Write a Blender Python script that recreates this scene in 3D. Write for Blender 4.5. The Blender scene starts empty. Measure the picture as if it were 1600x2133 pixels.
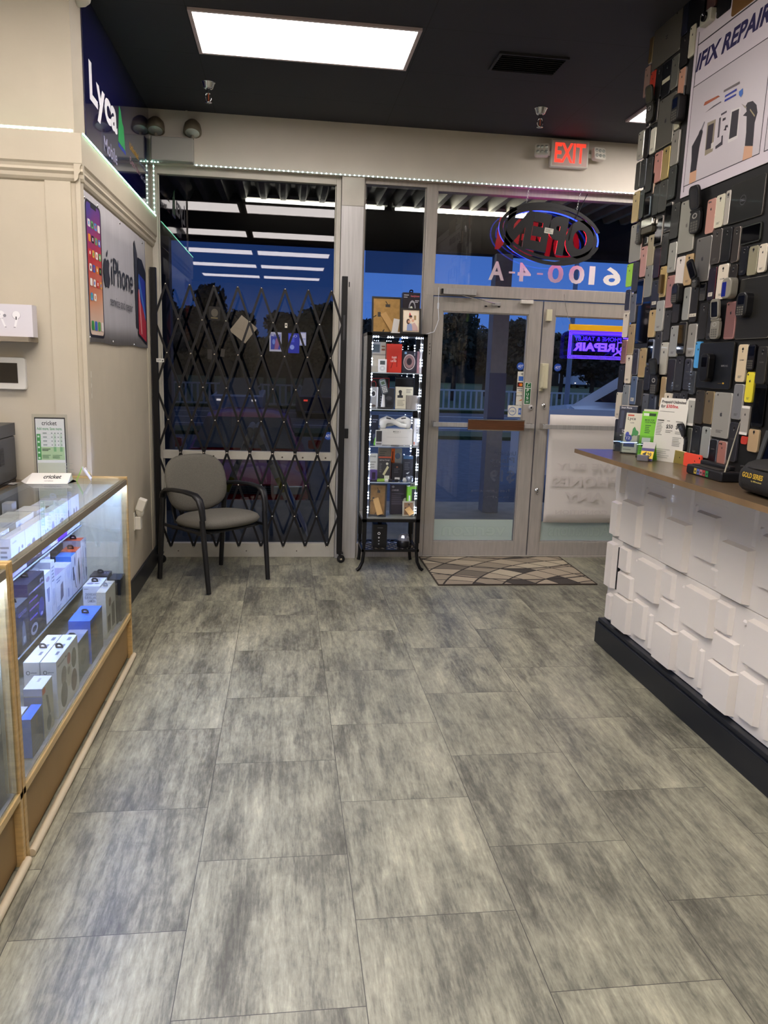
import bpy, math, random
from mathutils import Vector, Matrix
from math import radians as R_, sin, cos, pi

# ------------------------------------------------------------------ camera, world, exposure
sc = bpy.context.scene
COL = sc.collection
CAM_H, PITCH, YAW, ROLL, FPX = 1.55, 0.1904, 0.1319, 0.0328, 1593.2
def cam_axes():
    cp, sp, cy, sy, cr, sr = cos(PITCH), sin(PITCH), cos(YAW), sin(YAW), cos(ROLL), sin(ROLL)
    f = Vector((sy*cp, cy*cp, -sp)); r = Vector((cy, -sy, 0)); u = r.cross(f)
    return cr*r + sr*u, -sr*r + cr*u, f
CR, CU, CF = cam_axes()
CAMP = Vector((0, 0, CAM_H))
cd = bpy.data.cameras.new('camera'); cam = bpy.data.objects.new('camera', cd); COL.objects.link(cam)
cam.matrix_world = Matrix(((CR.x, CU.x, -CF.x, 0), (CR.y, CU.y, -CF.y, 0), (CR.z, CU.z, -CF.z, CAM_H), (0, 0, 0, 1)))
cd.sensor_fit = 'VERTICAL'; cd.sensor_height = 36.0; cd.lens = FPX/2133*36.0; cd.clip_start = 0.05; cd.clip_end = 400
sc.camera = cam
sc.view_settings.view_transform = 'Standard'; sc.view_settings.look = 'None'
sc.view_settings.gamma = 1.0; sc.view_settings.use_curve_mapping = False
sc.view_settings.exposure = 0.12
sc.cycles.max_bounces = 10; sc.cycles.transparent_max_bounces = 24
sc.cycles.caustics_reflective = False; sc.cycles.caustics_refractive = False
sc.cycles.sample_clamp_indirect = 6.0
try:
    sc.cycles.use_denoising = True; sc.cycles.denoiser = 'OPENIMAGEDENOISE'
except Exception: pass

def ray(px, py): return CF + CR*((px-800)/FPX) - CU*((py-1066.5)/FPX)
def atX(px, py, x): d = ray(px, py); return CAMP + d*(x/d.x)
def atY(px, py, y): d = ray(px, py); return CAMP + d*(y/d.y)
def atZ(px, py, z): d = ray(px, py); return CAMP + d*((z-CAM_H)/d.z)

def lin(c):
    if isinstance(c, str): c = tuple(int(c[i:i+2], 16) for i in (0, 2, 4))
    return tuple((v/255/12.92 if v/255 <= .04045 else ((v/255+.055)/1.055)**2.4) for v in c[:3]) + (1.0,)

# world: dusk sky gradient by direction
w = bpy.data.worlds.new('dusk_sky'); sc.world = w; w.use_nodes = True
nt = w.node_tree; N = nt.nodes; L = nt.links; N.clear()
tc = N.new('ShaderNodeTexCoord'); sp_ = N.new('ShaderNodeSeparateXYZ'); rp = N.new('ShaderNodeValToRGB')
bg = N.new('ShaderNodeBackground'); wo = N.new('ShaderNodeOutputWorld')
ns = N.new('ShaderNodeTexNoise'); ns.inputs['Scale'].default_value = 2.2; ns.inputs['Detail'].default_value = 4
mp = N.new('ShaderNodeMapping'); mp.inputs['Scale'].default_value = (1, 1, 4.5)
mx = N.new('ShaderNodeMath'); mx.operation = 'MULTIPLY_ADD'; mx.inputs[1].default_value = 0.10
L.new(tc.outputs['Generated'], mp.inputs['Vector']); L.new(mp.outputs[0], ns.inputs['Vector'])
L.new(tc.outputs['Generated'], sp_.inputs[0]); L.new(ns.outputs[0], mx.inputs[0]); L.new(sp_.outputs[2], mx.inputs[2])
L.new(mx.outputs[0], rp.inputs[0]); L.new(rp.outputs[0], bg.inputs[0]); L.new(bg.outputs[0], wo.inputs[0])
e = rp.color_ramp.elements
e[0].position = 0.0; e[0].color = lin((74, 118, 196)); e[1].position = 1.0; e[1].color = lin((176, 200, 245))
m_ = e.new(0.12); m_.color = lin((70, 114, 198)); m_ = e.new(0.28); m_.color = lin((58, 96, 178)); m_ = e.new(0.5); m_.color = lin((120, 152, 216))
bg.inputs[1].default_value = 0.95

# ------------------------------------------------------------------ materials
MATS = {}
def mat(name, col, rough=0.5, metal=0.0, emit=None, es=1.0, noise=0.0, nscale=20, coat=0.0, bump=0.0, bscale=80, stretch=None, spec=None, alpha=None, trans=0.0, ior=1.45):
    if name in MATS: return MATS[name]
    m = bpy.data.materials.new(name); m.use_nodes = True; t = m.node_tree; b = t.nodes['Principled BSDF']
    c = lin(col); b.inputs['Base Color'].default_value = c
    b.inputs['Roughness'].default_value = rough; b.inputs['Metallic'].default_value = metal
    b.inputs['Coat Weight'].default_value = coat; b.inputs['IOR'].default_value = ior
    if spec is not None: b.inputs['Specular IOR Level'].default_value = spec
    if trans: b.inputs['Transmission Weight'].default_value = trans
    if emit is not None:
        b.inputs['Emission Color'].default_value = lin(emit); b.inputs['Emission Strength'].default_value = es
    if alpha is not None: b.inputs['Alpha'].default_value = alpha
    if noise or bump:
        tc = t.nodes.new('ShaderNodeTexCoord'); mp = t.nodes.new('ShaderNodeMapping')
        if stretch: mp.inputs['Scale'].default_value = stretch
        t.links.new(tc.outputs['Object'], mp.inputs[0])
        if noise:
            n = t.nodes.new('ShaderNodeTexNoise'); n.inputs['Scale'].default_value = nscale; n.inputs['Detail'].default_value = 5
            t.links.new(mp.outputs[0], n.inputs['Vector'])
            r = t.nodes.new('ShaderNodeValToRGB'); t.links.new(n.outputs[0], r.inputs[0])
            r.color_ramp.elements[0].position = .3; r.color_ramp.elements[1].position = .7
            r.color_ramp.elements[0].color = tuple(v*(1-noise) for v in c[:3])+(1,)
            r.color_ramp.elements[1].color = tuple(min(1, v*(1+noise)) for v in c[:3])+(1,)
            t.links.new(r.outputs[0], b.inputs['Base Color'])
        if bump:
            n2 = t.nodes.new('ShaderNodeTexNoise'); n2.inputs['Scale'].default_value = bscale; n2.inputs['Detail'].default_value = 3
            t.links.new(mp.outputs[0], n2.inputs['Vector'])
            bp = t.nodes.new('ShaderNodeBump'); bp.inputs['Strength'].default_value = bump; bp.inputs['Distance'].default_value = .002
            t.links.new(n2.outputs[0], bp.inputs['Height']); t.links.new(bp.outputs[0], b.inputs['Normal'])
    MATS[name] = m; return m
def glass(name, col=(240, 248, 246), rough=0.0, refl=1.0):
    """thin architectural glass: clear transmission with a Fresnel reflection"""
    if name in MATS: return MATS[name]
    m = bpy.data.materials.new(name); m.use_nodes = True; t = m.node_tree; t.nodes.clear()
    o = t.nodes.new('ShaderNodeOutputMaterial'); mixs = t.nodes.new('ShaderNodeMixShader')
    tr = t.nodes.new('ShaderNodeBsdfTransparent'); tr.inputs[0].default_value = lin(col)
    gl = t.nodes.new('ShaderNodeBsdfGlossy'); gl.inputs['Roughness'].default_value = rough
    fr = t.nodes.new('ShaderNodeFresnel'); fr.inputs['IOR'].default_value = 1.5
    mu = t.nodes.new('ShaderNodeMath'); mu.operation = 'MULTIPLY'; mu.inputs[1].default_value = refl
    ge = t.nodes.new('ShaderNodeNewGeometry'); io = t.nodes.new('ShaderNodeMapRange'); io.inputs[3].default_value = 1.5; io.inputs[4].default_value = 1/1.5
    t.links.new(ge.outputs['Backfacing'], io.inputs[0]); t.links.new(io.outputs[0], fr.inputs['IOR'])
    t.links.new(fr.outputs[0], mu.inputs[0]); t.links.new(mu.outputs[0], mixs.inputs[0])
    t.links.new(tr.outputs[0], mixs.inputs[1]); t.links.new(gl.outputs[0], mixs.inputs[2]); t.links.new(mixs.outputs[0], o.inputs[0])
    MATS[name] = m; return m
def C(hexcol, rough=0.45, **k):           # plain colour print
    return mat('print_%s_%d' % (hexcol, int(rough*100)), hexcol, rough, **k)

# ------------------------------------------------------------------ mesh building
TXT = {}
def text_geo(s, bold=0.0):
    k = (s, bold)
    if k in TXT: return TXT[k]
    cu = bpy.data.curves.new('t', 'FONT'); cu.body = s; cu.offset = bold; cu.resolution_u = 3; cu.size = 1
    ob = bpy.data.objects.new('t', cu); COL.objects.link(ob)
    dg = bpy.context.evaluated_depsgraph_get(); dg.update()
    me = ob.evaluated_get(dg).to_mesh()
    vs = [(v.co.x, v.co.y) for v in me.vertices]; fs = [tuple(p.vertices) for p in me.polygons]
    ob.evaluated_get(dg).to_mesh_clear(); bpy.data.objects.remove(ob); bpy.data.curves.remove(cu)
    xs = [v[0] for v in vs] or [0, 1]; ys = [v[1] for v in vs] or [0, 1]
    x0, x1, y0, y1 = min(xs), max(xs), min(ys), max(ys)
    vs = [((x-x0)/max(1e-6, x1-x0), (y-y0)/max(1e-6, y1-y0)) for x, y in vs]
    TXT[k] = (vs, fs, (x1-x0)/max(1e-6, (y1-y0))); return TXT[k]

class MB:
    def __init__(s): s.v = []; s.f = []; s.mi = []; s.ms = []; s.M = Matrix(); s.sm = []
    def _m(s, m):
        if m not in s.ms: s.ms.append(m)
        return s.ms.index(m)
    def add(s, vs, fs, m, smooth=False):
        b = len(s.v); i = s._m(m)
        s.v += [tuple(s.M @ Vector(v)) for v in vs]
        for f in fs: s.f.append(tuple(b+j for j in f)); s.mi.append(i); s.sm.append(smooth)
        return s
    def box(s, x0, x1, y0, y1, z0, z1, m):
        vs = [(x, y, z) for z in (z0, z1) for y in (y0, y1) for x in (x0, x1)]
        return s.add(vs, [(0, 2, 3, 1), (4, 5, 7, 6), (0, 1, 5, 4), (2, 6, 7, 3), (0, 4, 6, 2), (1, 3, 7, 5)], m)
    def bev(s, x0, x1, y0, y1, z0, z1, m, r=0.003):
        """box with chamfered vertical silhouette (both x-z corners) extruded along y"""
        r = min(r, (x1-x0)*.49, (z1-z0)*.49)
        return s.rprism(x0, x1, z0, z1, y0, y1, m, r)
    def rprism(s, x0, x1, z0, z1, y0, y1, m, r, n=4, edge=0.0, m2=None):
        """rounded rectangle in the x-z plane extruded from y0 (front) to y1, optional soft front edge"""
        r = max(1e-5, min(r, (x1-x0)*.499, (z1-z0)*.499)); pts = []
        for cx, cz, a0 in ((x1-r, z1-r, 0), (x0+r, z1-r, 90), (x0+r, z0+r, 180), (x1-r, z0+r, 270)):
            for k in range(n+1):
                a = R_(a0+90*k/n); pts.append((cx+r*cos(a), cz+r*sin(a)))
        c = ((x0+x1)/2, (z0+z1)/2); L_ = len(pts)
        def ring(y, inset): return [(p[0]-(p[0]-c[0])*inset/max(1e-6, (x1-x0)/2), y, p[1]-(p[1]-c[1])*inset/max(1e-6, (z1-z0)/2)) for p in pts]
        if edge: rings = [ring(y0, edge), ring(y0+edge*.35, edge*.3), ring(y0+edge, 0), ring(y1, 0)]
        else: rings = [ring(y0, 0), ring(y1, 0)]
        vs = [v for q in rings for v in q]; k = len(rings)
        side = [(a*L_+i, a*L_+(i+1) % L_, (a+1)*L_+(i+1) % L_, (a+1)*L_+i) for a in range(k-1) for i in range(L_)]
        s.add(vs, side+[tuple(reversed(range((k-1)*L_, k*L_)))], m2 or m, False)
        s.add(rings[0], [tuple(range(L_))], m); return s
    def loft(s, rings, m, cap=True, smooth=True, closed=True):
        L_ = len(rings[0]); vs = [v for q in rings for v in q]; fs = []
        for a in range(len(rings)-1):
            for i in range(L_ if closed else L_-1):
                fs.append((a*L_+i, a*L_+(i+1) % L_, (a+1)*L_+(i+1) % L_, (a+1)*L_+i))
        s.add(vs, fs, m, smooth)
        if cap: s.add(rings[0], [tuple(reversed(range(L_)))], m); s.add(rings[-1], [tuple(range(L_))], m)
        return s
    def tube(s, pts, r, m, n=8, cap=True, flat=None):
        pts = [Vector(p) for p in pts]; rings = []; up = None
        for i, p in enumerate(pts):
            t = (pts[min(i+1, len(pts)-1)]-pts[max(i-1, 0)]).normalized()
            if up is None: up = t.orthogonal().normalized() if flat is None else Vector(flat)
            a = (up - t*up.dot(t)).normalized(); b = t.cross(a); up = a
            rr = r[i] if isinstance(r, (list, tuple)) and not isinstance(r, float) and len(r) == len(pts) else r
            if isinstance(rr, (list, tuple)): ra, rb = rr
            else: ra = rb = rr
            rings.append([tuple(p+a*ra*cos(2*pi*k/n)+b*rb*sin(2*pi*k/n)) for k in range(n)])
        return s.loft(rings, m, cap)
    def bar(s, p, q, w, t, m, up=(0, 0, 1)):
        """flat bar from p to q, width w across `up`, thickness t"""
        p, q = Vector(p), Vector(q); d = (q-p).normalized(); a = Vector(up); a = (a-d*a.dot(d)).normalized(); b = d.cross(a)
        r = lambda c: [tuple(c+a*w/2*i+b*t/2*j) for i, j in ((-1, -1), (1, -1), (1, 1), (-1, 1))]
        return s.loft([r(p), r(q)], m, smooth=False)
    def lathe(s, prof, o, m, n=20, axis='z', smooth=True):
        o = Vector(o); rings = []
        for r, h in prof:
            q = []
            for k in range(n):
                a = 2*pi*k/n; c, d = r*cos(a), r*sin(a)
                q.append(tuple(o+Vector({'z': (c, d, h), 'y': (d, h, c), 'x': (h, c, d)}[axis])))
            rings.append(q)
        return s.loft(rings, m, smooth=smooth)
    def quad(s, a, b, c, d, m): return s.add([a, b, c, d], [(0, 1, 2, 3)], m)
    def build(s, name, parent=None, loc=None, rz=None, bevel=0.0, seg=2, wn=True):
        me = bpy.data.meshes.new(name); me.from_pydata(s.v, [], s.f)
        for m in s.ms: me.materials.append(m)
        me.polygons.foreach_set('material_index', s.mi); me.polygons.foreach_set('use_smooth', s.sm); me.update()
        o = bpy.data.objects.new(name, me); COL.objects.link(o)
        if parent is not None: o.parent = parent
        if loc is not None: o.location = loc
        if rz is not None: o.rotation_euler = (0, 0, rz)
        if bevel:
            b = o.modifiers.new('bevel', 'BEVEL'); b.width = bevel; b.segments = seg; b.limit_method = 'ANGLE'; b.angle_limit = R_(40)
        return o

class Face:
    """a flat print area: origin, u axis (right), v axis (up), both full length; items lie in 0..1"""
    def __init__(s, mb, o, u, v, k0=1):
        s.mb, s.o, s.u, s.v = mb, Vector(o), Vector(u), Vector(v); s.n = s.u.cross(s.v).normalized(); s.k = k0
    def _p(s, a, b): return tuple(s.o + s.u*a + s.v*b + s.n*(0.00025+0.00005*s.k))
    def _tick(s): s.k += 1
    def rect(s, a0, b0, a1, b1, m):
        s.mb.quad(s._p(a0, b0), s._p(a1, b0), s._p(a1, b1), s._p(a0, b1), m); s._tick(); return s
    def pol(s, pts, m):
        s.mb.add([s._p(*p) for p in pts], [tuple(range(len(pts)))], m); s._tick(); return s
    def ell(s, a, b, ra, rb, m, n=20, rot=0.0):
        asp = s.u.length/s.v.length; pts = []
        for k in range(n):
            x, y = ra*cos(2*pi*k/n)*asp, rb*sin(2*pi*k/n)
            pts.append((a+(x*cos(rot)-y*sin(rot))/asp, b+x*sin(rot)+y*cos(rot)))
        return s.pol(pts, m)
    def ring(s, a, b, ra, rb, t, m, n=24):
        o = [(a+ra*cos(2*pi*k/n), b+rb*sin(2*pi*k/n)) for k in range(n)]
        i = [(a+ra*(1-t)*cos(2*pi*k/n), b+rb*(1-t)*sin(2*pi*k/n)) for k in range(n)]
        s.mb.add([s._p(*p) for p in o+i], [(k, (k+1) % n, n+(k+1) % n, n+k) for k in range(n)], m); s._tick(); return s
    def line(s, pts, t, m):
        asp = s.u.length/s.v.length
        for (a, b), (c, d) in zip(pts, pts[1:]):
            dx, dy = (c-a)*asp, d-b; l = math.hypot(dx, dy) or 1; nx, ny = -dy/l*t/2/asp, dx/l*t/2
            s.mb.add([s._p(a-nx, b-ny), s._p(c-nx, d-ny), s._p(c+nx, d+ny), s._p(a+nx, b+ny)], [(0, 1, 2, 3)], m)
        s._tick(); return s
    def txt(s, st, a0, b0, a1, b1, m, bold=0.012, slant=0.0, flip=False):
        vs, fs, asp = text_geo(st, bold)
        f = (lambda x: 1-x) if flip else (lambda x: x)
        s.mb.add([s._p(a0+(a1-a0)*f(x)+slant*y*(a1-a0), b0+(b1-b0)*y) for x, y in vs], fs, m); s._tick(); return s
    def apple(s, a, b, h, m, flip=1):
        """apple silhouette with a bite and a leaf, height h (of v)"""
        asp = s.v.length/s.u.length
        P = [(0, .27), (.12, .33), (.27, .33), (.38, .24), (.30, .10), (.29, -.02), (.34, -.12), (.43, -.20), (.36, -.38), (.22, -.5), (.1, -.5), (0, -.46), (-.1, -.5), (-.24, -.5), (-.38, -.32), (-.44, -.08), (-.40, .15), (-.28, .31), (-.13, .33)]
        s.pol([(a+x*h*asp*flip, b+y*h) for x, y in (P if flip > 0 else P)], m)
        s.pol([(a+x*h*asp*flip, b+y*h) for x, y in [(0, .38), (.03, .5), (.14, .6), (.2, .62), (.18, .5), (.1, .41)]], m); return s
    def lines(s, a0, b0, a1, b1, n, m, fill=.45, seed=1):
        rg = random.Random(seed); h = (b1-b0)/n
        for k in range(n):
            e_ = a1 - (a1-a0)*rg.random()*.35
            s.mb.quad(s._p(a0, b1-h*(k+fill)), s._p(e_, b1-h*(k+fill)), s._p(e_, b1-h*k), s._p(a0, b1-h*k), m)
        s._tick(); return s

def tag(o, label, cat, group=None):
    o['label'] = label; o['category'] = cat
    if group: o['group'] = group
    return o
def thing(name, label, cat, loc=(0, 0, 0), rz=0, group=None):
    o = bpy.data.objects.new(name, None); COL.objects.link(o); o.location = loc; o.rotation_euler = (0, 0, rz)
    o.empty_display_size = .05
    return tag(o, label, cat, group)
def struct(o): o['kind'] = 'structure'; return o
def lamp_area(name, loc, sx, sy, power, col, rot=(0, 0, 0), parent=None):
    l = bpy.data.lights.new(name, 'AREA'); l.shape = 'RECTANGLE'; l.size = sx; l.size_y = sy; l.energy = power; l.color = lin(col)[:3]
    o = bpy.data.objects.new(name, l); COL.objects.link(o); o.location = loc; o.rotation_euler = rot
    if parent: o.parent = parent
    return o
# ------------------------------------------------------------------ the room shell
YF, ZC, XL = 6.04, 3.265, -0.975        # storefront face, ceiling, left wall
cream = mat('cream_paint', (198, 188, 167), .55, noise=.03, nscale=6, bump=.12, bscale=60)
creamh = mat('cream_header_paint', (220, 212, 198), .6, noise=.03, nscale=5, bump=.1, bscale=60)
black_base = mat('black_baseboard', (24, 27, 34), .35)
alu = mat('aged_aluminium', (176, 170, 162), .42, .15, noise=.10, nscale=9, stretch=(6, 6, .6))
alu_w = mat('painted_frame', (196, 192, 180), .45, .1, noise=.06, nscale=8)
alu_post = mat('brushed_aluminium_post', (186, 184, 182), .34, .35, noise=.12, nscale=5, stretch=(14, 14, .5))
rubber = mat('black_rubber', (14, 14, 15), .6)
wglass = glass('shopfront_glass', (252, 253, 253), refl=1.0)
tglass = glass('tinted_window_film', (176, 178, 182), refl=1.0)

def floor_material():
    m = bpy.data.materials.new('vinyl_tile'); m.use_nodes = True; t = m.node_tree; b = t.nodes['Principled BSDF']; Nn = t.nodes.new; Lk = t.links.new
    tc = Nn('ShaderNodeTexCoord'); sx = Nn('ShaderNodeSeparateXYZ'); Lk(tc.outputs['Object'], sx.inputs[0])
    def M(op, a, b_=None, c=None):
        n = Nn('ShaderNodeMath'); n.operation = op
        for i, v in enumerate((a, b_, c)):
            if v is None: continue
            if isinstance(v, (int, float)): n.inputs[i].default_value = v
            else: Lk(v, n.inputs[i])
        return n.outputs[0]
    W, LL, X0, YA = .469, .597, -.2596, 1.603
    u = M('DIVIDE', M('SUBTRACT', sx.outputs[0], X0), W); cu = M('FLOOR', u); fu = M('SUBTRACT', u, cu)
    par = M('PINGPONG', cu, 1.0)                     # 0,1,0,1
    v = M('DIVIDE', M('SUBTRACT', M('SUBTRACT', sx.outputs[1], YA), M('MULTIPLY', par, LL*.5)), LL); cv = M('FLOOR', v); fv = M('SUBTRACT', v, cv)
    du = M('MULTIPLY', M('MINIMUM', fu, M('SUBTRACT', 1, fu)), W); dv = M('MULTIPLY', M('MINIMUM', fv, M('SUBTRACT', 1, fv)), LL)
    d = M('MINIMUM', du, dv); seam = M('LESS_THAN', d, .0011)
    cx = Nn('ShaderNodeCombineXYZ'); Lk(cu, cx.inputs[0]); Lk(cv, cx.inputs[1])
    wn = Nn('ShaderNodeTexWhiteNoise'); wn.noise_dimensions = '2D'; Lk(cx.outputs[0], wn.inputs['Vector'])
    off = Nn('ShaderNodeVectorMath'); off.operation = 'SCALE'; Lk(wn.outputs['Color'], off.inputs[0]); off.inputs['Scale'].default_value = 37
    pos = Nn('ShaderNodeVectorMath'); pos.operation = 'ADD'; Lk(tc.outputs['Object'], pos.inputs[0]); Lk(off.outputs[0], pos.inputs[1])
    def noise(sc_, scale, det=6, dist=0.0, rough=.6):
        mp = Nn('ShaderNodeMapping'); mp.inputs['Scale'].default_value = sc_; Lk(pos.outputs[0], mp.inputs[0])
        n = Nn('ShaderNodeTexNoise'); n.inputs['Scale'].default_value = scale; n.inputs['Detail'].default_value = det
        n.inputs['Roughness'].default_value = rough; n.inputs['Distortion'].default_value = dist; Lk(mp.outputs[0], n.inputs['Vector']); return n.outputs[0]
    big = noise((5.2, 1.6, 1), 1.15, 4, .3); streak = noise((30, 3.2, 1), 1.3, 7, .6, .68); fine = noise((110, 16, 1), 1.4, 5, 0, .7); blot = noise((9, 7, 1), 1.5, 7, 1.2, .75)
    s = M('ADD', M('ADD', M('MULTIPLY', big, .36), M('MULTIPLY', streak, .30)), M('ADD', M('MULTIPLY', fine, .20), M('MULTIPLY', blot, .14)))
    s = M('ADD', s, M('MULTIPLY', M('SUBTRACT', wn.outputs['Value'], .5), .035))
    r = Nn('ShaderNodeValToRGB'); Lk(s, r.inputs[0]); e = r.color_ramp.elements
    e[0].position = .40; e[0].color = lin((84, 82, 71)); e[1].position = .63; e[1].color = lin((182, 178, 152))
    q = e.new(.46); q.color = lin((110, 108, 94)); q = e.new(.52); q.color = lin((140, 137, 118)); q = e.new(.58); q.color = lin((162, 158, 136))
    mxr = Nn('ShaderNodeMix'); mxr.data_type = 'RGBA'; Lk(seam, mxr.inputs[0]); Lk(r.outputs[0], mxr.inputs[6]); mxr.inputs[7].default_value = lin((62, 60, 55))
    Lk(mxr.outputs[2], b.inputs['Base Color'])
    Lk(M('ADD', M('MULTIPLY', streak, .22), .27), b.inputs['Roughness']); b.inputs['Specular IOR Level'].default_value = .42
    bp = Nn('ShaderNodeBump'); bp.inputs['Strength'].default_value = .12; bp.inputs['Distance'].default_value = .002
    Lk(M('SUBTRACT', streak, M('MULTIPLY', seam, .8)), bp.inputs['Height']); Lk(bp.outputs[0], b.inputs['Normal'])
    return m
def grid_material(name, base, line, X0, W, Y0, LL, rough=.7, wline=.004, noise=.06):
    m = bpy.data.materials.new(name); m.use_nodes = True; t = m.node_tree; b = t.nodes['Principled BSDF']; Nn = t.nodes.new; Lk = t.links.new
    tc = Nn('ShaderNodeTexCoord'); sx = Nn('ShaderNodeSeparateXYZ'); Lk(tc.outputs['Object'], sx.inputs[0])
    def M(op, a, b_=None):
        n = Nn('ShaderNodeMath'); n.operation = op
        for i, v in enumerate((a, b_)):
            if v is None: continue
            if isinstance(v, (int, float)): n.inputs[i].default_value = v
            else: Lk(v, n.inputs[i])
        return n.outputs[0]
    fx = M('FRACT', M('DIVIDE', M('SUBTRACT', sx.outputs[0], X0), W)); fy = M('FRACT', M('DIVIDE', M('SUBTRACT', sx.outputs[1], Y0), LL))
    d = M('MINIMUM', M('MULTIPLY', fx, W), M('MULTIPLY', fy, LL)); seam = M('LESS_THAN', d, wline)
    n = Nn('ShaderNodeTexNoise'); n.inputs['Scale'].default_value = 3; n.inputs['Detail'].default_value = 6; Lk(tc.outputs['Object'], n.inputs['Vector'])
    r = Nn('ShaderNodeValToRGB'); Lk(n.outputs[0], r.inputs[0]); c = lin(base)
    r.color_ramp.elements[0].color = tuple(v*(1-noise) for v in c[:3])+(1,); r.color_ramp.elements[1].color = tuple(v*(1+noise) for v in c[:3])+(1,)
    mxr = Nn('ShaderNodeMix'); mxr.data_type = 'RGBA'; Lk(seam, mxr.inputs[0]); Lk(r.outputs[0], mxr.inputs[6]); mxr.inputs[7].default_value = lin(line)
    Lk(mxr.outputs[2], b.inputs['Base Color']); b.inputs['Roughness'].default_value = rough
    return m
mb = MB(); mb.box(-3.3, 4.2, -6.2, 6.16, -.1, 0, floor_material()); struct(mb.build('floor'))
mb = MB(); mb.box(-3.3, 4.2, -6.2, 6.16, ZC, ZC+.1, grid_material('black_ceiling_tile', (44, 44, 50), (22, 22, 25), -.51, 1.22, 4.296, .61, .75)); struct(mb.build('ceiling'))
# left wall with the ledge, and the return wall that faces the shop
mb = MB(); mb.box(XL-.12, XL, 3.9505, 6.04, 0, ZC, cream)
mb.box(XL, XL+.022, 3.93, 3.99, 0, 2.37, cream); mb.box(XL-.001, XL+.004, 5.72, 5.78, 0, 2.37, cream)
struct(mb.build('wall_left', bevel=.002))
mb = MB(); mb.box(-3.3, XL-.12, 3.95, 4.07, 0, ZC, cream); mb.box(XL-.12, XL, 3.95, 3.9505, 0, ZC, cream)
mb.box(-1.115, -1.0, 3.942, 3.951, 0, 2.345, cream)
struct(mb.build('wall_return', bevel=.0015))
# ledge: flat board, ogee below
mb = MB()
def ledge(mb, p0, p1, out):
    p0, p1, out = Vector(p0), Vector(p1), Vector(out)
    prof = [(0, 2.545), (.038, 2.545), (.038, 2.415), (.030, 2.405), (.026, 2.392), (.030, 2.380), (.020, 2.368), (.018, 2.352), (.010, 2.340), (0, 2.335)]
    rings = []
    for p in (p0, p1): rings.append([tuple(p + out*a + Vector((0, 0, z))) for a, z in prof])
    mb.loft(rings, cream, smooth=False)
ledge(mb, (XL, 3.914, 0), (XL, 6.03, 0), (1, 0, 0)); ledge(mb, (-3.3, 3.95, 0), (XL+.0379, 3.95, 0), (0, -1, 0))
struct(mb.build('trim_1'))
mb = MB(); mb.box(XL, XL+.016, 3.96, 6.03, 0, .135, black_base); struct(mb.build('baseboard_left', bevel=.003))
# other walls (behind and beside the camera, seen in reflections)
mb = MB(); mb.box(-3.3, 4.2, -6.3, -6.2, 0, ZC, cream); struct(mb.build('wall_back'))
mb = MB(); mb.box(-3.4, -3.3, -6.2, 4.0, 0, ZC, cream); struct(mb.build('wall_far_left'))
mb = MB(); mb.box(4.2, 4.3, -6.2, 6.16, 0, ZC, cream); struct(mb.build('wall_far_right'))
# partition that carries the phones
part_m = mat('partition_black', (11, 11, 12), .6)
mb = MB(); mb.box(1.872, 1.99, -.6, 4.10, 1.12, ZC, part_m); mb.box(1.872, 1.99, -.6, 4.05, 0, 1.12, part_m)
struct(mb.build('wall_right'))
# storefront header
mb = MB(); mb.box(XL, 4.2, 5.985, 6.10, 2.905, ZC, creamh); mb.box(.30, .31, 5.983, 5.986, 2.905, ZC, creamh)
struct(mb.build('wall_front'))
mb = MB()                                           # board joint strip on the header, left
mb.box(-.985+.27, -.985+.285, 5.975, 5.986, 2.92, ZC, creamh); struct(mb.build('trim_2'))
# wide brushed mullion between the big window and the narrow one
mb = MB(); mb.box(.404, .57, 6.0, 6.12, 0, 2.89, alu_post)
mb.box(.404, .57, 5.994, 6.0, 2.70, 2.905, alu_w); mb.box(.45, .458, 5.998, 6.0, 2.115, 2.15, black_base); mb.box(.47, .478, 5.998, 6.0, 2.118, 2.155, black_base)
struct(mb.build('trim_3', bevel=.002))
# ---- windows
def window(n, x0, x1, z0, z1, fl, fr, fb, ft, m, rails=(), gl=wglass):
    root = bpy.data.objects.new('window_%d' % n, None); COL.objects.link(root); root.location = ((x0+x1)/2, YF, z0); struct(root)
    f = MB(); f.M = Matrix.Translation((-(x0+x1)/2, -YF, -z0))
    f.box(x0, x0+fl, YF, 6.12, z0, z1, m); f.box(x1-fr, x1, YF, 6.12, z0, z1, m)
    f.box(x0+fl, x1-fr, YF, 6.12, z0, z0+fb, m); f.box(x0+fl, x1-fr, YF, 6.12, z1-ft, z1, m)
    bd = .008                                        # glazing bead
    for a, b, c, d in ((x0+fl, x0+fl+bd, z0+fb, z1-ft), (x1-fr-bd, x1-fr, z0+fb, z1-ft)): f.box(a, b, YF+.03, YF+.045, c, d, m)
    for zr0, zr1 in rails: f.box(x0+fl, x1-fr, YF+.0, 6.12, zr0, zr1, m)
    f.build('frame', root, bevel=.002)
    g = MB(); g.M = f.M; g.box(x0+fl, x1-fr, 6.088, 6.094, z0+fb, z1-ft, gl); g.build('glass', root)
    return root, f.M
w1, m1 = window(1, XL, .402, 0, 2.905, .045, .035, .112, .055, alu_w, rails=((.785, .848),), gl=tglass)
sc_ = MB(); sc_.M = m1
for x in (-.55, -.02, .14, .32): sc_.lathe([(0, -.004), (.006, -.003), (.007, 0)], (x, YF-.001, .808), C('4a4034'), 10, 'y')
for x in (-.83, -.3, .1): sc_.lathe([(0, -.004), (.004, -.003), (.005, 0)], (x, YF-.001, .05), C('4a4034'), 8, 'y')
sc_.build('screw', w1)
w2, m2 = window(2, .572, 1.062, 0, 2.905, .010, .012, .115, .035, alu)
mb = MB(); mb.M = m2; mb.box(.60, 1.05, 6.0965, 6.098, 2.24, 2.86, tglass); mb.build('tint_film', w2)
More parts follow.
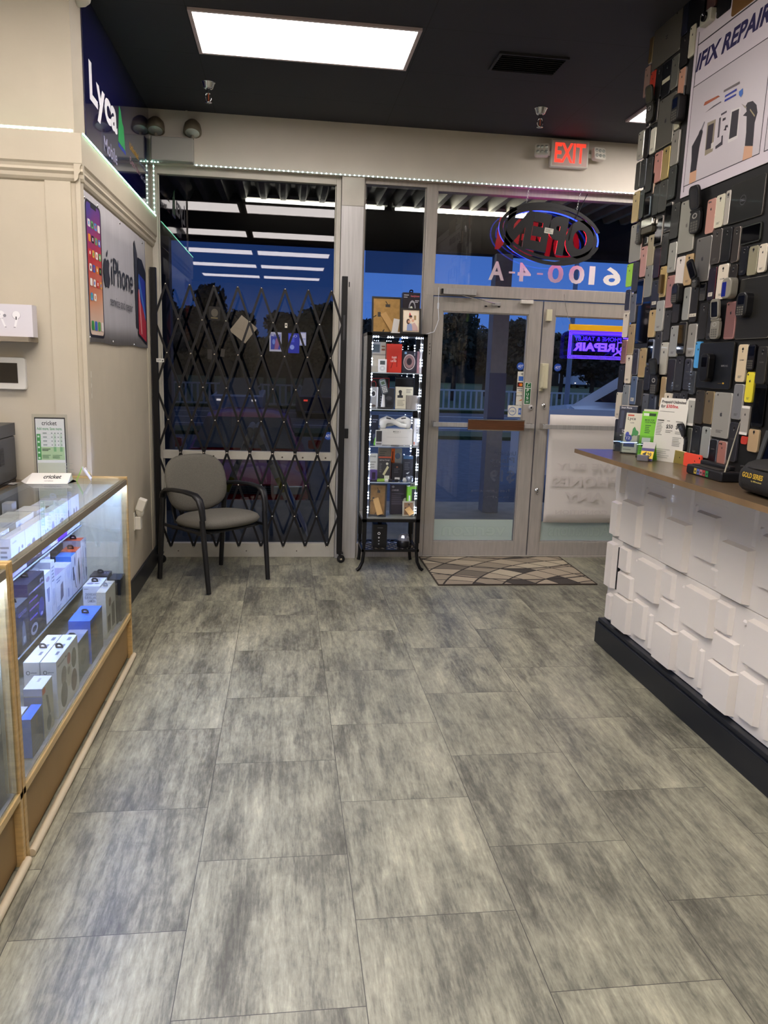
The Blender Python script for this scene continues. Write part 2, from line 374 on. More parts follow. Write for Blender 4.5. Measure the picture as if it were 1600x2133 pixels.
window(3, 1.062, 2.965, 2.09, 2.905, .073, .05, .088, .055, alu)
window(4, 3.0, 4.2, 0, 2.905, .05, .05, .11, .055, alu)
mb = MB(); mb.box(1.062, 1.132, YF, 6.12, 0, 2.09, alu); mb.box(2.93, 3.0, YF, 6.12, 0, 2.905, alu)
for z in (1.72, 1.695, 1.67, 1.645): mb.lathe([(0, -.002), (.004, -.001), (.0045, 0)], (1.12, YF, z), rubber, 8, 'y')
struct(mb.build('trim_4', bevel=.002))
mb = MB(); mb.box(1.13, 2.93, 6.02, 6.13, -.002, .012, alu); struct(mb.build('trim_5'))
# ---- doors
chrome = mat('chrome', (215, 215, 215), .18, 1.0)
dark_steel = mat('dark_steel', (44, 44, 46), .35, .6)
walnut = mat('walnut_bar', (92, 58, 36), .4, noise=.25, nscale=8, stretch=(1, 20, 20))
frost = mat('frosted_film', (206, 222, 216), .85, trans=0)
def door(n, x0, x1, st0, st1):
    root = bpy.data.objects.new('door_%d' % n, None); COL.objects.link(root); root.location = ((x0+x1)/2, YF, .012); struct(root)
    Mx = Matrix.Translation((-(x0+x1)/2, -YF, -.012)); f = MB(); f.M = Mx
    y0, y1 = 6.05, 6.095
    f.box(x0, x0+st0, y0, y1, .012, 2.083, alu); f.box(x1-st1, x1, y0, y1, .012, 2.083, alu)
    f.box(x0+st0, x1-st1, y0, y1, .012, .125, alu); f.box(x0+st0, x1-st1, y0, y1, 1.975, 2.083, alu)
    for a, b, c, d in ((x0+st0, x0+st0+.009, .125, 1.975), (x1-st1-.009, x1-st1, .125, 1.975), (x0+st0, x1-st1, .125, .134), (x0+st0, x1-st1, 1.966, 1.975)):
        f.box(a, b, y0+.006, y1-.006, c, d, alu)
    f.build('frame', root, bevel=.0025)
    g = MB(); g.M = Mx; g.box(x0+st0+.009, x1-st1-.009, 6.068, 6.074, .134, 1.966, wglass); g.build('glass', root)
    return root, Mx
d1, M1 = door(1, 1.136, 2.018, .078, .108)
d2, M2 = door(2, 2.028, 2.926, .098, .098)
def pushbar(root, Mx, xa, xb, pad=None):
    p = MB(); p.M = Mx
    p.box(xa, xb, 5.955, 5.97, 1.082, 1.118, alu_post)
    for x in (xa+.01, xb-.025): p.box(x-.012, x+.012, 5.965, 6.052, 1.078, 1.122, chrome)
    b = p.build('push_bar', root, bevel=.003)
    if pad:
        q = MB(); q.M = Mx; q.box(pad[0], pad[1], 5.940, 5.955, 1.068, 1.142, walnut); q.box(pad[0]-.002, pad[1]+.002, 5.938, 5.957, 1.142, 1.149, chrome); q.box(pad[0]-.002, pad[1]+.002, 5.938, 5.957, 1.061, 1.068, chrome)
        q.build('wood_pad', b)
pushbar(d1, M1, 1.16, 1.985, (1.437, 1.895)); pushbar(d2, M2, 2.06, 2.90)
# closer
p = MB(); p.M = M1; p.box(1.20, 1.46, 5.985, 6.04, 2.098, 2.142, alu_post); p.box(1.185, 1.20, 5.99, 6.04, 2.102, 2.138, dark_steel)
p.bar((1.35, 6.0, 2.095), (1.52, 5.985, 2.06), .014, .006, chrome, (0, 1, 0)); p.bar((1.52, 5.985, 2.06), (1.63, 6.045, 2.045), .014, .006, chrome, (0, 1, 0)); p.box(1.60, 1.67, 6.035, 6.05, 2.03, 2.055, alu_post)
for x in (1.555, 1.66): p.box(x-.01, x+.01, 6.046, 6.0505, 2.02, 2.03, rubber)
p.build('door_closer', d1, bevel=.002)
plastic_w = mat('white_plastic', (224, 220, 208), .4)
plastic_c = mat('cream_plastic', (214, 208, 178), .45)
p = MB(); p.M = M1; p.box(1.83, 1.93, 6.02, 6.052, 2.055, 2.085, plastic_w); p.build('door_sensor', d1, bevel=.003)
p = MB(); p.M = M1; p.lathe([(0, -.012), (.017, -.012), (.022, -.006), (.023, 0)], (1.975, 6.05, 1.245), alu_post, 20, 'y'); p.lathe([(0, -.014), (.008, -.013)], (1.975, 6.05, 1.245), dark_steel, 10, 'y'); p.build('lock_cylinder', d1)
p = MB(); p.M = M1; F = Face(p, (1.912, 6.0495, 1.268), (.056, 0, 0), (0, 0, .178))
F.rect(0, 0, 1, 1, C('e8ece4')).rect(.1, .03, .93, .72, C('1d6a3a')).rect(.1, .75, .93, .98, C('1d6a3a'))
for i, ch in enumerate('PUSH'): F.txt(ch, .34, .58-i*.17, .68, .70-i*.17, C('f2f4ee'))
F.line([(.3, .8), (.5, .95), (.75, .93)], .02, C('f2f4ee')).line([(.35, .8), (.8, .82)], .02, C('f2f4ee')); p.build('push_sticker', d1)
def adt(root, Mx, x, z, r=.031):
    p = MB(); p.M = Mx; F = Face(p, (x-r, 6.066, z-r), (2*r, 0, 0), (0, 0, 2*r)); F.ell(.5, .5, .5, .5, C('2a55b4'), 24).txt('ADT', .14, .34, .84, .68, C('eef2fa'), .02, .06).line([(.2, .22), (.8, .24)], .03, C('9fb4e0'))
    p.build('sticker', root)
adt(d1, M1, 1.872, 1.572); adt(d2, M2, 2.182, 1.572)
p = MB(); p.M = M1                                   # card stickers
F = Face(p, (1.852, 6.066, 1.262), (.068, 0, 0), (0, 0, .268)); F.rect(0, 0, 1, 1, C('dedccf'))
F.pol([(.35, .93), (.65, .97), (.65, .88)], C('8a8a86')).rect(.15, .72, .75, .86, C('3f6fc4')).rect(.05, .54, .82, .68, C('3a1a12')).ell(.35, .61, .14, .045, C('d2401f')).ell(.52, .61, .14, .045, C('e8912c'))
F.rect(.05, .49, .8, .51, C('26344a')).txt('VISA', .2, .41, .72, .46, C('28406e')).rect(.05, .37, .8, .38, C('c89a3a')).txt('DISCOVER', .04, .26, .72, .3, C('333333')).pol([(.3, .12), (.8, .2), (.75, .14)], C('d9792a'))
p.build('card_sticker', d1)
p = MB(); p.M = M1; F = Face(p, (1.79, 6.066, 1.165), (.125, 0, 0), (0, 0, .094)); F.rect(0, 0, 1, 1, C('dedccf')).ring(.3, .5, .26, .36, .14, C('3c62a4')).txt('SHOP SMALL', .13, .42, .47, .58, C('3c62a4')).rect(.7, .22, .96, .78, C('3f6fc4')).txt('AM EX', .73, .35, .93, .65, C('e6ecf6')); p.build('card_sticker', d1)
for k, (x, z) in enumerate(((2.11, 1.262), (2.103, .565))):
    p = MB(); p.M = M2; p.lathe([(0, -.01), (.018, -.01), (.02, 0)], (x-.03, 6.05, z), chrome, 16, 'y'); p.tube([(x-.03+.012*sin(a*pi/6), 6.035, z-.008-.018*cos(a*pi/6)) for a in range(13)], .0035, chrome, 6); p.build('pull_ring', d2)
p = MB(); p.M = M2; p.box(2.028, 2.086, 6.0, 6.05, 1.40, 1.60, plastic_c); p.box(2.034, 2.05, 5.99, 6.0, 1.41, 1.585, plastic_c); p.box(2.03, 2.055, 6.02, 6.05, 1.38, 1.40, plastic_c); p.build('door_alarm', d2, bevel=.005)
p = MB(); p.M = M2; p.box(2.045, 2.09, 6.02, 6.05, 1.93, 2.02, plastic_c); p.build('door_sensor', d2, bevel=.003)
# frosted films on the lower glass with outlined lettering, seen from behind
for root, Mx, xa, xb, word in ((d1, M1, 1.225, 1.895, 'verizon'), (d2, M2, 2.138, 2.81, 'Activations')):
    p = MB(); p.M = Mx; p.box(xa, xb, 6.076, 6.0775, .136, .312 if root is d1 else .30, frost)
    F = Face(p, (xa, 6.0755, .136), (xb-xa, 0, 0), (0, 0, .17)); F.txt(word, .1, .2, .92, .86, C('c2d6cc', .9), .03, 0, True); F.txt(word, .11, .23, .91, .83, C('d2e2da', .9), .012, 0, True)
    p.build('frosted_film', root)
# faint reversed lettering in the left leaf
p = MB(); p.M = M1; F = Face(p, (1.52, 6.0665, .42), (.36, 0, 0), (0, 0, .5)); lm = mat('faint_vinyl', (86, 92, 108), .8, alpha=.55)
F.txt('Unlimited', .5, .86, 1.0, .93, lm, .01, 0, True).txt('Plans', .42, .74, .98, .83, lm, .01, 0, True).txt('starting at', .5, .66, .98, .70, lm, .01, 0, True).txt('$19', .42, .40, 1.0, .62, lm, .02, 0, True).txt('Free Connections', 0, .25, .9, .30, lm, .01, 0, True).txt('on any Plans', .3, .14, .9, .19, lm, .01, 0, True)
p.build('vinyl_lettering', d1)
# white house number on the transom, applied outside (reads reversed from here)
num = MB(); F = Face(num, (1.572, 6.0855, 2.228), (1.085, 0, 0), (0, 0, .142)); vn = mat('white_vinyl', (232, 230, 226), .7, emit=(232, 230, 226), es=.0)
tx = [('A', 0, .115), ('-', .15, .195), ('4', .215, .315), ('-', .36, .405), ('0', .44, .56), ('0', .60, .72), ('1', .755, .80), ('6', .865, 1.0)]
for ch, a, b in tx: F.txt(ch, a, 0 if ch != '-' else .40, b, 1 if ch != '-' else .50, vn, .025, 0, True)
tag(num.build('window_lettering'), 'white reversed address numerals 6100-4-A stuck on the transom glass', 'lettering')
p = MB(); F = Face(p, (.310, 6.086, .948), (.062, 0, 0), (0, 0, .062)); F.ell(.5, .5, .5, .5, C('2a55b4'), 24).txt('ADT', .14, .34, .84, .68, C('eef2fa'), .02, .06).line([(.2, .22), (.8, .24)], .03, C('9fb4e0'))
tag(p.build('sticker'), 'round blue security sticker low on the big window beside its right frame', 'sticker')
# ---- ceiling lights
lit = mat('lit_diffuser', (255, 255, 255), .5, emit=(255, 245, 240), es=15.0)
trim_l = mat('light_trim', (205, 190, 190), .5)
def troffer(x0, y0, label, wdt=1.19, dep=.565):
    t = thing('ceiling_light', label, 'ceiling light', (x0+wdt/2, y0+dep/2, ZC), group='recessed ceiling panels')
    del t['group']
    f = MB(); a, b = wdt/2, dep/2; e = .02
    for q in ((-a, a, -b, -b+e), (-a, a, b-e, b), (-a, -a+e, -b+e, b-e), (a-e, a, -b+e, b-e)): f.box(q[0], q[1], q[2], q[3], -.014, -.001, trim_l)
    f.build('frame', t); g = MB(); g.box(-a+e, a-e, -b+e, b-e, -.009, -.003, lit); g.build('diffuser', t)
troffer(-.50, 4.305, 'bright rectangular ceiling panel nearest the window wall, seen whole')
troffer(2.32, 4.90, 'lit ceiling panel mostly hidden behind the wall of phones')
rows = ('second', 'third', 'fourth', 'fifth', 'sixth')
for k in range(1, 6):
    for x0, side in ((-1.72, 'left'), (-.48, 'right')):
        troffer(x0, 4.305-1.83*k, 'lit ceiling panel mirrored in the big window, %s row from the glass, %s one' % (rows[k-1], side))
# ------------------------------------------------------------------ outside
GZ = -.5
asph = mat('asphalt', (66, 70, 84), .8, noise=.25, nscale=6, bump=.5, bscale=60)
conc = mat('sidewalk_concrete', (126, 120, 110), .8, noise=.15, nscale=5)
mb = MB(); mb.box(-12, 16, 6.17, 8.75, -.22, -.02, conc); mb.box(-12, 16, 8.60, 8.75, -.5, -.22, conc); struct(mb.build('sidewalk'))
mb = MB(); mb.box(-30, 50, 8.75, 21.5, GZ-.1, GZ, asph); struct(mb.build('parking_lot'))
grass = mat('dark_grass', (44, 62, 34), .9, noise=.4, nscale=8, bump=1, bscale=40)
mb = MB(); mb.box(-40, 70, 21.5, 23.2, GZ-.1, GZ+.10, grass); struct(mb.build('verge'))
mb = MB(); mb.box(-60, 90, 23.2, 34, GZ-.1, GZ+.0, asph)
ln = mat('road_paint', (190, 192, 196), .7)
for y in (25.4, 28.2, 31.4): mb.box(-60, 90, y, y+.12, GZ, GZ+.006, ln)
struct(mb.build('road'))
mb = MB(); mb.box(-60, 90, 34, 110, GZ-.1, GZ+.12, grass); struct(mb.build('ground'))
# canopy over the walkway
deck_m = mat('corrugated_steel', (150, 146, 132), .5, .3, noise=.2, nscale=5)
dark_m = mat('canopy_fascia', (40, 36, 34), .8, noise=.2, nscale=3)
mb = MB(); pts = []; x = -6.0; k = 0; W_ = .19
while x < 12:
    pts += [(x, 3.19), (x+.05, 3.10), (x+.10, 3.10), (x+.15, 3.19)]; x += W_
rings = [[(a, y, b) for a, b in pts] for y in (6.1, 8.35)]
mb.loft(rings, deck_m, cap=False, smooth=False, closed=False); mb.box(-6, 12, 6.1, 8.35, 3.2, 3.3, dark_m); struct(mb.build('canopy_deck'))
mb = MB(); mb.box(-6, 12, 8.25, 8.37, 2.72, 3.3, dark_m); mb.box(-6, 12, 8.18, 8.25, 2.72, 2.78, dark_m); mb.box(-6, 12, 6.10, 6.2, 2.92, 3.3, creamh); struct(mb.build('canopy_fascia'))
mb = MB(); mb.box(-6, XL, 6.1, 6.25, 0, 3.2, creamh); struct(mb.build('wall_outside_left'))
colm = mat('grey_column_paint', (120, 124, 136), .6, noise=.08)
mb = MB(); mb.box(2.17, 2.345, 8.1, 8.28, -.02, 2.72, colm); mb.box(2.165, 2.35, 8.095, 8.1, .95, 1.5, mat('blue_notice', (52, 66, 110), .6)); struct(mb.build('canopy_column'))
mb = MB(); mb.box(-1.35, -1.15, 8.1, 8.28, -.02, 2.72, colm); struct(mb.build('canopy_column'))
# ------------------------------------------------------------------ things on the walls
def led_strip(name, label, p, q, n_, col, es, out, up, group=None, wd=.010, size=.0036):
    """thin tape with small lit chips along it"""
    p, q, out = Vector(p), Vector(q), Vector(out); r = MB()
    r.bar(p, q, wd, .002, C('d8dcd8'), up); o = tag(r.build(name), label, 'light strip', group)
    c = MB(); em = mat('led_%s_%d' % (col, int(es)), col, .5, emit=col, es=es); d = (q-p).normalized(); u = Vector(up)
    for k in range(n_):
        a = p+(q-p)*((k+.5)/n_)+out*.0025
        c.add([tuple(a-d*size-u*size), tuple(a+d*size-u*size), tuple(a+u*size*1.4), tuple(a+out*.004)], [(0, 1, 2), (0, 1, 3), (1, 2, 3), (0, 2, 3)], em)
    l = c.build('led_chips', o); l['kind'] = 'stuff'; return o
led_strip('led_strip', 'cool white dotted light strip along the bottom of the header', (-.66, 5.978, 2.908), (2.95, 5.978, 2.908), 105, 'd8f4f2', 22, (0, -1, 0), (0, 0, 1))
led_strip('led_strip', 'greenish dotted light strip running down the left side of the big window', (-.945, 5.99, 2.90), (-.945, 5.99, 2.56), 11, 'c8fff0', 26, (0, -1, 0), (1, 0, 0))
led_strip('led_strip', 'green glowing light strip lying on the ledge under the navy sign', (XL+.0392, 3.93, 2.548), (XL+.0392, 5.98, 2.548), 90, '9cf5cc', 26, (1, 0, 0), (0, 0, 1), wd=.008)
led_strip('led_strip', 'green light strip on the ledge above the white earbud print', (-2.6, 3.9325, 2.556), (XL-.0, 3.9325, 2.556), 60, '9cf5cc', 42, (0, -1, 0), (0, 0, 1), wd=.014)
led_strip('led_strip', 'short light strip piece in the corner left of the emergency light', (-.965, 5.975, 2.912), (-.90, 5.975, 2.912), 3, 'c8fff0', 26, (0, -1, 0), (0, 0, 1))
# navy glossy sign above the ledge
navy = mat('navy_gloss', (20, 20, 74), .06, coat=1.0)
mb = MB(); mb.box(XL+.0005, XL+.006, 4.152, 5.975, 2.552, 3.255, navy)
F = Face(mb, (XL+.006, 4.152, 2.552), (0, 1.823, 0), (0, 0, .703), 2); wh = C('e6e6ec'); 
F.txt('Lyca', .055, .26, .405, .60, wh, .03)
F.pol([(.415, .31), (.44, .60), (.465, .58), (.485, .50), (.505, .48), (.525, .30)], C('2fa05a')).rect(.415, .27, .53, .30, C('2b3fa8'))
F.txt('Mobile', .21, .10, .39, .21, C('9a98b4'), .01)
F.txt('Unlimited', .60, .37, .76, .43, C('c89a2c'), .02).txt('International', .77, .35, .96, .40, C('8a8ca8'), .01).txt('Data Plans', .60, .25, .78, .31, C('a8808c'), .01).txt('Talk Text', .79, .24, .9, .28, C('8a8ca8'), .01)
tag(mb.build('wall_sign'), 'glossy navy sign reading Lyca Mobile high on the left wall', 'sign')
# grey banner with the printed phones
ban = mat('banner_vinyl', (176, 174, 178), .42, noise=.05, nscale=3, stretch=(1, 6, 1))
mb = MB(); Y0, Y1, Z0, Z1 = 4.035, 5.69, 1.612, 2.328; ny, nz = 40, 6
vs = []; fs = []
for i in range(ny+1):
    for j in range(nz+1):
        y = Y0+(Y1-Y0)*i/ny; z = Z0+(Z1-Z0)*j/nz; bot = .004*sin(i*.30)*(1-j/nz)
        vs.append((XL+.0065+.0012*sin(i*1.3+j*.4), y, z+bot))
for i in range(ny):
    for j in range(nz): a = i*(nz+1)+j; fs.append((a, a+nz+1, a+nz+2, a+1))
mb.add(vs, fs, ban, True); b = mb.build('banner'); tag(b, 'grey vinyl banner printed with phones and the words service and repair', 'banner')
b.modifiers.new('solid', 'SOLIDIFY').thickness = -.0015
mb = MB(); F = Face(mb, (XL+.0095, Y0, Z0), (0, Y1-Y0, 0), (0, 0, Z1-Z0)); asp = (Y1-Y0)/(Z1-Z0)
def rr(F, a0, b0, a1, b1, r, m, n=5):
    asp = F.u.length/F.v.length; ra = r/asp; pts = []
    for ca, cb, t0 in ((a1-ra, b1-r, 0), (a0+ra, b1-r, 90), (a0+ra, b0+r, 180), (a1-ra, b0+r, 270)):
        for k in range(n+1): t = R_(t0+90*k/n); pts.append((ca+ra*cos(t), cb+r*sin(t)))
    return F.pol(pts, m)
# big phone: gradient screen in one procedural material
def grad_mat(name, stops, axis=1, lo=0., hi=1., rough=.35):
    m = bpy.data.materials.new(name); m.use_nodes = True; t = m.node_tree; b = t.nodes['Principled BSDF']
    tc = t.nodes.new('ShaderNodeTexCoord'); s = t.nodes.new('ShaderNodeSeparateXYZ'); t.links.new(tc.outputs['Object'], s.inputs[0])
    mr = t.nodes.new('ShaderNodeMapRange'); mr.inputs[1].default_value = lo; mr.inputs[2].default_value = hi; t.links.new(s.outputs[axis], mr.inputs[0])
    n = t.nodes.new('ShaderNodeTexNoise'); n.inputs['Scale'].default_value = 2.6; n.inputs['Detail'].default_value = 1; t.links.new(tc.outputs['Object'], n.inputs['Vector'])
    ad = t.nodes.new('ShaderNodeMath'); ad.operation = 'MULTIPLY_ADD'; ad.inputs[1].default_value = .35; t.links.new(n.outputs[0], ad.inputs[0]); t.links.new(mr.outputs[0], ad.inputs[2])
    r = t.nodes.new('ShaderNodeValToRGB'); t.links.new(ad.outputs[0], r.inputs[0]); e = r.color_ramp.elements
    e[0].position = stops[0][0]; e[0].color = lin(stops[0][1]); e[1].position = stops[-1][0]; e[1].color = lin(stops[-1][1])
    for p, c in stops[1:-1]: q = e.new(p); q.color = lin(c)
    t.links.new(r.outputs[0], b.inputs['Base Color']); b.inputs['Roughness'].default_value = rough; return m
g1 = grad_mat('printed_screen', [(0, (222, 110, 60)), (.2, (226, 208, 190)), (.42, (214, 150, 110)), (.62, (196, 52, 48)), (.85, (60, 50, 150)), (1.1 if False else 1.0, (200, 60, 60))], 2, Z0, Z1+.25)
rr(F, .012, .035, .205, .955, .05, C('23232c')); rr(F, .022, .055, .195, .94, .04, g1); F.rect(.075, .915, .145, .945, C('23232c'))
rg = random.Random(4); ic = ['e8e4de', '3f63b8', 'f0ece4', '62b06a', 'e8932c', 'e2dcd2', '4aa0dc', '242428', 'd9483c', 'efe9df', '7fae5a', 'e6a24a', 'f4f2ec', '5470c8']
for r_ in range(6):
    for c_ in range(4):
        if r_ == 5 and c_ > 1: continue
        a = .034+c_*.041; bb = .83-r_*.098
        rr(F, a, bb-.05, a+.030, bb, .012, C(ic[(r_*4+c_*3) % 14])); F.rect(a+.009, bb-.036, a+.021, bb-.014, C(ic[(r_*5+c_+6) % 14]))
for c_, q in enumerate(('3f9a4c', '3e66c0', '57a65a', 'e8e4de')): rr(F, .034+c_*.041, .085, .064+c_*.041, .15, .014, C(q))
F.apple(.262, .545, .25, C('33343a')); F.txt('iPhone', .33, .455, .70, .665, C('2e3036'), .0); F.txt('service and repair', .30, .27, .685, .37, C('3a3b42'), .0)
# phones at the right end
F.pol([(.745, .17), (.785, .16), (.80, .82), (.755, .93), (.735, .90)], C('34353c')); F.pol([(.79, .10), (.975, .02), (.985, .70), (.90, .80), (.81, .80)], C('191a20'))
F.pol([(.80, .36), (.95, .10), (.965, .62), (.82, .66)], C('2a3aa0')); F.pol([(.80, .12), (.965, .05), (.965, .25), (.80, .50)], C('b83440')); F.pol([(.85, .12), (.87, .12), (.83, .52), (.81, .52)], C('e69a98')); F.pol([(.81, .58), (.95, .25), (.96, .30), (.82, .66)], C('4a78c8'))
mb.build('printed_graphic', b)
mb = MB()
for y, z in ((.015, .03), (.33, .02), (.70, .015), (.17, .965), (.5, .975), (.93, .965), (.01, .95)):
    mb.lathe([(.0, .004), (.007, .003), (.008, 0)], (XL+.0085, Y0+(Y1-Y0)*y, Z0+(Z1-Z0)*z), chrome, 10, 'x')
mb.build('grommet', b)
# switch / conduit, night light plug
mb = MB(); P1 = atX(185, 790, XL); mb.box(XL+.0005, XL+.010, P1.y-.016, P1.y+.016, 1.335, 1.47, plastic_w); mb.box(XL+.010, XL+.014, P1.y-.008, P1.y+.008, 1.36, 1.39, C('c8c2b0')); mb.box(XL+.010, XL+.014, P1.y-.008, P1.y+.008, 1.41, 1.44, C('c8c2b0'))
tag(mb.build('wall_switch', bevel=.002), 'narrow cream switch plate on the left wall below the banner', 'switch')
P1 = atX(282, 1130, XL); yy = P1.y
t = thing('plug_in_light', 'small white plug-in lamp in the outlet low on the left wall', 'night light', (XL, yy, .56))
mb = MB(); mb.box(.0005, .006, -.035, .035, -.13, -.01, plastic_w); mb.build('outlet_plate', t, bevel=.002)
mb = MB(); mb.box(.006, .042, -.028, .028, -.125, -.04, plastic_w); mb.build('plug_body', t, bevel=.004)
mb = MB(); mb.lathe([(.0, -.03), (.018, -.028), (.026, -.01), (.026, .01), (.018, .028), (0, .03)], (.035, 0, -.01), plastic_w, 16); mb.build('swivel_ball', t)
mb = MB(); mb.M = Matrix.Translation((.04, 0, .035)) @ Matrix.Rotation(R_(20), 4, 'Y'); mb.box(-.022, .03, -.032, .032, -.035, .045, plastic_w); mb.lathe([(.02, -.044), (.024, -.035)], (.004, 0, 0), C('d8d4c6'), 14); mb.build('lamp_head', t, bevel=.006)
# sensor at the top of the wall
P1 = atX(166, 15, XL)
mb = MB(); mb.lathe([(0, .062), (.03, .055), (.046, .03), (.05, 0)], (XL+.0005, 4.10, 3.19), plastic_w, 18, 'x'); mb.box(XL+.0005, XL+.035, 4.06, 4.14, 3.19, 3.262, plastic_w)
tag(mb.build('motion_sensor', bevel=.004), 'rounded white sensor high at the ceiling where the navy sign begins', 'sensor')
# emergency light box with two heads above the big window
t = thing('emergency_light', 'grey emergency light box with two round lamp heads above the big window', 'emergency light', (-.80, 5.984, 2.915))
mb = MB(); mb.box(-.148, .142, -.075, 0, -.004, .155, mat('grey_enamel', (176, 174, 166), .4)); mb.build('housing', t, bevel=.008)
lens_m = mat('lamp_lens', (200, 205, 196), .12, .4, bump=.8, bscale=120)
for x in (-.118, .135):
    mb = MB(); mb.M = Matrix.Translation((x, -.035, .225)) @ Matrix.Rotation(R_(-22), 4, 'X')
    mb.lathe([(.012, .062), (.035, .055), (.055, .03), (.062, 0), (.064, -.03), (.058, -.034)], (0, 0, 0), mat('beige_lamp_shell', (112, 102, 84), .5), 22); h = mb.build('lamp_head', t)
    g = MB(); g.M = mb.M; g.lathe([(.056, -.030), (.04, -.040), (0, -.044)], (0, 0, 0), lens_m, 22); g.build('lens', h)
    a = MB(); a.tube([(x*.98, -.035, .155), (x, -.033, .185)], .012, C('8a8272'), 8); a.build('bracket', h)
# exit sign
t = thing('exit_sign', 'white box sign with red letters reading EXIT over the doors', 'exit sign', (2.108, 5.984, 3.145))
mb = MB(); mb.box(-.147, .147, -.05, 0, -.092, .100, plastic_w); mb.build('housing', t, bevel=.006)
mb = MB(); F = Face(mb, (-.135, -.051, -.082), (.27, 0, 0), (0, 0, .172)); F.rect(0, 0, 1, 1, C('d8b8ae')); F.txt('EXIT', .06, .12, .94, .92, mat('exit_red', (255, 40, 24), .5, emit=(255, 52, 34), es=1.6), .02); mb.build('letter_panel', t)
for sx in (-1, 1):
    mb = MB(); mb.M = Matrix.Translation((sx*.222, -.055, .012)) @ Matrix.Rotation(R_(14*sx), 4, 'Z') @ Matrix.Rotation(R_(-12), 4, 'X')
    mb.rprism(-.052, .052, -.045, .045, -.02, .02, plastic_w, .016, 4, .004); h = mb.build('lamp_head', t)
    g = MB(); g.M = mb.M
    for i in range(3):
        for j in range(2): g.lathe([(0, -.026), (.012, -.024), (.013, -.02)], (-.03+.03*i, 0, -.018+.036*j), lens_m, 10, 'y')
    g.build('lens', h); a = MB(); a.bar((sx*.147, -.03, .0), (sx*.19, -.04, .0), .03, .012, plastic_w); a.build('bracket', h)
# fire sprinklers
def sprinkler(x, y, label):
    t = thing('sprinkler', label, 'sprinkler', (x, y, ZC))
    mb = MB(); mb.lathe([(.044, -.001), (.040, -.004), (.028, -.035), (.020, -.038)], (0, 0, 0), chrome, 18); mb.build('escutcheon', t)
    mb = MB(); mb.tube([(0, 0, -.03), (0, 0, -.065)], .014, chrome, 12)
    for s in (-1, 1): mb.tube([(s*.012, 0, -.06), (s*.02, 0, -.08), (s*.016, 0, -.10), (s*.005, 0, -.115)], .0035, chrome, 6)
    mb.lathe([(.0, -.112), (.020, -.115), (.022, -.118), (0, -.122)], (0, 0, 0), chrome, 14); mb.build('sprinkler_head', t)
    g = MB(); g.tube([(0, 0, -.065), (0, 0, -.11)], .004, mat('sprinkler_bulb', (180, 90, 60), .1), 8); g.build('bulb', t)
p = atZ(434, 172, ZC); sprinkler(p.x, p.y, 'chrome ceiling sprinkler to the left, above the big window')
p = atZ(1127, 226, ZC); sprinkler(p.x, p.y, 'chrome ceiling sprinkler to the right, in front of the exit sign')
# black air vent
mb = MB(); vx, vy = 1.36, 4.64; vm = mat('black_vent', (40, 40, 44), .7)
for q in ((-.20, .20, -.13, -.115), (-.20, .20, .115, .13), (-.20, -.185, -.115, .115), (.185, .20, -.115, .115)): mb.box(q[0], q[1], q[2], q[3], -.012, -.0005, vm)
o = mb.build('ceiling_vent', loc=(vx, vy, ZC)); tag(o, 'black slatted vent in the black ceiling right of the bright panel', 'vent')
for k in range(8):
    s_ = MB(); s_.bar((-.185, -.10+k*.028, -.008), (.185, -.10+k*.028, -.008), .02, .0015, vm, (0, .7, .7)); s_.build('slat', o)
# ------------------------------------------------------------------ signs at the glass
def curve_text(s, depth, bold=.02):
    cu = bpy.data.curves.new('t', 'FONT'); cu.body = s; cu.offset = bold; cu.extrude = depth; cu.resolution_u = 4
    ob = bpy.data.objects.new('t', cu); COL.objects.link(ob); dg = bpy.context.evaluated_depsgraph_get(); dg.update()
    me = ob.evaluated_get(dg).to_mesh(); vs = [tuple(v.co) for v in me.vertices]; fs = [tuple(p.vertices) for p in me.polygons]
    ob.evaluated_get(dg).to_mesh_clear(); bpy.data.objects.remove(ob); bpy.data.curves.remove(cu); return vs, fs
def ellipse_band(mb, a, b, t, y0, y1, m, a0=0, a1=360, n=64, cx=0, cz=0, taper=False):
    rings = []
    for k in range(n+1):
        an = R_(a0+(a1-a0)*k/n); tt = t*(.35+.65*sin(pi*k/n)) if taper else t
        c, s = cos(an), sin(an)
        rings.append([(cx+(a-q*tt)*c, y, cz+(b-q*tt)*s) for q, y in ((0, y0), (0, y1), (1, y1), (1, y0))])
    mb.loft(rings, m, smooth=False)
c0 = atY(1147, 488, 5.93)
t = thing('open_sign', 'black backed oval neon sign spelling OPEN, hung in the transom and seen from behind', 'neon sign', (c0.x, 5.93, c0.z)); t.rotation_euler = (0, R_(7.0), 0)
bk = mat('sign_backing', (34, 34, 36), .5)
mb = MB(); ellipse_band(mb, .408, .222, .026, -.006, .006, bk, 20, 330); ellipse_band(mb, .375, .185, .022, -.006, .006, bk, 0, 360, taper=False)
ellipse_band(mb, .40, .214, .05, -.005, .005, bk, -80, -8, taper=True); ellipse_band(mb, .40, .214, .04, -.005, .005, bk, 70, 150, taper=True)
mb.build('oval_frame', t)
vs, fs = curve_text('OPEN', .006, .055); xs = [v[0] for v in vs]; ys = [v[1] for v in vs]; sx = .70/(max(xs)-min(xs)); sz = .285/(max(ys)-min(ys)); mxx = (max(xs)+min(xs))/2; myy = (max(ys)+min(ys))/2
mb = MB(); mb.add([(-(v[0]-mxx)*sx, v[2], (v[1]-myy)*sz) for v in vs], fs, bk); mb.build('letter_backing', t)
red = mat('neon_red', (255, 40, 50), .4, emit=(255, 30, 52), es=3.4); blu = mat('neon_blue', (60, 90, 255), .4, emit=(40, 70, 255), es=3.4)
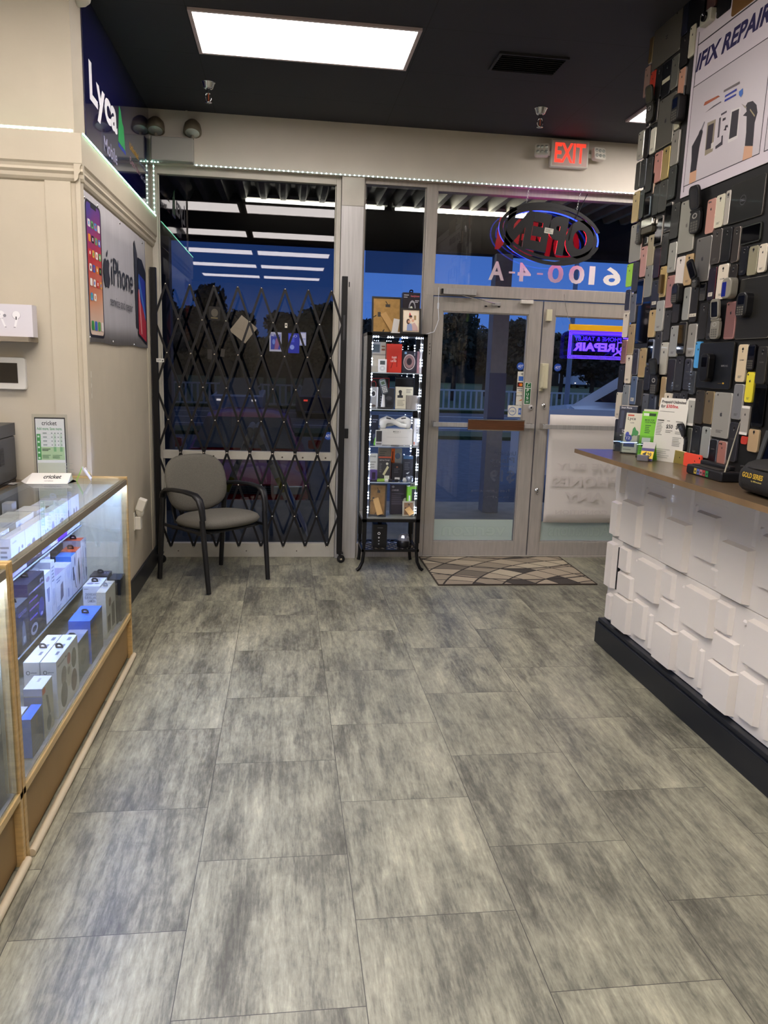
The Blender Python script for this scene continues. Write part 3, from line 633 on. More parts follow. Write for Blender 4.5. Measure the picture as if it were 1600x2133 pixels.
nvs, nfs = curve_text('OPEN', .008, .02); mb = MB(); mb.add([(-(v[0]-mxx)*sx*1.0, .032+v[2], (v[1]-myy)*sz*1.0) for v in nvs], nfs, red); mb.build('red_neon', t)
mb = MB(); ellipse_band(mb, .402, .216, .008, .030, .038, blu, 0, 360); ellipse_band(mb, .358, .170, .008, .030, .038, blu, 0, 360); mb.build('blue_neon', t)
mb = MB(); F = Face(mb, (-.055, -.0075, .0), (.07, 0, 0), (0, 0, .04)); F.rect(0, 0, 1, 1, C('cfccc2')).lines(.1, .15, .9, .85, 4, C('77766e')); mb.build('rating_label', t)
for x, px in ((-.23, 1083), (.17, 1212)):
    mb = MB(); zt = 2.90-c0.z; pts = [(x, 0, .19+k*(zt-.19)/14) for k in range(15)]
    for k in range(14):
        a, b = Vector(pts[k]), Vector(pts[k+1]); o_ = Vector((.004, 0, 0)) if k % 2 else Vector((0, .004, 0))
        mb.tube([a+o_, (a+b)/2+o_*1.3, b+o_, (a+b)/2-o_*1.3, a-o_], .0012, chrome, 5, cap=False)
    mb.build('chain', t)
mb = MB(); mb.tube([(.15, -.01, -.02), (.152, -.02, .1), (.20, -.012, .25), (.222, -.02, .33)], .0028, rubber, 6); mb.build('power_cord', t)
# violet acrylic repair sign behind the right leaf
t = thing('repair_sign', 'violet edge-lit acrylic sign with a yellow top bar hanging at the right door', 'sign', (2.228, 5.985, 1.649))
acr = glass('acrylic_sheet', (225, 222, 255)); vio = mat('violet_light', (110, 80, 255), .5, emit=(78, 42, 255), es=2.6); vio2 = mat('violet_light_soft', (60, 40, 200), .5, emit=(58, 14, 255), es=1.1)
mb = MB(); mb.box(0, .66, 0, .006, 0, .215, acr); mb.build('acrylic_panel', t)
mb = MB(); mb.box(-.003, .663, -.012, .018, .215, .262, mat('yellow_bar', (244, 184, 36), .4)); mb.build('top_bar', t, bevel=.002)
mb = MB(); F = Face(mb, (0, -.001, 0), (.66, 0, 0), (0, 0, .215)); F.rect(0, .84, 1, .99, vio2)
for e_ in (0, .016, .032):
    F.line([(e_, e_*3), (1-e_, e_*3), (1-e_, 1-e_*3), (e_, 1-e_*3), (e_, e_*3)], .022, vio)
F.txt('PHONE & TABLET', .07, .64, .66, .80, vio2, .02, 0, True).txt('REPAIR', .06, .27, .585, .58, vio, .05, 0, True)
F.line([(.62, .25), (.62, .62), (.73, .62), (.73, .25), (.62, .25)], .035, vio).line([(.60, .42), (.68, .14)], .05, vio).line([(.57, .14), (.68, .36)], .05, vio).ring(.685, .40, .03, .07, .4, vio)
F.line([(.74, .30), (.98, .30), (.98, .42), (.74, .42)], .06, vio).line([(.68, .78), (.95, .78)], .04, vio)
mb.build('engraved_lettering', t)
mb = MB(); mb.tube([(.01, 0, .262), (-.02, .01, .32), (-.05, .03, .44), (-.055, .03, .49)], .0022, chrome, 5); mb.build('hanger_chain', t)
# white sheet taped to the right door
mb = MB(); vs = []; fs = []; nx_, nz_ = 16, 12
for i in range(nx_+1):
    for j in range(nz_+1):
        a, b_ = i/nx_, j/nz_; vs.append((2.135+.66*a+.006*(1-b_), 6.034-.006*sin(a*5+b_*2)*(.3+abs(b_-.85)), .300+.895*b_-.004*a))
for i in range(nx_):
    for j in range(nz_): a = i*(nz_+1)+j; fs.append((a, a+nz_+1, a+nz_+2, a+1))
paper = mat('white_paper', (226, 220, 214), .7, bump=.05, bscale=8)
mb.add(vs, fs, paper, True); o = mb.build('paper_poster'); o.modifiers.new('solid', 'SOLIDIFY').thickness = .0012
tag(o, 'large blank white paper poster hung on the inside of the right door', 'poster')
gh = mat('show_through_print', (214, 207, 202), .7); mb = MB(); F = Face(mb, (2.14, 6.022, .30), (.65, 0, 0), (0, 0, .89))
F.txt('WE BUY', .12, .50, .92, .56, gh, .02, 0, True).txt('PHONES', .08, .34, .95, .44, gh, .04, 0, True).txt('ANY', .25, .20, .8, .29, gh, .04, 0, True).txt('CONDITION', .15, .08, .85, .12, gh, .02, 0, True)
mb.build('show_through_print', o)
# papers and small things taped to the big window
def note(cx, cy, w_, h_, rot, colr, label, prints=(), name='taped_paper', cat='paper'):
    p = atY(cx, cy, 6.084); mb = MB(); mb.box(-w_/2, w_/2, -.001, 0, -h_/2, h_/2, colr); F = Face(mb, (-w_/2, -.001, -h_/2), (w_, 0, 0), (0, 0, h_))
    for f in prints: f(F)
    o = mb.build(name, loc=p); o.rotation_euler = (0, R_(rot), 0); return tag(o, label, cat)
pp = mat('translucent_paper', (150, 140, 124), .8)
note(507, 686, .15, .15, 38, pp, 'crumpled diamond-turned sheet taped to the middle of the big window', [lambda F: F.line([(.1, .3), (.5, .45), (.9, .2)], .02, C('8a8070')).line([(.3, .9), (.5, .4)], .015, C('8a8070'))])
note(447, 653, .085, .10, 3, mat('dim_paper', (44, 42, 40), .8), 'dim backlit flyer on the big window left of the diamond-turned sheet', [lambda F: F.ell(.5, .55, .3, .3, C('5a5448')).rect(.2, .12, .8, .22, C('6b6040'))])
note(437, 738, .035, .075, 0, mat('dim_paper2', (58, 56, 54), .8), 'small grey strip of paper on the big window below the backlit flyer')
note(464, 735, .03, .06, 8, mat('dim_paper3', (66, 64, 60), .8), 'torn corner of paper on the big window right of the small grey strip')
note(596, 678, .018, .035, 0, plastic_w, 'small white contact sensor on the glass above the screen reflections', [lambda F: F.ell(.5, .55, .3, .2, C('333333'))], 'window_sensor', 'sensor')
# reflections of bright screens in the glass, painted as flat cards on it
def glow(c, es=0): return mat('glow_%s' % c, c, .5, emit=c, es=es) if es > 1 else mat('screen_reflection_%s' % c, c, .5)
note(574, 712, .092, .145, 0, glow('b9c0dc', .45), 'small painted screen reflection with a blue figure at the right of the big window', [lambda F: F.rect(.1, .1, .9, .9, glow('3040a8')).txt('METRO', .15, .78, .85, .9, glow('d8dcf0')).pol([(.4, .1), (.7, .1), (.85, .45), (.7, .8), (.5, .6)], glow('8a5a88')).ell(.35, .5, .12, .14, glow('6c8ce0'))], 'flyer', 'flyer')
note(612, 715, .085, .15, 0, glow('2030b0', .35), 'deep blue painted screen reflection next to the one with the blue figure', [lambda F: F.rect(.05, .55, .55, .95, glow('4050d8')).ell(.35, .3, .2, .12, glow('8aa0f0')).txt('GO', .2, .8, .8, .92, glow('a8b4f0'))], 'flyer', 'flyer')
note(631, 706, .05, .10, 0, glow('9aa4dc', .4), 'pale painted screen reflection right of the deep blue one on the big window', [lambda F: F.rect(.1, .55, .9, .92, glow('d2d8f4')).rect(.1, .1, .9, .45, glow('c0c8ec'))], 'flyer', 'flyer')
# ------------------------------------------------------------------ folding gate
gm = mat('black_gate_steel', (20, 19, 21), .38, .3); rv = mat('rivet', (214, 206, 192), .2, 1.0)
GY = 5.86; t = thing('folding_gate', 'black folding scissor gate on casters standing across the big window', 'security gate', (-.25, GY, 0))
def gx(x): return x+.25
for s, x in (('l', -.945), ('r', .4300)):
    mb = MB(); mb.box(gx(x)-.021, gx(x)+.021, -.02, .02, .085, 2.178, gm); p_ = mb.build('post', t, bevel=.002)
    c = MB(); c.box(gx(x)-.02, gx(x)+.03, -.022, .022, .075, .085, gm); c.bar((gx(x), 0, .08), (gx(x)+.018, 0, .04), .02, .034, gm, (1, 0, 0))
    c.build('caster_fork', p_); q = MB(); q.lathe([(.0, -.012), (.012, -.012), (.028, -.011), (.031, -.006), (.031, .006), (.028, .011), (.012, .012), (0, .012)], (gx(x)+.016, 0, .031), rubber, 18, 'y'); q.lathe([(0, -.0125), (.009, -.0122)], (gx(x)+.016, 0, .031), rv, 12, 'y'); q.build('caster_wheel', p_)
    if s == 'r':
        c = MB(); c.box(gx(x)+.02, gx(x)+.05, -.018, .018, .985, 1.06, gm); c.build('latch', p_, bevel=.003)
        c = MB(); c.box(gx(x)-.006, gx(x)+.006, -.024, -.02, 1.72, 1.9, C('3a3a3e')); c.build('slot', p_)
    else:
        c = MB(); F = Face(c, (gx(x)+.012, -.0215, 1.515), (.055, 0, 0), (0, 0, .026)); F.rect(0, 0, 1, 1, C('d8d8d0')).txt('GATE', .08, .3, .6, .75, C('444444')).ell(.82, .4, .1, .2, C('333333')); c.build('maker_tag', p_)
dx, dz, xa, top = .0852, .2423, -.860, 2.068
xl, xr = -.945, .4182
def clip(x0, z0, sgn):
    """lattice line descending from a top pivot; returns end points inside the posts"""
    x1, z1 = x0+sgn*dx*8, z0-dz*8
    if x1 > xr: z1 = z0-dz*(xr-x0)/dx; x1 = xr
    if x1 < xl: z1 = z0-dz*(x0-xl)/dx; x1 = xl
    return (x1, z1)
lines_ = []
for i in range(8):
    x = xa+2*dx*i
    for sgn in (1, -1): lines_.append(((x, top), clip(x, top, sgn), sgn))
for k in (1, 3, 5, 7):                              # bars that start at the posts
    for x, sgn in ((xl, 1), (xr, -1)):
        z = top-dz*k; n_ = 8-k; x1 = x+sgn*dx*n_; lines_.append(((x, z), (x1, z-dz*n_), sgn))
for (x0, z0), (x1, z1), sgn in lines_:
    mb = MB(); yo = -.006 if sgn > 0 else .006
    mb.bar((gx(x0), yo, z0), (gx(x1), yo, z1), .0165, .003, gm, (1, 0, 0)); mb.build('lattice_bar', t)
piv = []
for r_ in range(9):
    for i in range(9):
        x = xa+2*dx*i-(dx if r_ % 2 else 0)
        if r_ % 2 == 0 and i > 7: continue
        piv.append((max(xl, min(xr, x)), top-dz*r_))
for x, z in piv:
    mb = MB(); mb.lathe([(0, -.0155), (.0045, -.0145), (.0062, -.011), (.0062, -.0075)], (gx(x), 0, z), rv, 10, 'y'); mb.build('rivet', t)
# ------------------------------------------------------------------ chair
fab = mat('grey_tweed', (102, 99, 91), .95, noise=.22, nscale=260, bump=.6, bscale=420)
blk = mat('black_chair_plastic', (22, 22, 24), .42, bump=.15, bscale=300)
fr_ = Vector((-.524, 5.033)); fl_ = Vector((-.108, 5.387)); bl_ = Vector((-.463, 5.747)); br_ = Vector((-.871, 5.422))
ctr = (fr_+fl_+bl_+br_)/4; fwd = ((fr_+fl_)-(bl_+br_)).normalized(); ang = math.atan2(fwd.y, fwd.x)+pi/2
t = thing('guest_chair', 'grey fabric guest chair with black arms and legs in front of the folding gate', 'chair', (ctr.x, ctr.y, 0), ang)
# local frame: -y is forward, x is the chair's left-right
W2, D2 = .272, .272
def pad(mb, rx, rz_, th, m, puff=.02, n=40, ex=2.6, bend=0, frame=None):
    """super-ellipse cushion, lying in x-y plane"""
    prof = [(0, th/2), (.55, th/2*.98), (.82, th/2*.86), (.95, th/2*.5), (1, 0), (.95, -th/2*.5), (.82, -th/2*.8), (.5, -th/2*.9), (0, -th/2*.9)]
    rings = []
    for s_, h in prof:
        q = []
        for k in range(n):
            a = 2*pi*k/n; c, d = cos(a), sin(a); r = (abs(c)**ex+abs(d)**ex)**(-1/ex)
            x, y = c*r*rx*s_, d*r*rz_*s_; v = Vector((x, y, h+bend*(x/rx)**2))
            q.append(tuple(frame @ v if frame else v))
        rings.append(q)
    mb.loft(rings, m, cap=False)
mb = MB(); pad(mb, .274, .252, .092, fab, ex=2.7, frame=Matrix.Translation((0, -.045, .452)) @ Matrix.Rotation(R_(-3), 4, 'X')); mb.build('seat', t)
mb = MB(); mb.box(-.2, .2, -.22, .16, .395, .412, blk); mb.build('seat_pan', t, bevel=.01)
bf = Matrix.Translation((0, .225, .675)) @ Matrix.Rotation(R_(78), 4, 'X')
mb = MB(); pad(mb, .262, .205, .07, fab, ex=2.9, bend=.035, frame=bf); mb.build('backrest', t)
for sx in (-1, 1):
    mb = MB(); mb.tube([(sx*.15, .15, .40), (sx*.15, .235, .40), (sx*.15, .262, .47), (sx*.15, .275, .62)], [(.018, .006)]*4, blk, 10, flat=(1, 0, 0)); mb.build('back_support', t)
    mb = MB(); mb.tube([(sx*.262, -W2-.0, .006), (sx*.268, -.235, .36), (sx*.272, -.222, .50)], [.0165, .0185, .0185], blk, 12); mb.build('leg', t)
    mb = MB(); mb.tube([(sx*W2, D2, .006), (sx*.27, .245, .30), (sx*.268, .225, .50), (sx*.268, .215, .60)], [.0165, .0185, .0185, .017], blk, 12); mb.build('leg', t)
    mb = MB(); mb.tube([(sx*.27, -.23, .50), (sx*.275, -.222, .58), (sx*.278, -.205, .632), (sx*.280, -.16, .662), (sx*.282, -.06, .672), (sx*.278, .08, .668), (sx*.272, .18, .655), (sx*.266, .222, .63), (sx*.266, .235, .59)],
                       [(.020, .020), (.024, .018), (.028, .016), (.030, .014), (.031, .013), (.029, .013), (.024, .014), (.02, .016), (.018, .017)], blk, 12, flat=(1, 0, 0)); mb.build('armrest', t)
    mb = MB(); mb.tube([(sx*.262, -.23, .405), (sx*.262, .235, .405)], .012, blk, 8); mb.build('side_rail', t)
mb = MB(); mb.tube([(-.262, .12, .395), (.262, .12, .395)], .012, blk, 8); mb.tube([(-.262, -.16, .395), (.262, -.16, .395)], .012, blk, 8); mb.build('cross_rail', t)
# ------------------------------------------------------------------ rug
def rug_material():
    m = bpy.data.materials.new('rug_pile'); m.use_nodes = True; tt = m.node_tree; b = tt.nodes['Principled BSDF']; b.inputs['Roughness'].default_value = .95
    tc = tt.nodes.new('ShaderNodeTexCoord'); n = tt.nodes.new('ShaderNodeTexNoise'); n.inputs['Scale'].default_value = 180; tt.links.new(tc.outputs['Object'], n.inputs['Vector'])
    bp = tt.nodes.new('ShaderNodeBump'); bp.inputs['Strength'].default_value = .8; bp.inputs['Distance'].default_value = .004; tt.links.new(n.outputs[0], bp.inputs['Height']); tt.links.new(bp.outputs[0], b.inputs['Normal'])
    b.inputs['Base Color'].default_value = lin((150, 138, 118)); return m
def arc_rug():
    """woven pattern: crossing families of arcs over tan, taupe and charcoal cells (procedural)"""
    m = rug_material(); tt = m.node_tree; b = tt.nodes['Principled BSDF']; Nn = tt.nodes.new; Lk = tt.links.new; tc = Nn('ShaderNodeTexCoord')
    def M(op, a, c=None):
        n = Nn('ShaderNodeMath'); n.operation = op
        for i, v in enumerate((a, c)):
            if v is None: continue
            if isinstance(v, (int, float)): n.inputs[i].default_value = v
            else: Lk(v, n.inputs[i])
        return n.outputs[0]
    def dist(cx, cy):
        n = Nn('ShaderNodeVectorMath'); n.operation = 'DISTANCE'; Lk(tc.outputs['Object'], n.inputs[0]); n.inputs[1].default_value = (cx, cy, 0.006); return n.outputs['Value']
    d1 = M('DIVIDE', dist(-.55, -.75), .155); d2 = M('DIVIDE', dist(.75, -.9), .20); d3 = M('DIVIDE', dist(.1, .95), .31)
    ln_ = None
    for d in (d1, d2, d3):
        f = M('FRACT', d); q = M('MINIMUM', f, M('SUBTRACT', 1, f)); ln_ = q if ln_ is None else M('MINIMUM', ln_, q)
    line = M('LESS_THAN', ln_, .035); cb = Nn('ShaderNodeCombineXYZ')
    for i, d in enumerate((d1, d2, d3)): Lk(M('FLOOR', d), cb.inputs[i])
    w = Nn('ShaderNodeTexWhiteNoise'); Lk(cb.outputs[0], w.inputs['Vector']); r = Nn('ShaderNodeValToRGB'); r.color_ramp.interpolation = 'CONSTANT'; Lk(w.outputs['Value'], r.inputs[0])
    e = r.color_ramp.elements; e[0].color = lin((170, 156, 134)); e[1].position = .84; e[1].color = lin((66, 60, 54))
    for p, c in ((.3, (146, 134, 116)), (.55, (184, 172, 148)), (.72, (112, 102, 90))): q = e.new(p); q.color = lin(c)
    mx = Nn('ShaderNodeMix'); mx.data_type = 'RGBA'; Lk(line, mx.inputs[0]); Lk(r.outputs[0], mx.inputs[6]); mx.inputs[7].default_value = lin((44, 38, 33)); Lk(mx.outputs[2], b.inputs['Base Color']); return m
mb = MB(); mb.box(-.592, .592, -.402, .40, .0005, .009, arc_rug()); o = mb.build('rug', loc=(1.70, 5.615, 0), bevel=.003); tag(o, 'tan and charcoal rug with crossing arcs lying before the doors', 'rug')
mb = MB(); be = mat('rug_binding', (70, 62, 54), .9)
for q in ((-.6, .6, -.41, -.40), (-.6, .6, .40, .408), (-.6, -.592, -.40, .40), (.592, .6, -.40, .40)): mb.box(q[0], q[1], q[2], q[3], .0005, .010, be)
mb.build('binding', o)
# ------------------------------------------------------------------ shelf, cladding, phones on the right wall
PW = 1.872
whitep = mat('white_3d_panel', (226, 219, 209), .32, coat=.15)
mb = MB(); mb.box(1.803, 1.872, -.6, 4.062, 0, .125, black_base); mb.box(1.815, 1.872, -.6, 4.058, .125, .148, black_base)
struct(mb.build('baseboard_right', bevel=.004))
PAT = [(.01, .53, .40, .90, .010), (.0, .03, .42, .51, .030), (.52, .24, .88, .68, .018), (.50, .78, .98, .90, .005), (.82, .04, .94, .20, .010), (.44, .60, .49, .72, .006)]
PAT2 = [(.0, .70, .24, .96, .020), (.50, .57, .97, .95, .030), (.0, .42, .36, .67, .018), (.0, .03, .40, .41, .032), (.46, .10, .74, .48, .022), (.38, .86, .46, .90, .010), (.80, .05, .87, .42, .012), (.42, .54, .49, .70, .008)]
def cladding(ya, yb, z0, z1, pat):
    """ya is the far edge; raised chamfered blocks on a thin sheet"""
    mb = MB(); mb.box(1.850, 1.8715, yb+.0008, ya-.0008, z0+.0008, z1-.0008, whitep)
    for u0, v0, u1, v1, h in pat:
        a, b = ya-(ya-yb)*u0, ya-(ya-yb)*u1; c, d = z0+(z1-z0)*v0, z0+(z1-z0)*v1; i = .013
        a, b = min(a, ya-.004), max(b, yb+.004)
        r0 = [(1.8495, a, c), (1.8495, b, c), (1.8495, b, d), (1.8495, a, d)]
        r1 = [(1.850-h, a-i*.25, c+i*.2), (1.850-h, b+i, c+i*.2), (1.850-h, b+i, d-i*.6), (1.850-h, a-i*.25, d-i*.6)]
        mb.loft([r0, r1], whitep, smooth=False)
    o = mb.build('wall_panel', bevel=.0018); return struct(o)
yy = 4.045
k = 0
for wdt in (.145, .485, .485, .485, .485, .485, .485):
    p1 = PAT if wdt > .2 else [(.05, .04, .72, .44, .026), (.3, .56, .8, .96, .030)]
    p2 = PAT2 if wdt > .2 else [(.02, .42, .70, .95, .030), (.28, .04, .74, .34, .024)]
    cladding(yy, yy-wdt, .635, 1.108, p1); cladding(yy, yy-wdt, .15, .634, p2); yy -= wdt
mb = MB(); mb.box(1.835, 1.8494, 3.905, 3.918, .36, .60, rubber); mb.box(1.835, 1.8494, 3.905, 3.914, .17, .31, rubber); struct(mb.build('wall_panel_gap'))
lam = mat('brown_laminate', (104, 88, 68), .30, noise=.22, nscale=7, stretch=(24, 1.2, 8), coat=.25)
lam_e = mat('laminate_edge', (120, 96, 66), .5, noise=.15, nscale=8, stretch=(10, 1, 1))
mb = MB(); mb.box(1.560, 1.8715, -.6, 3.97, 1.114, 1.136, lam); o = tag(mb.build('wall_shelf', bevel=.002), 'long brown laminate shelf under the wall of phones', 'shelf')
mb = MB(); mb.box(1.5575, 1.560, -.6, 3.972, 1.1145, 1.1355, lam_e); mb.build('edge_band', o)
for x, y in ((1.62, 3.84), (1.62, 3.30), (1.62, 2.72), (1.62, 2.2)):
    mb = MB(); mb.box(x-.02, x+.02, y-.035, y+.035, 1.104, 1.1138, rubber); mb.build('bracket_pad', o, bevel=.002)

def P_(y, z, x=PW):                                    # pixel of a point on the wall
    d = Vector((x, y, z))-CAMP; q = d.dot(CF); return 800+FPX*d.dot(CR)/q, 1066.5-FPX*d.dot(CU)/q
def solve(f, t, a, b):
    fa = f(a)-t
    for _ in range(40):
        m = (a+b)/2
        if (f(m)-t)*fa > 0: a = m
        else: b = m
    return (a+b)/2
def place(xt, yt, xr, yb, xw=PW):
    p = atX(xt, yt, xw); yr = solve(lambda y: P_(y, p.z, xw)[0], xr, p.y, p.y-1.2); zb = solve(lambda z: P_(p.y, z, xw)[1], yb, p.z, p.z-1.2)
    return p.y, p.z, p.y-yr, p.z-zb                     # far edge y, top z, width, height
lens_b = mat('black_lens', (8, 8, 12), .08); glossb = mat('black_gloss', (8, 8, 10), .05, coat=.6)
RZ = -pi/2
rgp = random.Random(11)
LAND = []
def phone(kind, spec, col, label, name='smartphone', cat='phone', off=None, thick=.0085, edge=None, extra=None, rough=.38, metal=.25, rad=None, cam=None, logo=None, tilt=0.0):
    fy, tz, w_, h_ = place(*spec); off = rgp.uniform(.001, .003) if off is None else off
    x0 = PW-off
    o_loc = (x0, fy-w_/2, tz-h_); hx = '%02x%02x%02x' % col if not isinstance(col, str) else col
    c8 = [int(hx[i:i+2], 16) for i in (0, 2, 4)]; lum = sum(c8)/3; kf = .72 if lum < 80 else (.9 if lum < 120 else 1.06)
    m = mat('shell_%s_%d' % (hx, int(metal*100)), tuple(min(250, v*kf) for v in c8), rough, metal, coat=.1)
    em = mat('edge_%s' % (edge or hx), edge or hx, .25, .5)
    r = rad if rad else min(.011, w_*.2)
    mb = MB(); g = .0012
    mb.rprism(-w_/2+g, w_/2-g, g, h_-g, -thick, 0, m, r, 4, .0016, em); o = mb.build(name, loc=o_loc, rz=RZ)
    if tilt: o.rotation_euler = (0, tilt, RZ) if False else (0, 0, RZ)
    tag(o, label, cat)
    pr = MB(); F = Face(pr, (-w_/2, -thick, 0), (w_, 0, 0), (0, 0, h_)); asp = w_/h_; dark = C('1c1c20'); soft = C('4a4846') if sum(lin(hx)[:3]) > .25 else C('6c6a66')
    if logo == 'apple': F.apple(.5, .70, .085, dark if sum(lin(hx)[:3]) > .12 else C('101014'))
    elif logo == 'apple_mid': F.apple(.5, .52, .10 if h_ < .25 else .085, C('26262c'))
    elif logo == 'apple_tint': F.apple(.5, .52, .085, C('6a6660'))
    elif logo == 'windows':
        for i in (0, 1):
            for j in (0, 1): F.rect(.47+i*.035, .52+j*.035*asp, .50+i*.035, .55+j*.035*asp, dark)
    elif logo: F.txt(logo, .3, .56, .7, .60, soft)
    if logo and 'bands' in (extra or ()):
        bm = C('d8cfc8' if edge is None else edge); F.line([(.02, .955), (.98, .955)], .006, bm).line([(.02, .05), (.98, .05)], .006, bm)
    if 'tags' in (extra or ()): F.lines(.3, .10, .7, .17, 3, soft)
    if 'sticker' in (extra or ()): F.rect(.2, .12, .72, .24, C('cfc9bc')).lines(.25, .14, .65, .22, 3, C('55524c'))
    if 'strip' in (extra or ()): F.rect(.05, .14, .95, .22, C('d8d2c4')).txt('LG ok', .12, .16, .8, .2, C('333333'))
    if 'strip_mid' in (extra or ()): F.rect(.05, .40, .92, .52, C('c8c2a8'))
    if 'screen' in (extra or ()): F.rect(.06, .09, .94, .90, glossb)
    if 'whiteends' in (extra or ()): F.rect(.03, .90, .97, .985, C('e6e2da')).rect(.03, .012, .97, .10, C('e6e2da'))
    if 'keys' in (extra or ()):
        kd = C('55524a')
        for i in range(3):
            for j in range(4): F.rect(.16+i*.25, .08+j*.085, .34+i*.25, .135+j*.085, kd)
        F.rect(.14, .56, .86, .90, lens_b)
    if 'redrim' in (extra or ()): F.line([(.985, .01), (.985, .99)], .012, C('b0302c'))
    if pr.v: pr.build('back_print' if 'keys' not in (extra or ()) else 'keypad', o)
    if cam:
        l = MB(); c_ = {'tl': (-w_*.30, h_-.012), 'tl2': (-w_*.28, h_-.014), 'tc': (0, h_*.87), 'tr': (w_*.3, h_-.014)}[cam]
        rr_ = .0042 if cam != 'tc' else .0062
        l.lathe([(0, -.0012), (rr_*.8, -.0012), (rr_, 0)], (c_[0], -thick, c_[1]), lens_b, 12, 'y')
        if cam == 'tl2': l.lathe([(0, -.0012), (rr_*.8, -.0012), (rr_, 0)], (c_[0]+.012, -thick, c_[1]), lens_b, 12, 'y')
        if cam == 'tc': l.lathe([(0, -.0006), (.003, -.0006), (.0035, 0)], (0, -thick, h_*.80), soft, 10, 'y')
        l.build('camera_lens', o)
    return o, (fy, tz, w_, h_)
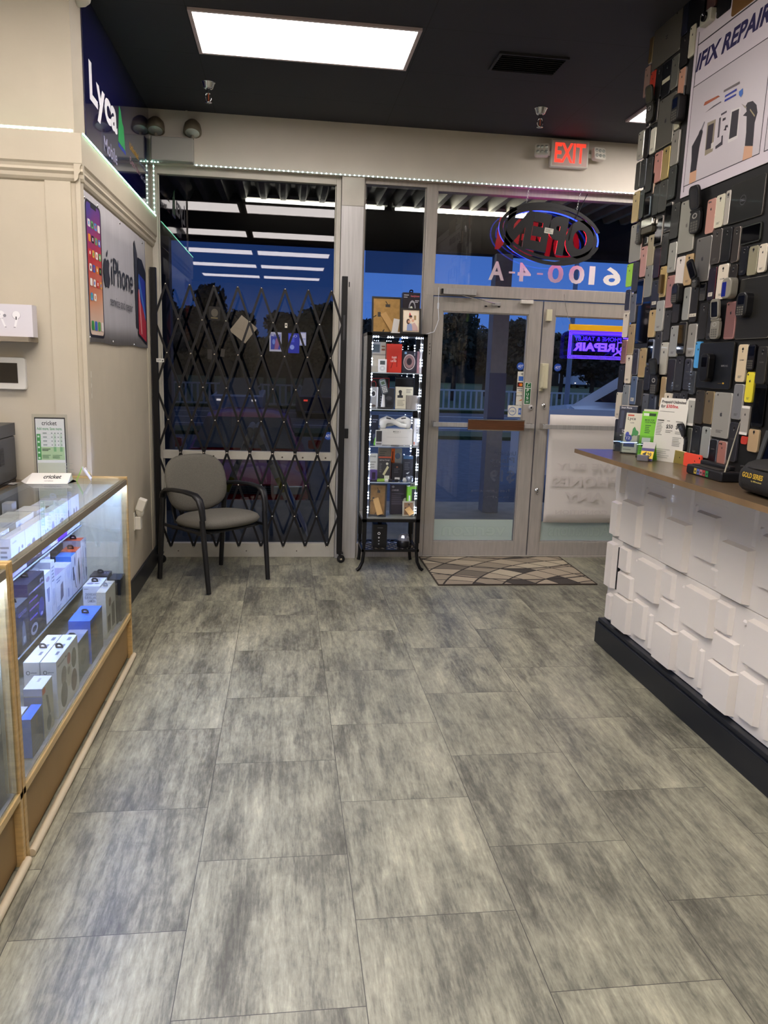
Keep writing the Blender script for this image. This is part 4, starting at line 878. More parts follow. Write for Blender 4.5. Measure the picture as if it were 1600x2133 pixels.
# spec: (px of top-left x, y; px x of top-right; px y of bottom-left), colour, logo, camera, edge, extras, words
PH = [
 ((1367,64,1428,151),'6a665e','windows','tr',None,(),'large grey tablet at the ceiling with a small square logo','tablet'),
 ((1358,81,1366,136),'6b5636',None,None,'c9b58a',(),'narrow bronze phone at the far top edge beside the big grey tablet'),
 ((1348,143,1361,207),'94796e','apple','tl',None,('tags',),'dusty rose phone at the far edge left of the orange-red phone near the ceiling'),
 ((1360,152,1372,207.6),'dc4a36','apple','tl',None,(),'orange-red phone near the ceiling'),
 ((1372,145,1386,213),'29292b',None,'tc',None,(),'black phone just right of the orange-red one'),
 ((1386,134,1405,208),'15161c',None,'tc','55555a',('strip_mid',),'black phone with a cream strip across it, under the big grey tablet'),
 ((1405,121,1421,191),'74746c','apple','tl','b8b4a6',(),'grey phone under the right corner of the big grey tablet'),
 ((1429,9,1442,79),'23263f',None,None,None,(),'dark blue phone at the top right of the big grey tablet'),
 ((1424,79,1442,146),'2f2c2c',None,'tc',None,(),'charcoal phone below the dark blue one near the ceiling'),
 ((1443,57,1457,125),'c9c4b0','apple','tl',None,(),'cream phone overlapping the upper left corner of the repair poster'),
 ((1419,147,1434,208),'c9997f','apple','tl','d9ccc8',('tags',),'peach phone against the upper left side of the repair poster'),
 ((1443,-30,1480,78),'0d0c14',None,None,None,(),'black tablet at the ceiling above the upper left corner of the poster','tablet'),
 ((1481,-30,1501,28),'6d4f4b',None,None,None,(),'brownish pink phone at the top picture edge above the compact camera'),
 ((1503,-30,1534,42),'151318',None,None,None,(),'black handset at the top edge left of the bronze tablet'),
 ((1535,-40,1640,38),'8a6236',None,None,'a87c4c',(),'bronze tablet above the word REPAIR on the poster','tablet'),
 ((1354,208,1362,268),'2b2a30',None,None,'e6e2da',(),'dark phone with a pale edge right of the second ceiling light'),
 ((1363,212,1377,262),'232126',None,'tc','8a8680',(),'dark phone behind the open olive flip phone near the ceiling'),
 ((1377.5,212,1414,316),'6c6a62','apple_mid','tl','c4c0b0',(),'tall grey tablet with an apple logo left of the repair poster','tablet'),
 ((1413,212,1424,274),'d5d0b8',None,None,None,(),'cream phone half covered by the old black satellite handset'),
 ((1335,277,1348,337),'9b988c','apple','tl','f2efe6',('tags',),'silver phone at the far edge where the header meets the phones'),
 ((1348,270,1359,333),'15131a',None,None,None,(),'black phone right of the silver one beside the header'),
 ((1360,270,1372,325),'d8d5c5',None,None,None,('sticker',),'white phone with a label left of the tall grey tablet'),
 ((1405,277,1422,349),'8c8980','apple','tl','e2ded2',(),'silver phone under the satellite handset beside the poster'),
 ((1369,320,1386,385),'b9847a','apple','tl2','d9aba0',(),'pink phone beneath the tall grey tablet'),
 ((1386,310,1402,378),'9c8956',None,'tc','e8d38a',(),'gold phone right of the pink one beneath the tall grey tablet'),
 ((1329,340,1339,398),'3b3b38',None,'tl','77756e',(),'olive-grey phone at the far edge above the gold one'),
 ((1340,334,1352,394),'2c3136',None,'tc','6c7076',(),'blue-black phone second from the far edge below the header'),
 ((1353,330,1366,404),'26292a',None,'tc',None,(),'black phone third from the far edge below the header'),
 ((1365,361,1369,405),'1a1718',None,None,'e6c6a8',(),'very narrow black phone with a peach edge in front of the pink phone'),
 ((1399,349,1415,420),'3c403d',None,'tc',None,(),'grey-green phone at the lower left of the repair poster'),
 ((1323,402,1337,467),'b39f70','apple','tl2',None,(),'gold phone at the far edge level with the light strip'),
 ((1338,397,1347,458),'3c413d',None,'tl',None,(),'dark green-grey phone right of the gold phone by the light strip'),
 ((1348,412,1360,454),'33383a',None,None,'8a98a0',('screen',),'dark glossy phone with a blue-white glint near the light strip'),
 ((1367,387,1380,451),'383b39',None,'tl',None,(),'slate phone below the pink phone'),
 ((1380,379,1397,446),'464641',None,'tc',None,(),'dark grey phone with a bright lens below the gold phone'),
 ((1391,425,1406,486),'0f0f12',None,None,'d8d0c4',('screen',),'shiny black phone left of the charcoal phone under the poster corner'),
 ((1404,426,1422,501),'2f2e2b',None,'tc',None,(),'charcoal phone under the lower left corner of the poster'),
 ((1319,470,1344,549),'8c8a82','apple_mid','tl','d8b8b0',(),'small silver tablet at the far edge above the lime green phone','tablet'),
 ((1371,453,1387,515),'14120f',None,None,'b8b0a8',('screen',),'black phone with a silver rim mirroring a ceiling light'),
 ((1347,495,1354,510),'1c1a18',None,'tc','e6e2d6',(),'tiny white framed gadget left of the beige phone'),
 ((1355,491,1369,556),'9c9177',None,'tc','cfc4a8',(),'beige phone right of the tiny framed gadget'),
 ((1340,515,1353,579),'b98d84','apple','tl2','e0b8b0',(),'pink phone beside the small silver tablet at the far edge'),
 ((1368,519,1382,581),'33273a',None,None,None,('redrim',),'purple phone with a red right edge left of the charcoal column'),
 ((1384,488,1399,555),'353530','apple','tl',None,(),'charcoal phone right of the purple red-edged one, upper of the pair'),
 ((1399,507,1416,570),'98988f','apple',None,'e6e2da',('tags',),'silver phone left of the big silver tablet'),
 ((1423,422,1457,531),'8f8e84','apple_tint','tl','cfccc0',(),'big silver tablet directly below the repair poster','tablet'),
 ((1310,551,1323,599.5),'9fd348','apple','tl',None,(),'lime green phone'),
 ((1323,547,1336,610),'47474a','apple','tl',None,(),'dark grey phone touching the lime green phone'),
 ((1333,582,1347,638),'1a2140',None,None,'c9b49a',('screen',),'phone with a gold bezel and a navy screen facing out'),
 ((1350,555,1365,621),'808078','apple','tl','b8b8b0',(),'grey phone below the beige one'),
 ((1380,556,1394.5,621),'b59b62',None,'tl','e8d3a0',('tags',),'gold phone with a dark upright bar stuck on it'),
 ((1363,585,1380,643),'34343a',None,'tc','8a8884',('sticker',),'dark phone with printed keys down its side left of the gold phone with the bar'),
 ((1395,575,1411,643),'a17670','apple','tl','d9aba0',('bands',),'rose gold phone with pale bands left of the black cordless handset'),
 ((1415,536,1433,605),'d8cfc6',None,'tc',None,(),'white phone below the big silver tablet'),
 ((1433,531,1451,597),'b59a72',None,'tc',None,('tags',),'gold phone below the big silver tablet'),
 ((1307,604,1318,648),'33343f',None,'tc','c4c4c8',(),'small navy-black rounded phone below the lime green one'),
 ((1319,613,1330,673),'6f7278','apple','tl','a8aab0',(),'steel grey phone below the dark grey phone by the lime green one'),
 ((1303,651,1315,704),'d5cab8',None,'tc',None,(),'white phone at the far edge beside the yellow sign bar'),
 ((1315,675,1328,740),'9c8660','apple','tl','d9c79c',('bands',),'gold phone right of the violet sign'),
 ((1300,708,1311,758),'8f6460','apple','tl','d9aba0',('bands',),'rose gold phone covering the end of the violet sign'),
 ((1333,621,1362,726),'07090e',None,None,'141418',('screen',),'black glossy tablet lying behind the others, mirroring the room','tablet'),
 ((1357,646,1371.5,704),'b39a6c',None,'tc','e6d3a8',(),'gold phone with a round lens right of the black mirror-like tablet'),
 ((1372.5,627,1389,691),'9c9d97','apple',None,'f0eee6',('tags',),'silver phone right of the gold one with the round lens'),
 ((1390,647,1404,711),'3a3a3c',None,'tc',None,(),'dark grey phone below the rose gold phone with bands'),
 ((1409,607,1424,674),'333336',None,None,None,(),'dark phone carrying the black cordless handset'),
 ((1370,691,1383,760),'2d2e31',None,'tc','8a8a8e',(),'charcoal phone left of the champagne silver phone'),
 ((1402,679,1419,744),'8f918e','apple','tl','eceae4',('tags',),'silver phone left of the jet black phone'),
 ((1382,713,1397,781),'b0aea2','apple','tl','e2ded2',(),'champagne silver phone beside an open black flip phone'),
 ((1419,671,1436,738),'050507',None,None,'8a8884',('screen',),'jet black phone between two silver ones'),
 ((1430.6,599,1445,668),'8f918c','apple',None,'f4f2ec',(),'silver phone with a bright edge right of the black cordless handset'),
 ((1446,591,1462,672),'2e2b29',None,'tc',None,('strip',),'dark phone with a white printed strip near its foot'),
 ((1463,590,1477,629),'2d2c28',None,None,None,('keys',),'small dark keypad phone under the leaning flip phone'),
 ((1456,498,1489,591),'6f6d69','apple_mid','tl','e0dcd6',(),'grey tablet with the black flip phone leaning on it','tablet'),
 ((1490,480,1511,553),'524c48',None,'tc','8a8480',('tags',),'taupe phone right of the grey tablet'),
 ((1512,477,1532,548),'0c0d12',None,'tc','3a3a3e',(),'black phone under the left corner of the black laptop lid'),
 ((1533,474.5,1549,549),'413a37',None,'tc','a89c94',(),'glossy brown phone left of the small landscape screen'),
 ((1528,387,1602,470),'0a0a0c',None,None,'6c6864',(),'big glossy black tablet with a ringed logo','tablet'),
 ((1497.6,408,1517,478),'cfcab4',None,'tc',None,('tags',),'cream phone with a glint right of the pink phone below the poster'),
 ((1518.4,398,1529,471),'a9a49b',None,'tc','e6e0d6',(),'silver phone tucked beside the big glossy black tablet'),
 ((1479.6,417,1498.7,490),'b9897c','apple','tl2','cfa498',(),'pink phone right of the tall open flip phone below the poster'),
 ((1549,472,1592,513),'3c3f3a',None,None,None,('screen',),'small landscape screen below the big glossy black tablet','tablet'),
 ((1548,516,1565,576),'11131d',None,'tc',None,('tags',),'black phone under the left part of the small landscape screen'),
 ((1566,514,1586.5,576),'8c8770',None,'tc','b8b49c',(),'olive see-through phone under the small landscape screen'),
 ((1588,509,1606,570),'d9d0bd','apple','tl','ece4d4',('tags',),'white phone at the right picture edge below the landscape screen'),
 ((1483,559,1500,627),'2f2535',None,None,None,('redrim','sticker'),'purple red-edged phone carrying a white label'),
 ((1501,552,1523.5,626),'dcd0bd','SAM','tc','f0e6d6',('tags',),'white phone right of the labelled purple phone'),
 ((1524.6,553,1542.6,622),'3a342f',None,'tc',None,(),'dark brown phone behind the silver flip phone with a blue window'),
 ((1548,582,1622,708),'33322e',None,None,'a8a49a',(),'large dark grey tablet carrying the slider handset with keys','tablet'),
 ((1519.6,629,1541.5,708),'8f6662','apple','tl','dca8a4',('bands',),'rose gold phone with pale bands right of the open silver flip phone'),
 ((1482,631,1499,708),'2b2b2b',None,'tc','8a8880',('tags',),'charcoal phone behind the open silver flip phone'),
 ((1463,631.5,1481,708),'2d2b27',None,'tc',None,(),'dark phone left of the charcoal phone behind the silver flip phone'),
 ((1438.6,675,1457,744),'8a8780','apple',None,'f4f2ec',('tags',),'silver phone with a bright edge above the sky blue phone'),
 ((1454,711,1468,767.6),'4b9bd4','apple','tl',None,(),'sky blue phone half behind the black tablet'),
 ((1544,717,1565,796),'d1bf9f','SAM','tc','e6d8bc',('tags',),'pale gold phone above the grey one beside the yellow phone'),
 ((1565,717,1581,772),'16141a',None,None,None,('keys',),'black keypad phone above the yellow phone'),
 ((1560.6,774,1578,838.5),'e2d43e','apple','tl',None,('tags',),'bright yellow phone'),
 ((1585,721.5,1606,800),'3b3935','SAM','tc','55534e',(),'dark phone at the right picture edge level with the black tablet'),
 ((1535,799,1556,873),'77777a','apple',None,'e0ded8',('tags',),'grey phone left of the bright yellow phone'),
 ((1432,747,1447.5,811.5),'3c3e4b','SAM','tc','9a9ca6',(),'blue-grey phone with a lens ring left of the sky blue phone'),
 ((1443,772,1455,821.6),'454a50','apple','tl','6c7076',(),'slim grey phone under the sky blue phone'),
 ((1413,741,1430,814),'2b2c30',None,'tc',None,('tags',),'charcoal phone below the jet black phone'),
 ((1397,747,1412.6,815.6),'10151f',None,None,'6a6a6e',(),'navy black phone right of the open black flip phone'),
 ((1382,784,1392.5,849),'9c8664',None,None,'ecd9b0',('bands',),'gold edged phone behind the open black flip phone'),
 ((1361.5,761,1372,818),'4d5057',None,None,None,('screen',),'grey-screened phone left of the open black flip phone'),
 ((1348,763,1360,813),'1e2030',None,'tc','55586a',(),'navy phone below the shiny blue one'),
 ((1354,707,1366,761),'2b3f66',None,'tl','c8d4ec',('screen',),'shiny blue-black phone mirroring the violet sign'),
 ((1337,724.7,1351,786.6),'a38b60','apple','tl','e0cda0',('bands',),'gold phone with pale bands below the black mirror-like tablet'),
 ((1323.6,726,1335,781),'302838',None,'tc','b8b8c4',(),'plum phone between the white phone and the banded gold phone'),
 ((1308.6,739,1322,799),'d8ccb9',None,'tc',None,('tags',),'white phone left of the plum one'),
 ((1294,761,1306,815),'1f1c28',None,'tc',None,(),'black rounded phone at the far edge in front of the white pickup'),
 ((1319,783,1331.6,842),'596f93',None,'tc','c4d0e4',('sticker',),'steel blue phone with a paper label'),
 ((1302,800.6,1315.6,858),'7d8285','apple','tl','eceae6',('tags',),'grey phone left of the steel blue phone'),
 ((1288.4,816,1300,870),'cfc5b2',None,'tl',None,('tags',),'white phone lowest at the far edge above the brochures'),
 ((1332,789,1344.7,846),'35322f',None,'tl','6c6a66',(),'charcoal phone right of the steel blue phone'),
 ((1343.7,818.4,1357,876),'5c6068','apple','tl',None,('bands',),'slate phone behind the cream flyer top'),
 ((1357,819.4,1370,878),'2a3550',None,'tc','9aa4b8',(),'navy phone right of the slate phone behind the flyers'),
 ((1388,817.5,1405,882),'d5c9b5',None,'tc','ece4d4',(),'white phone directly above the prepaid flyer'),
 ((1406.6,817.5,1422.5,888),'37383b',None,'tc','55565a',(),'grey phone above the right corner of the prepaid flyer'),
 ((1423,813,1438,888),'313237',None,'tc',None,(),'dark phone between the prepaid flyer and the small two-tone phone'),
 ((1286,872,1297,925),'20222c',None,None,None,(),'dark phone hidden behind the leftmost brochure holder'),
 ((1439,828,1454,886),'a6a69d','apple',None,None,('whiteends',),'small two-tone silver and white phone above the red phone on its side'),
 ((1455,812,1474,882),'3f382f','apple','tl','5c5248',(),'bronze-brown phone right of the small two-tone one'),
 ((1475,814,1493.7,882),'7b6b50','apple','tl','c8b48c',(),'khaki phone left of the lower silver tablet'),
 ((1494,816,1531,909),'94928a','apple_mid','tl','e6e4dc',('tags',),'lower silver tablet with a dark apple logo','tablet'),
 ((1448,885,1465.6,947.6),'1f2129',None,'tc','4a4c54',('tags',),'navy-black phone above the red phone on its side'),
 ((1467,887,1486,952),'8f938e',None,'tc','dcdcd6',(),'silver phone left of the glossy black one near the shelf'),
 ((1483.6,913,1500,962),'15161f','SAM','tl','8a8c94',(),'glossy black phone left of the rose phone near the shelf'),
 ((1501.6,916.7,1519.6,965),'a06c60','apple','tl2','f0d4cc',(),'rose phone just above the charging dock'),
 ((1526,878,1546,960),'38373c','LG','tc','55545a',(),'large charcoal phone below the lower silver tablet'),
 ((1551.6,844,1569,905),'a39e95','apple',None,None,('whiteends',),'two-tone silver and white phone below the yellow one'),
 ((1548,907,1562,925),'e0493a',None,None,None,(),'sliver of a red phone above the tablet stand'),
 ((1565,892,1587.6,940),'b59a75',None,'tc','dcc49c',(),'gold phone rising above the tablet stand'),
 ((1579,799,1604,888),'060608',None,None,None,('screen',),'large black phone at the right picture edge below the dark one'),
 ((1437,890,1447,945),'55564f',None,None,'a8a89c',(),'narrow grey phone right of the lower flip phone'),
]
group_sizes = {}
for i, q in enumerate(PH):
    spec, col, logo, cam_, edge, ex, words = q[:7]; tab = len(q) > 7
    offs = {'black glossy tablet lying behind the others, mirroring the room': .0005}.get(words)
    fy_, tz_, w_, h_ = place(*spec)
    base = .0008 + (i % 5)*.0006
    words2 = words if ('wall' in words or len(words.split()) > 12) else words + ' on the wall'
    phone('x', spec, col, words2, 'tablet' if tab else 'smartphone', 'tablet' if tab else 'phone', off=base, thick=.0075 if tab else .0085,
          edge=edge, extra=ex, logo=logo, cam=cam_, rough=.30, metal=.15 if sum(lin(col)[:3]) > .3 else .0)
def wall_thing(name, spec, label, cat='phone', out=.012):
    fy, tz, w_, h_ = place(*spec); t = thing(name, label, cat, (PW-out, fy-w_/2, tz-h_), RZ); return t, w_, h_
# open flip phones: lower half with keys, upper half leaning out
def flip(spec, label, body, screen='0c0d12', lean=8, split=.5, back=True, keyc='5c5a54', out=.0115, tilt=0):
    t, w_, h_ = wall_thing('flip_phone', spec, label, out=out); hb = h_*split; t.rotation_euler = (0, 0, RZ)
    bm = mat('flip_%s' % body, body, .35, .1)
    mb = MB(); mb.rprism(-w_/2, w_/2, 0, hb, -.012, .002, bm, w_*.28, 5, .002); b_ = mb.build('keypad_half', t)
    mb = MB(); F = Face(mb, (-w_/2, -.012, 0), (w_, 0, 0), (0, 0, hb)); kc = C(keyc)
    for i in range(3):
        for j in range(4): F.rect(.15+i*.25, .08+j*.12, .34+i*.25, .17+j*.12, kc)
    F.ring(.5, .76, .24, .12, .35, C('a8a6a0')); mb.build('keys', b_)
    mb = MB(); mb.tube([(-w_*.48, -.008, hb), (w_*.48, -.008, hb)], .0065, bm, 10); mb.build('hinge', t)
    mb = MB(); mb.M = Matrix.Translation((0, -.007, hb)) @ Matrix.Rotation(R_(tilt), 4, 'Y') @ Matrix.Rotation(R_(lean), 4, 'X')
    mb.rprism(-w_/2, w_/2, .004, h_-hb, -.010, 0, bm, w_*.28, 5, .002); u_ = mb.build('screen_half', t)
    g = MB(); g.M = mb.M; F = Face(g, (-w_/2, -.010, 0), (w_, 0, 0), (0, 0, h_-hb)); rr(F, .14, .14, .86, .86, .06, mat('flip_screen_%s' % screen, screen, .1)); g.build('screen', u_)
    return t
flip((1360,184,1375,260), 'open olive flip phone below the orange-red phone on the wall', '2c2b24', '3e3d30', 12, .5, out=.014, tilt=6)
flip((1454,391,1476,490), 'tall open black flip phone overlapping the lower edge of the poster', '1e1e20', '17171a', 10, .48, out=.013, tilt=2)
flip((1459,540,1471,601), 'open black flip phone leaning across the grey tablet', '1c1c1e', '101014', 14, .30, out=.020, tilt=-16)
flip((1497,624,1515,707), 'open silver flip phone with a dark screen left of the banded rose gold phone', '8a877c', '0e1016', 6, .48, out=.013)
flip((1369,746,1384,822), 'open black flip phone below the charcoal phone, left of the navy black one', '141416', '20242c', 10, .52, out=.014, tilt=-5)
flip((1427,880,1442,940), 'open black flip phone against the right side of the prepaid flyer', '1a1b1e', '26282c', 12, .5, out=.0125, tilt=-6)
# folded or bar handsets
def handset(spec, label, body, depth=.022, antenna=False, screen='0c1630', keys=True, name='mobile_handset', win=(.2, .52, .8, .86)):
    t, w_, h_ = wall_thing(name, spec, label); bm = mat('handset_%s' % body, body, .35, .1); t.rotation_euler = (0, 0, RZ)
    mb = MB(); mb.rprism(-w_/2, w_/2, 0, h_, -depth, .003, bm, w_*.32, 5, .005); b_ = mb.build('body', t)
    mb = MB(); F = Face(mb, (-w_/2, -depth, 0), (w_, 0, 0), (0, 0, h_)); rr(F, win[0], win[1], win[2], win[3], .04, mat('screen_%s' % screen, screen, .08)); mb.build('screen', t)
    if keys:
        mb = MB(); F = Face(mb, (-w_/2, -depth, 0), (w_, 0, 0), (0, 0, h_))
        for i in range(3):
            for j in range(4): F.rect(.18+i*.23, .09+j*.095, .34+i*.23, .15+j*.095, C('6a675e'))
        mb.build('keypad', t)
    if antenna: mb = MB(); mb.tube([(w_*.42, -.008, h_*.9), (w_*.46, -.01, h_*1.22)], .006, bm, 8); mb.build('antenna', t)
    return t
handset((1419,203,1436,262), 'chunky old black handset with a stub antenna beside the poster', '1c1b1c', .035, True)
handset((1337,464,1345,511), 'slim bar phone with a chrome ring beside the far silver tablet', '3a3834', .016)
handset((1415,592,1430,635), 'black cordless handset below the white phone', '141416', .026)
handset((1523,581,1544,624), 'closed silver flip phone with a blue outer window', '8f8b80', .030, False, '202a7c', False, 'flip_phone', (.12, .1, .55, .8))
handset((1555,611,1577,663), 'black slider handset with a full keyboard on the large dark grey tablet', '1a1a1c', .030, False, '0a0c14', True)
t = handset((1481,737,1499,795), 'thick glossy black bar phone stuck on the black tablet', '08080a', .026, False, '050507', False); t.location.x -= .010
# the black tablet with small gold marks
o, dd = phone('x', (1464,714,1537,808), '1b1f26', 'black tablet carrying a thick glossy black bar phone on the wall', 'tablet', 'tablet', off=.0045, thick=.008, edge='3a3834', rough=.4, metal=0)
mb = MB(); F = Face(mb, (-dd[2]/2, -.008, 0), (dd[2], 0, 0), (0, 0, dd[3])); F.txt('SAMSUNG', .70, .475, .88, .515, C('77777a')).txt('verizon', .66, .115, .78, .135, C('6c5c3a')).ell(.81, .13, .025, .02, C('c8a02c')); mb.build('back_lettering', o)
# ring logo on the big glossy tablet
mb = MB(); fy, tz, w_, h_ = place(1528, 387, 1602, 470); mb.M = Matrix.Translation((PW-.0025-.0076, fy-w_/2, tz-h_)) @ Matrix.Rotation(RZ, 4, 'Z')
F = Face(mb, (-w_/2, -.0006, 0), (w_, 0, 0), (0, 0, h_), 2); F.ring(.42, .52, .09, .125, .14, C('55555a')).txt('DELL', .36, .49, .48, .55, C('6a6a70'), .02)
big = [o_ for o_ in COL.objects if o_.get('label', '').startswith('big glossy black tablet')][0]; c_ = mb.build('logo', None); c_.parent = big; bpy.context.view_layer.update(); c_.matrix_parent_inverse = big.matrix_world.inverted()
# old compact camera and clamshell with a mirror lid
t, w_, h_ = wall_thing('compact_camera', (1473, 33, 1496, 60), 'small silver compact camera at the ceiling above the poster corner', 'camera'); t.rotation_euler = (0, 0, RZ)
mb = MB(); mb.rprism(-w_/2, w_/2, 0, h_, -.02, .006, mat('camera_silver', (190, 188, 172), .35, .3), .008, 4, .003); mb.build('body', t)
mb = MB(); mb.lathe([(0, -.026), (.012, -.026), (.017, -.03), (.02, -.03), (.02, -.02)], (0, 0, h_*.55), lens_b, 18, 'y'); mb.build('lens', t)
t, w_, h_ = wall_thing('clamshell_phone', (1347, 460, 1370, 490), 'chrome lidded clamshell phone mirroring a ceiling light', 'phone'); t.rotation_euler = (0, 0, RZ)
mb = MB(); mb.rprism(-w_/2, w_/2, 0, h_*.42, -.014, .004, mat('clamshell_olive', (84, 80, 66), .4, .2), .008, 4, .002); mb.build('base', t)
mb = MB(); mb.rprism(-w_/2, w_/2, h_*.44, h_, -.016, .004, mat('mirror_chrome', (200, 196, 184), .08, 1.0), .008, 4, .002); mb.build('lid', t)
mb = MB(); fy, tz, w_, h_ = place(1385, 573, 1389.5, 612); mb.box(PW-.03, PW-.011, fy-w_, fy, tz-h_, tz, mat('bronze_bar', (96, 78, 48), .4, .3)); tag(mb.build('bar_phone', bevel=.003), 'dark bronze stick phone stuck upright on a gold phone', 'phone')
# ---- repair poster on the phone wall
post_m = mat('poster_white', (216, 207, 215), .38); ink = C('1c1450'); fr = C('1a1424')
Ya, Yb, Za, Zb = 3.672, 2.30, 2.375, 3.115
mb = MB(); mb.box(PW-.0065, PW-.0045, Yb, Ya, Za, Zb, post_m); 
F = Face(mb, (PW-.0065, Ya, Za), (0, Yb-Ya, 0), (0, 0, Zb-Za), 2); Wd, Hd = Ya-Yb, Zb-Za
def uv(px, py): p = atX(px, py, PW-.0065); return ((Ya-p.y)/Wd, (p.z-Za)/Hd)
a, b = uv(1455, 94); F.line([(.02, b), (1, b)], .008, fr)
c1 = uv(1444.5, 182); c2 = uv(1424, 390); r1 = uv(1598, 165)[0]
F.line([(0.02, 0.03), (0.02, .965)], .008, fr)
u0 = c1[0]; v1_, v0_ = c1[1], c2[1]; u1 = uv(1583, 315)[0]
photo_bg = grad_mat('poster_photo_ground', [(0, (194, 186, 192)), (.5, (214, 207, 213)), (1, (202, 194, 200))], 2, 2.4, 2.9)
F.rect(u0, v0_, u1, v1_, fr); F.rect(u0+.003, v0_+.005, u1-.003, v1_-.005, photo_bg)
u2 = uv(1591, 319)[0]; F.rect(u2, v0_, 1.0, v1_, fr).rect(u2+.003, v0_+.005, 1.0, v1_-.005, photo_bg)
ta, tb = uv(1449, 152), uv(1597, 68); F.txt('IFIX REPAIR', ta[0], uv(1449,152)[1]-.0, tb[0]+.01, uv(1452,116)[1], ink, .038, .04)
def PP(pts): return [uv(*p) for p in pts]
def zc(x, y): return (1300+x*300/1524, y*300/1524*1.0)
def ZP(pts, m): F.pol(PP([zc(*p) for p in pts]), m)
skin = C('d8a888'); glove = C('201c28')
ZP([(690,1950),(760,1910),(770,1790),(700,1820)], skin); ZP([(1255,1700),(1355,1660),(1365,1530),(1275,1550)], skin)
ZP([(700,1830),(765,1800),(800,1560),(835,1400),(830,1345),(800,1390),(790,1420),(720,1550),(715,1700)], glove)
ZP([(1280,1545),(1365,1545),(1385,1300),(1415,1190),(1405,1110),(1365,1068),(1310,1085),(1290,1120),(1300,1180),(1260,1225),(1300,1230),(1295,1400)], glove)
ZP([(830,1380),(860,1290),(852,1285),(815,1370)], C('77737c'))
ZP([(855,1650),(940,1600),(975,1260),(885,1300)], C('9a8f7c')); ZP([(865,1590),(925,1565),(955,1300),(893,1330)], C('2c2430'))
ZP([(920,1580),(948,1565),(950,1500),(925,1520)], C('d8d4d0'))
ZP([(1100,1515),(1205,1460),(1238,1130),(1135,1165)], C('e0dcdc')); ZP([(1112,1475),(1195,1435),(1222,1150),(1145,1185)], C('26222c'))
ZP([(990,1460),(1010,1450),(1030,1240),(1010,1250)], C('5c5660')); ZP([(1030,1225),(1090,1190),(1090,1170),(1030,1205)], C('4a4450')); ZP([(1045,1285),(1078,1265),(1080,1240),(1048,1255)], C('332c38'))
ZP([(1055,1380),(1070,1360),(1075,1330),(1100,1320),(1105,1345),(1085,1350),(1085,1380)], C('332c38')); ZP([(970,1580),(1045,1530),(1050,1430),(1035,1440),(1030,1500),(970,1550)], C('3c3642'))
ZP([(845,1120),(870,1110),(1020,1020),(1000,1010),(860,1080)], C('a8593a')); ZP([(860,1195),(1035,1080),(1030,1072),(950,1120)], C('55505c'))
ZP([(1058,980),(1230,885),(1228,860),(1060,955)], C('6c6468')); ZP([(1068,1035),(1195,960),(1197,935),(1075,1010)], C('2838a0')); ZP([(1065,1080),(1190,1010),(1192,990),(1070,1055)], C('2838a0'))
ZP([(1240,1030),(1220,1005),(1220,970),(1262,932),(1262,990)], C('3a70c8')); ZP([(1245,1095),(1300,1130),(1300,1150),(1280,1140)], C('a09488')); ZP([(1340,1150),(1390,1220),(1385,1238),(1335,1165)], C('a89c78'))
rp_ = mb.build('wall_poster'); tag(rp_, 'large white repair poster framed by phones on the right wall', 'poster')
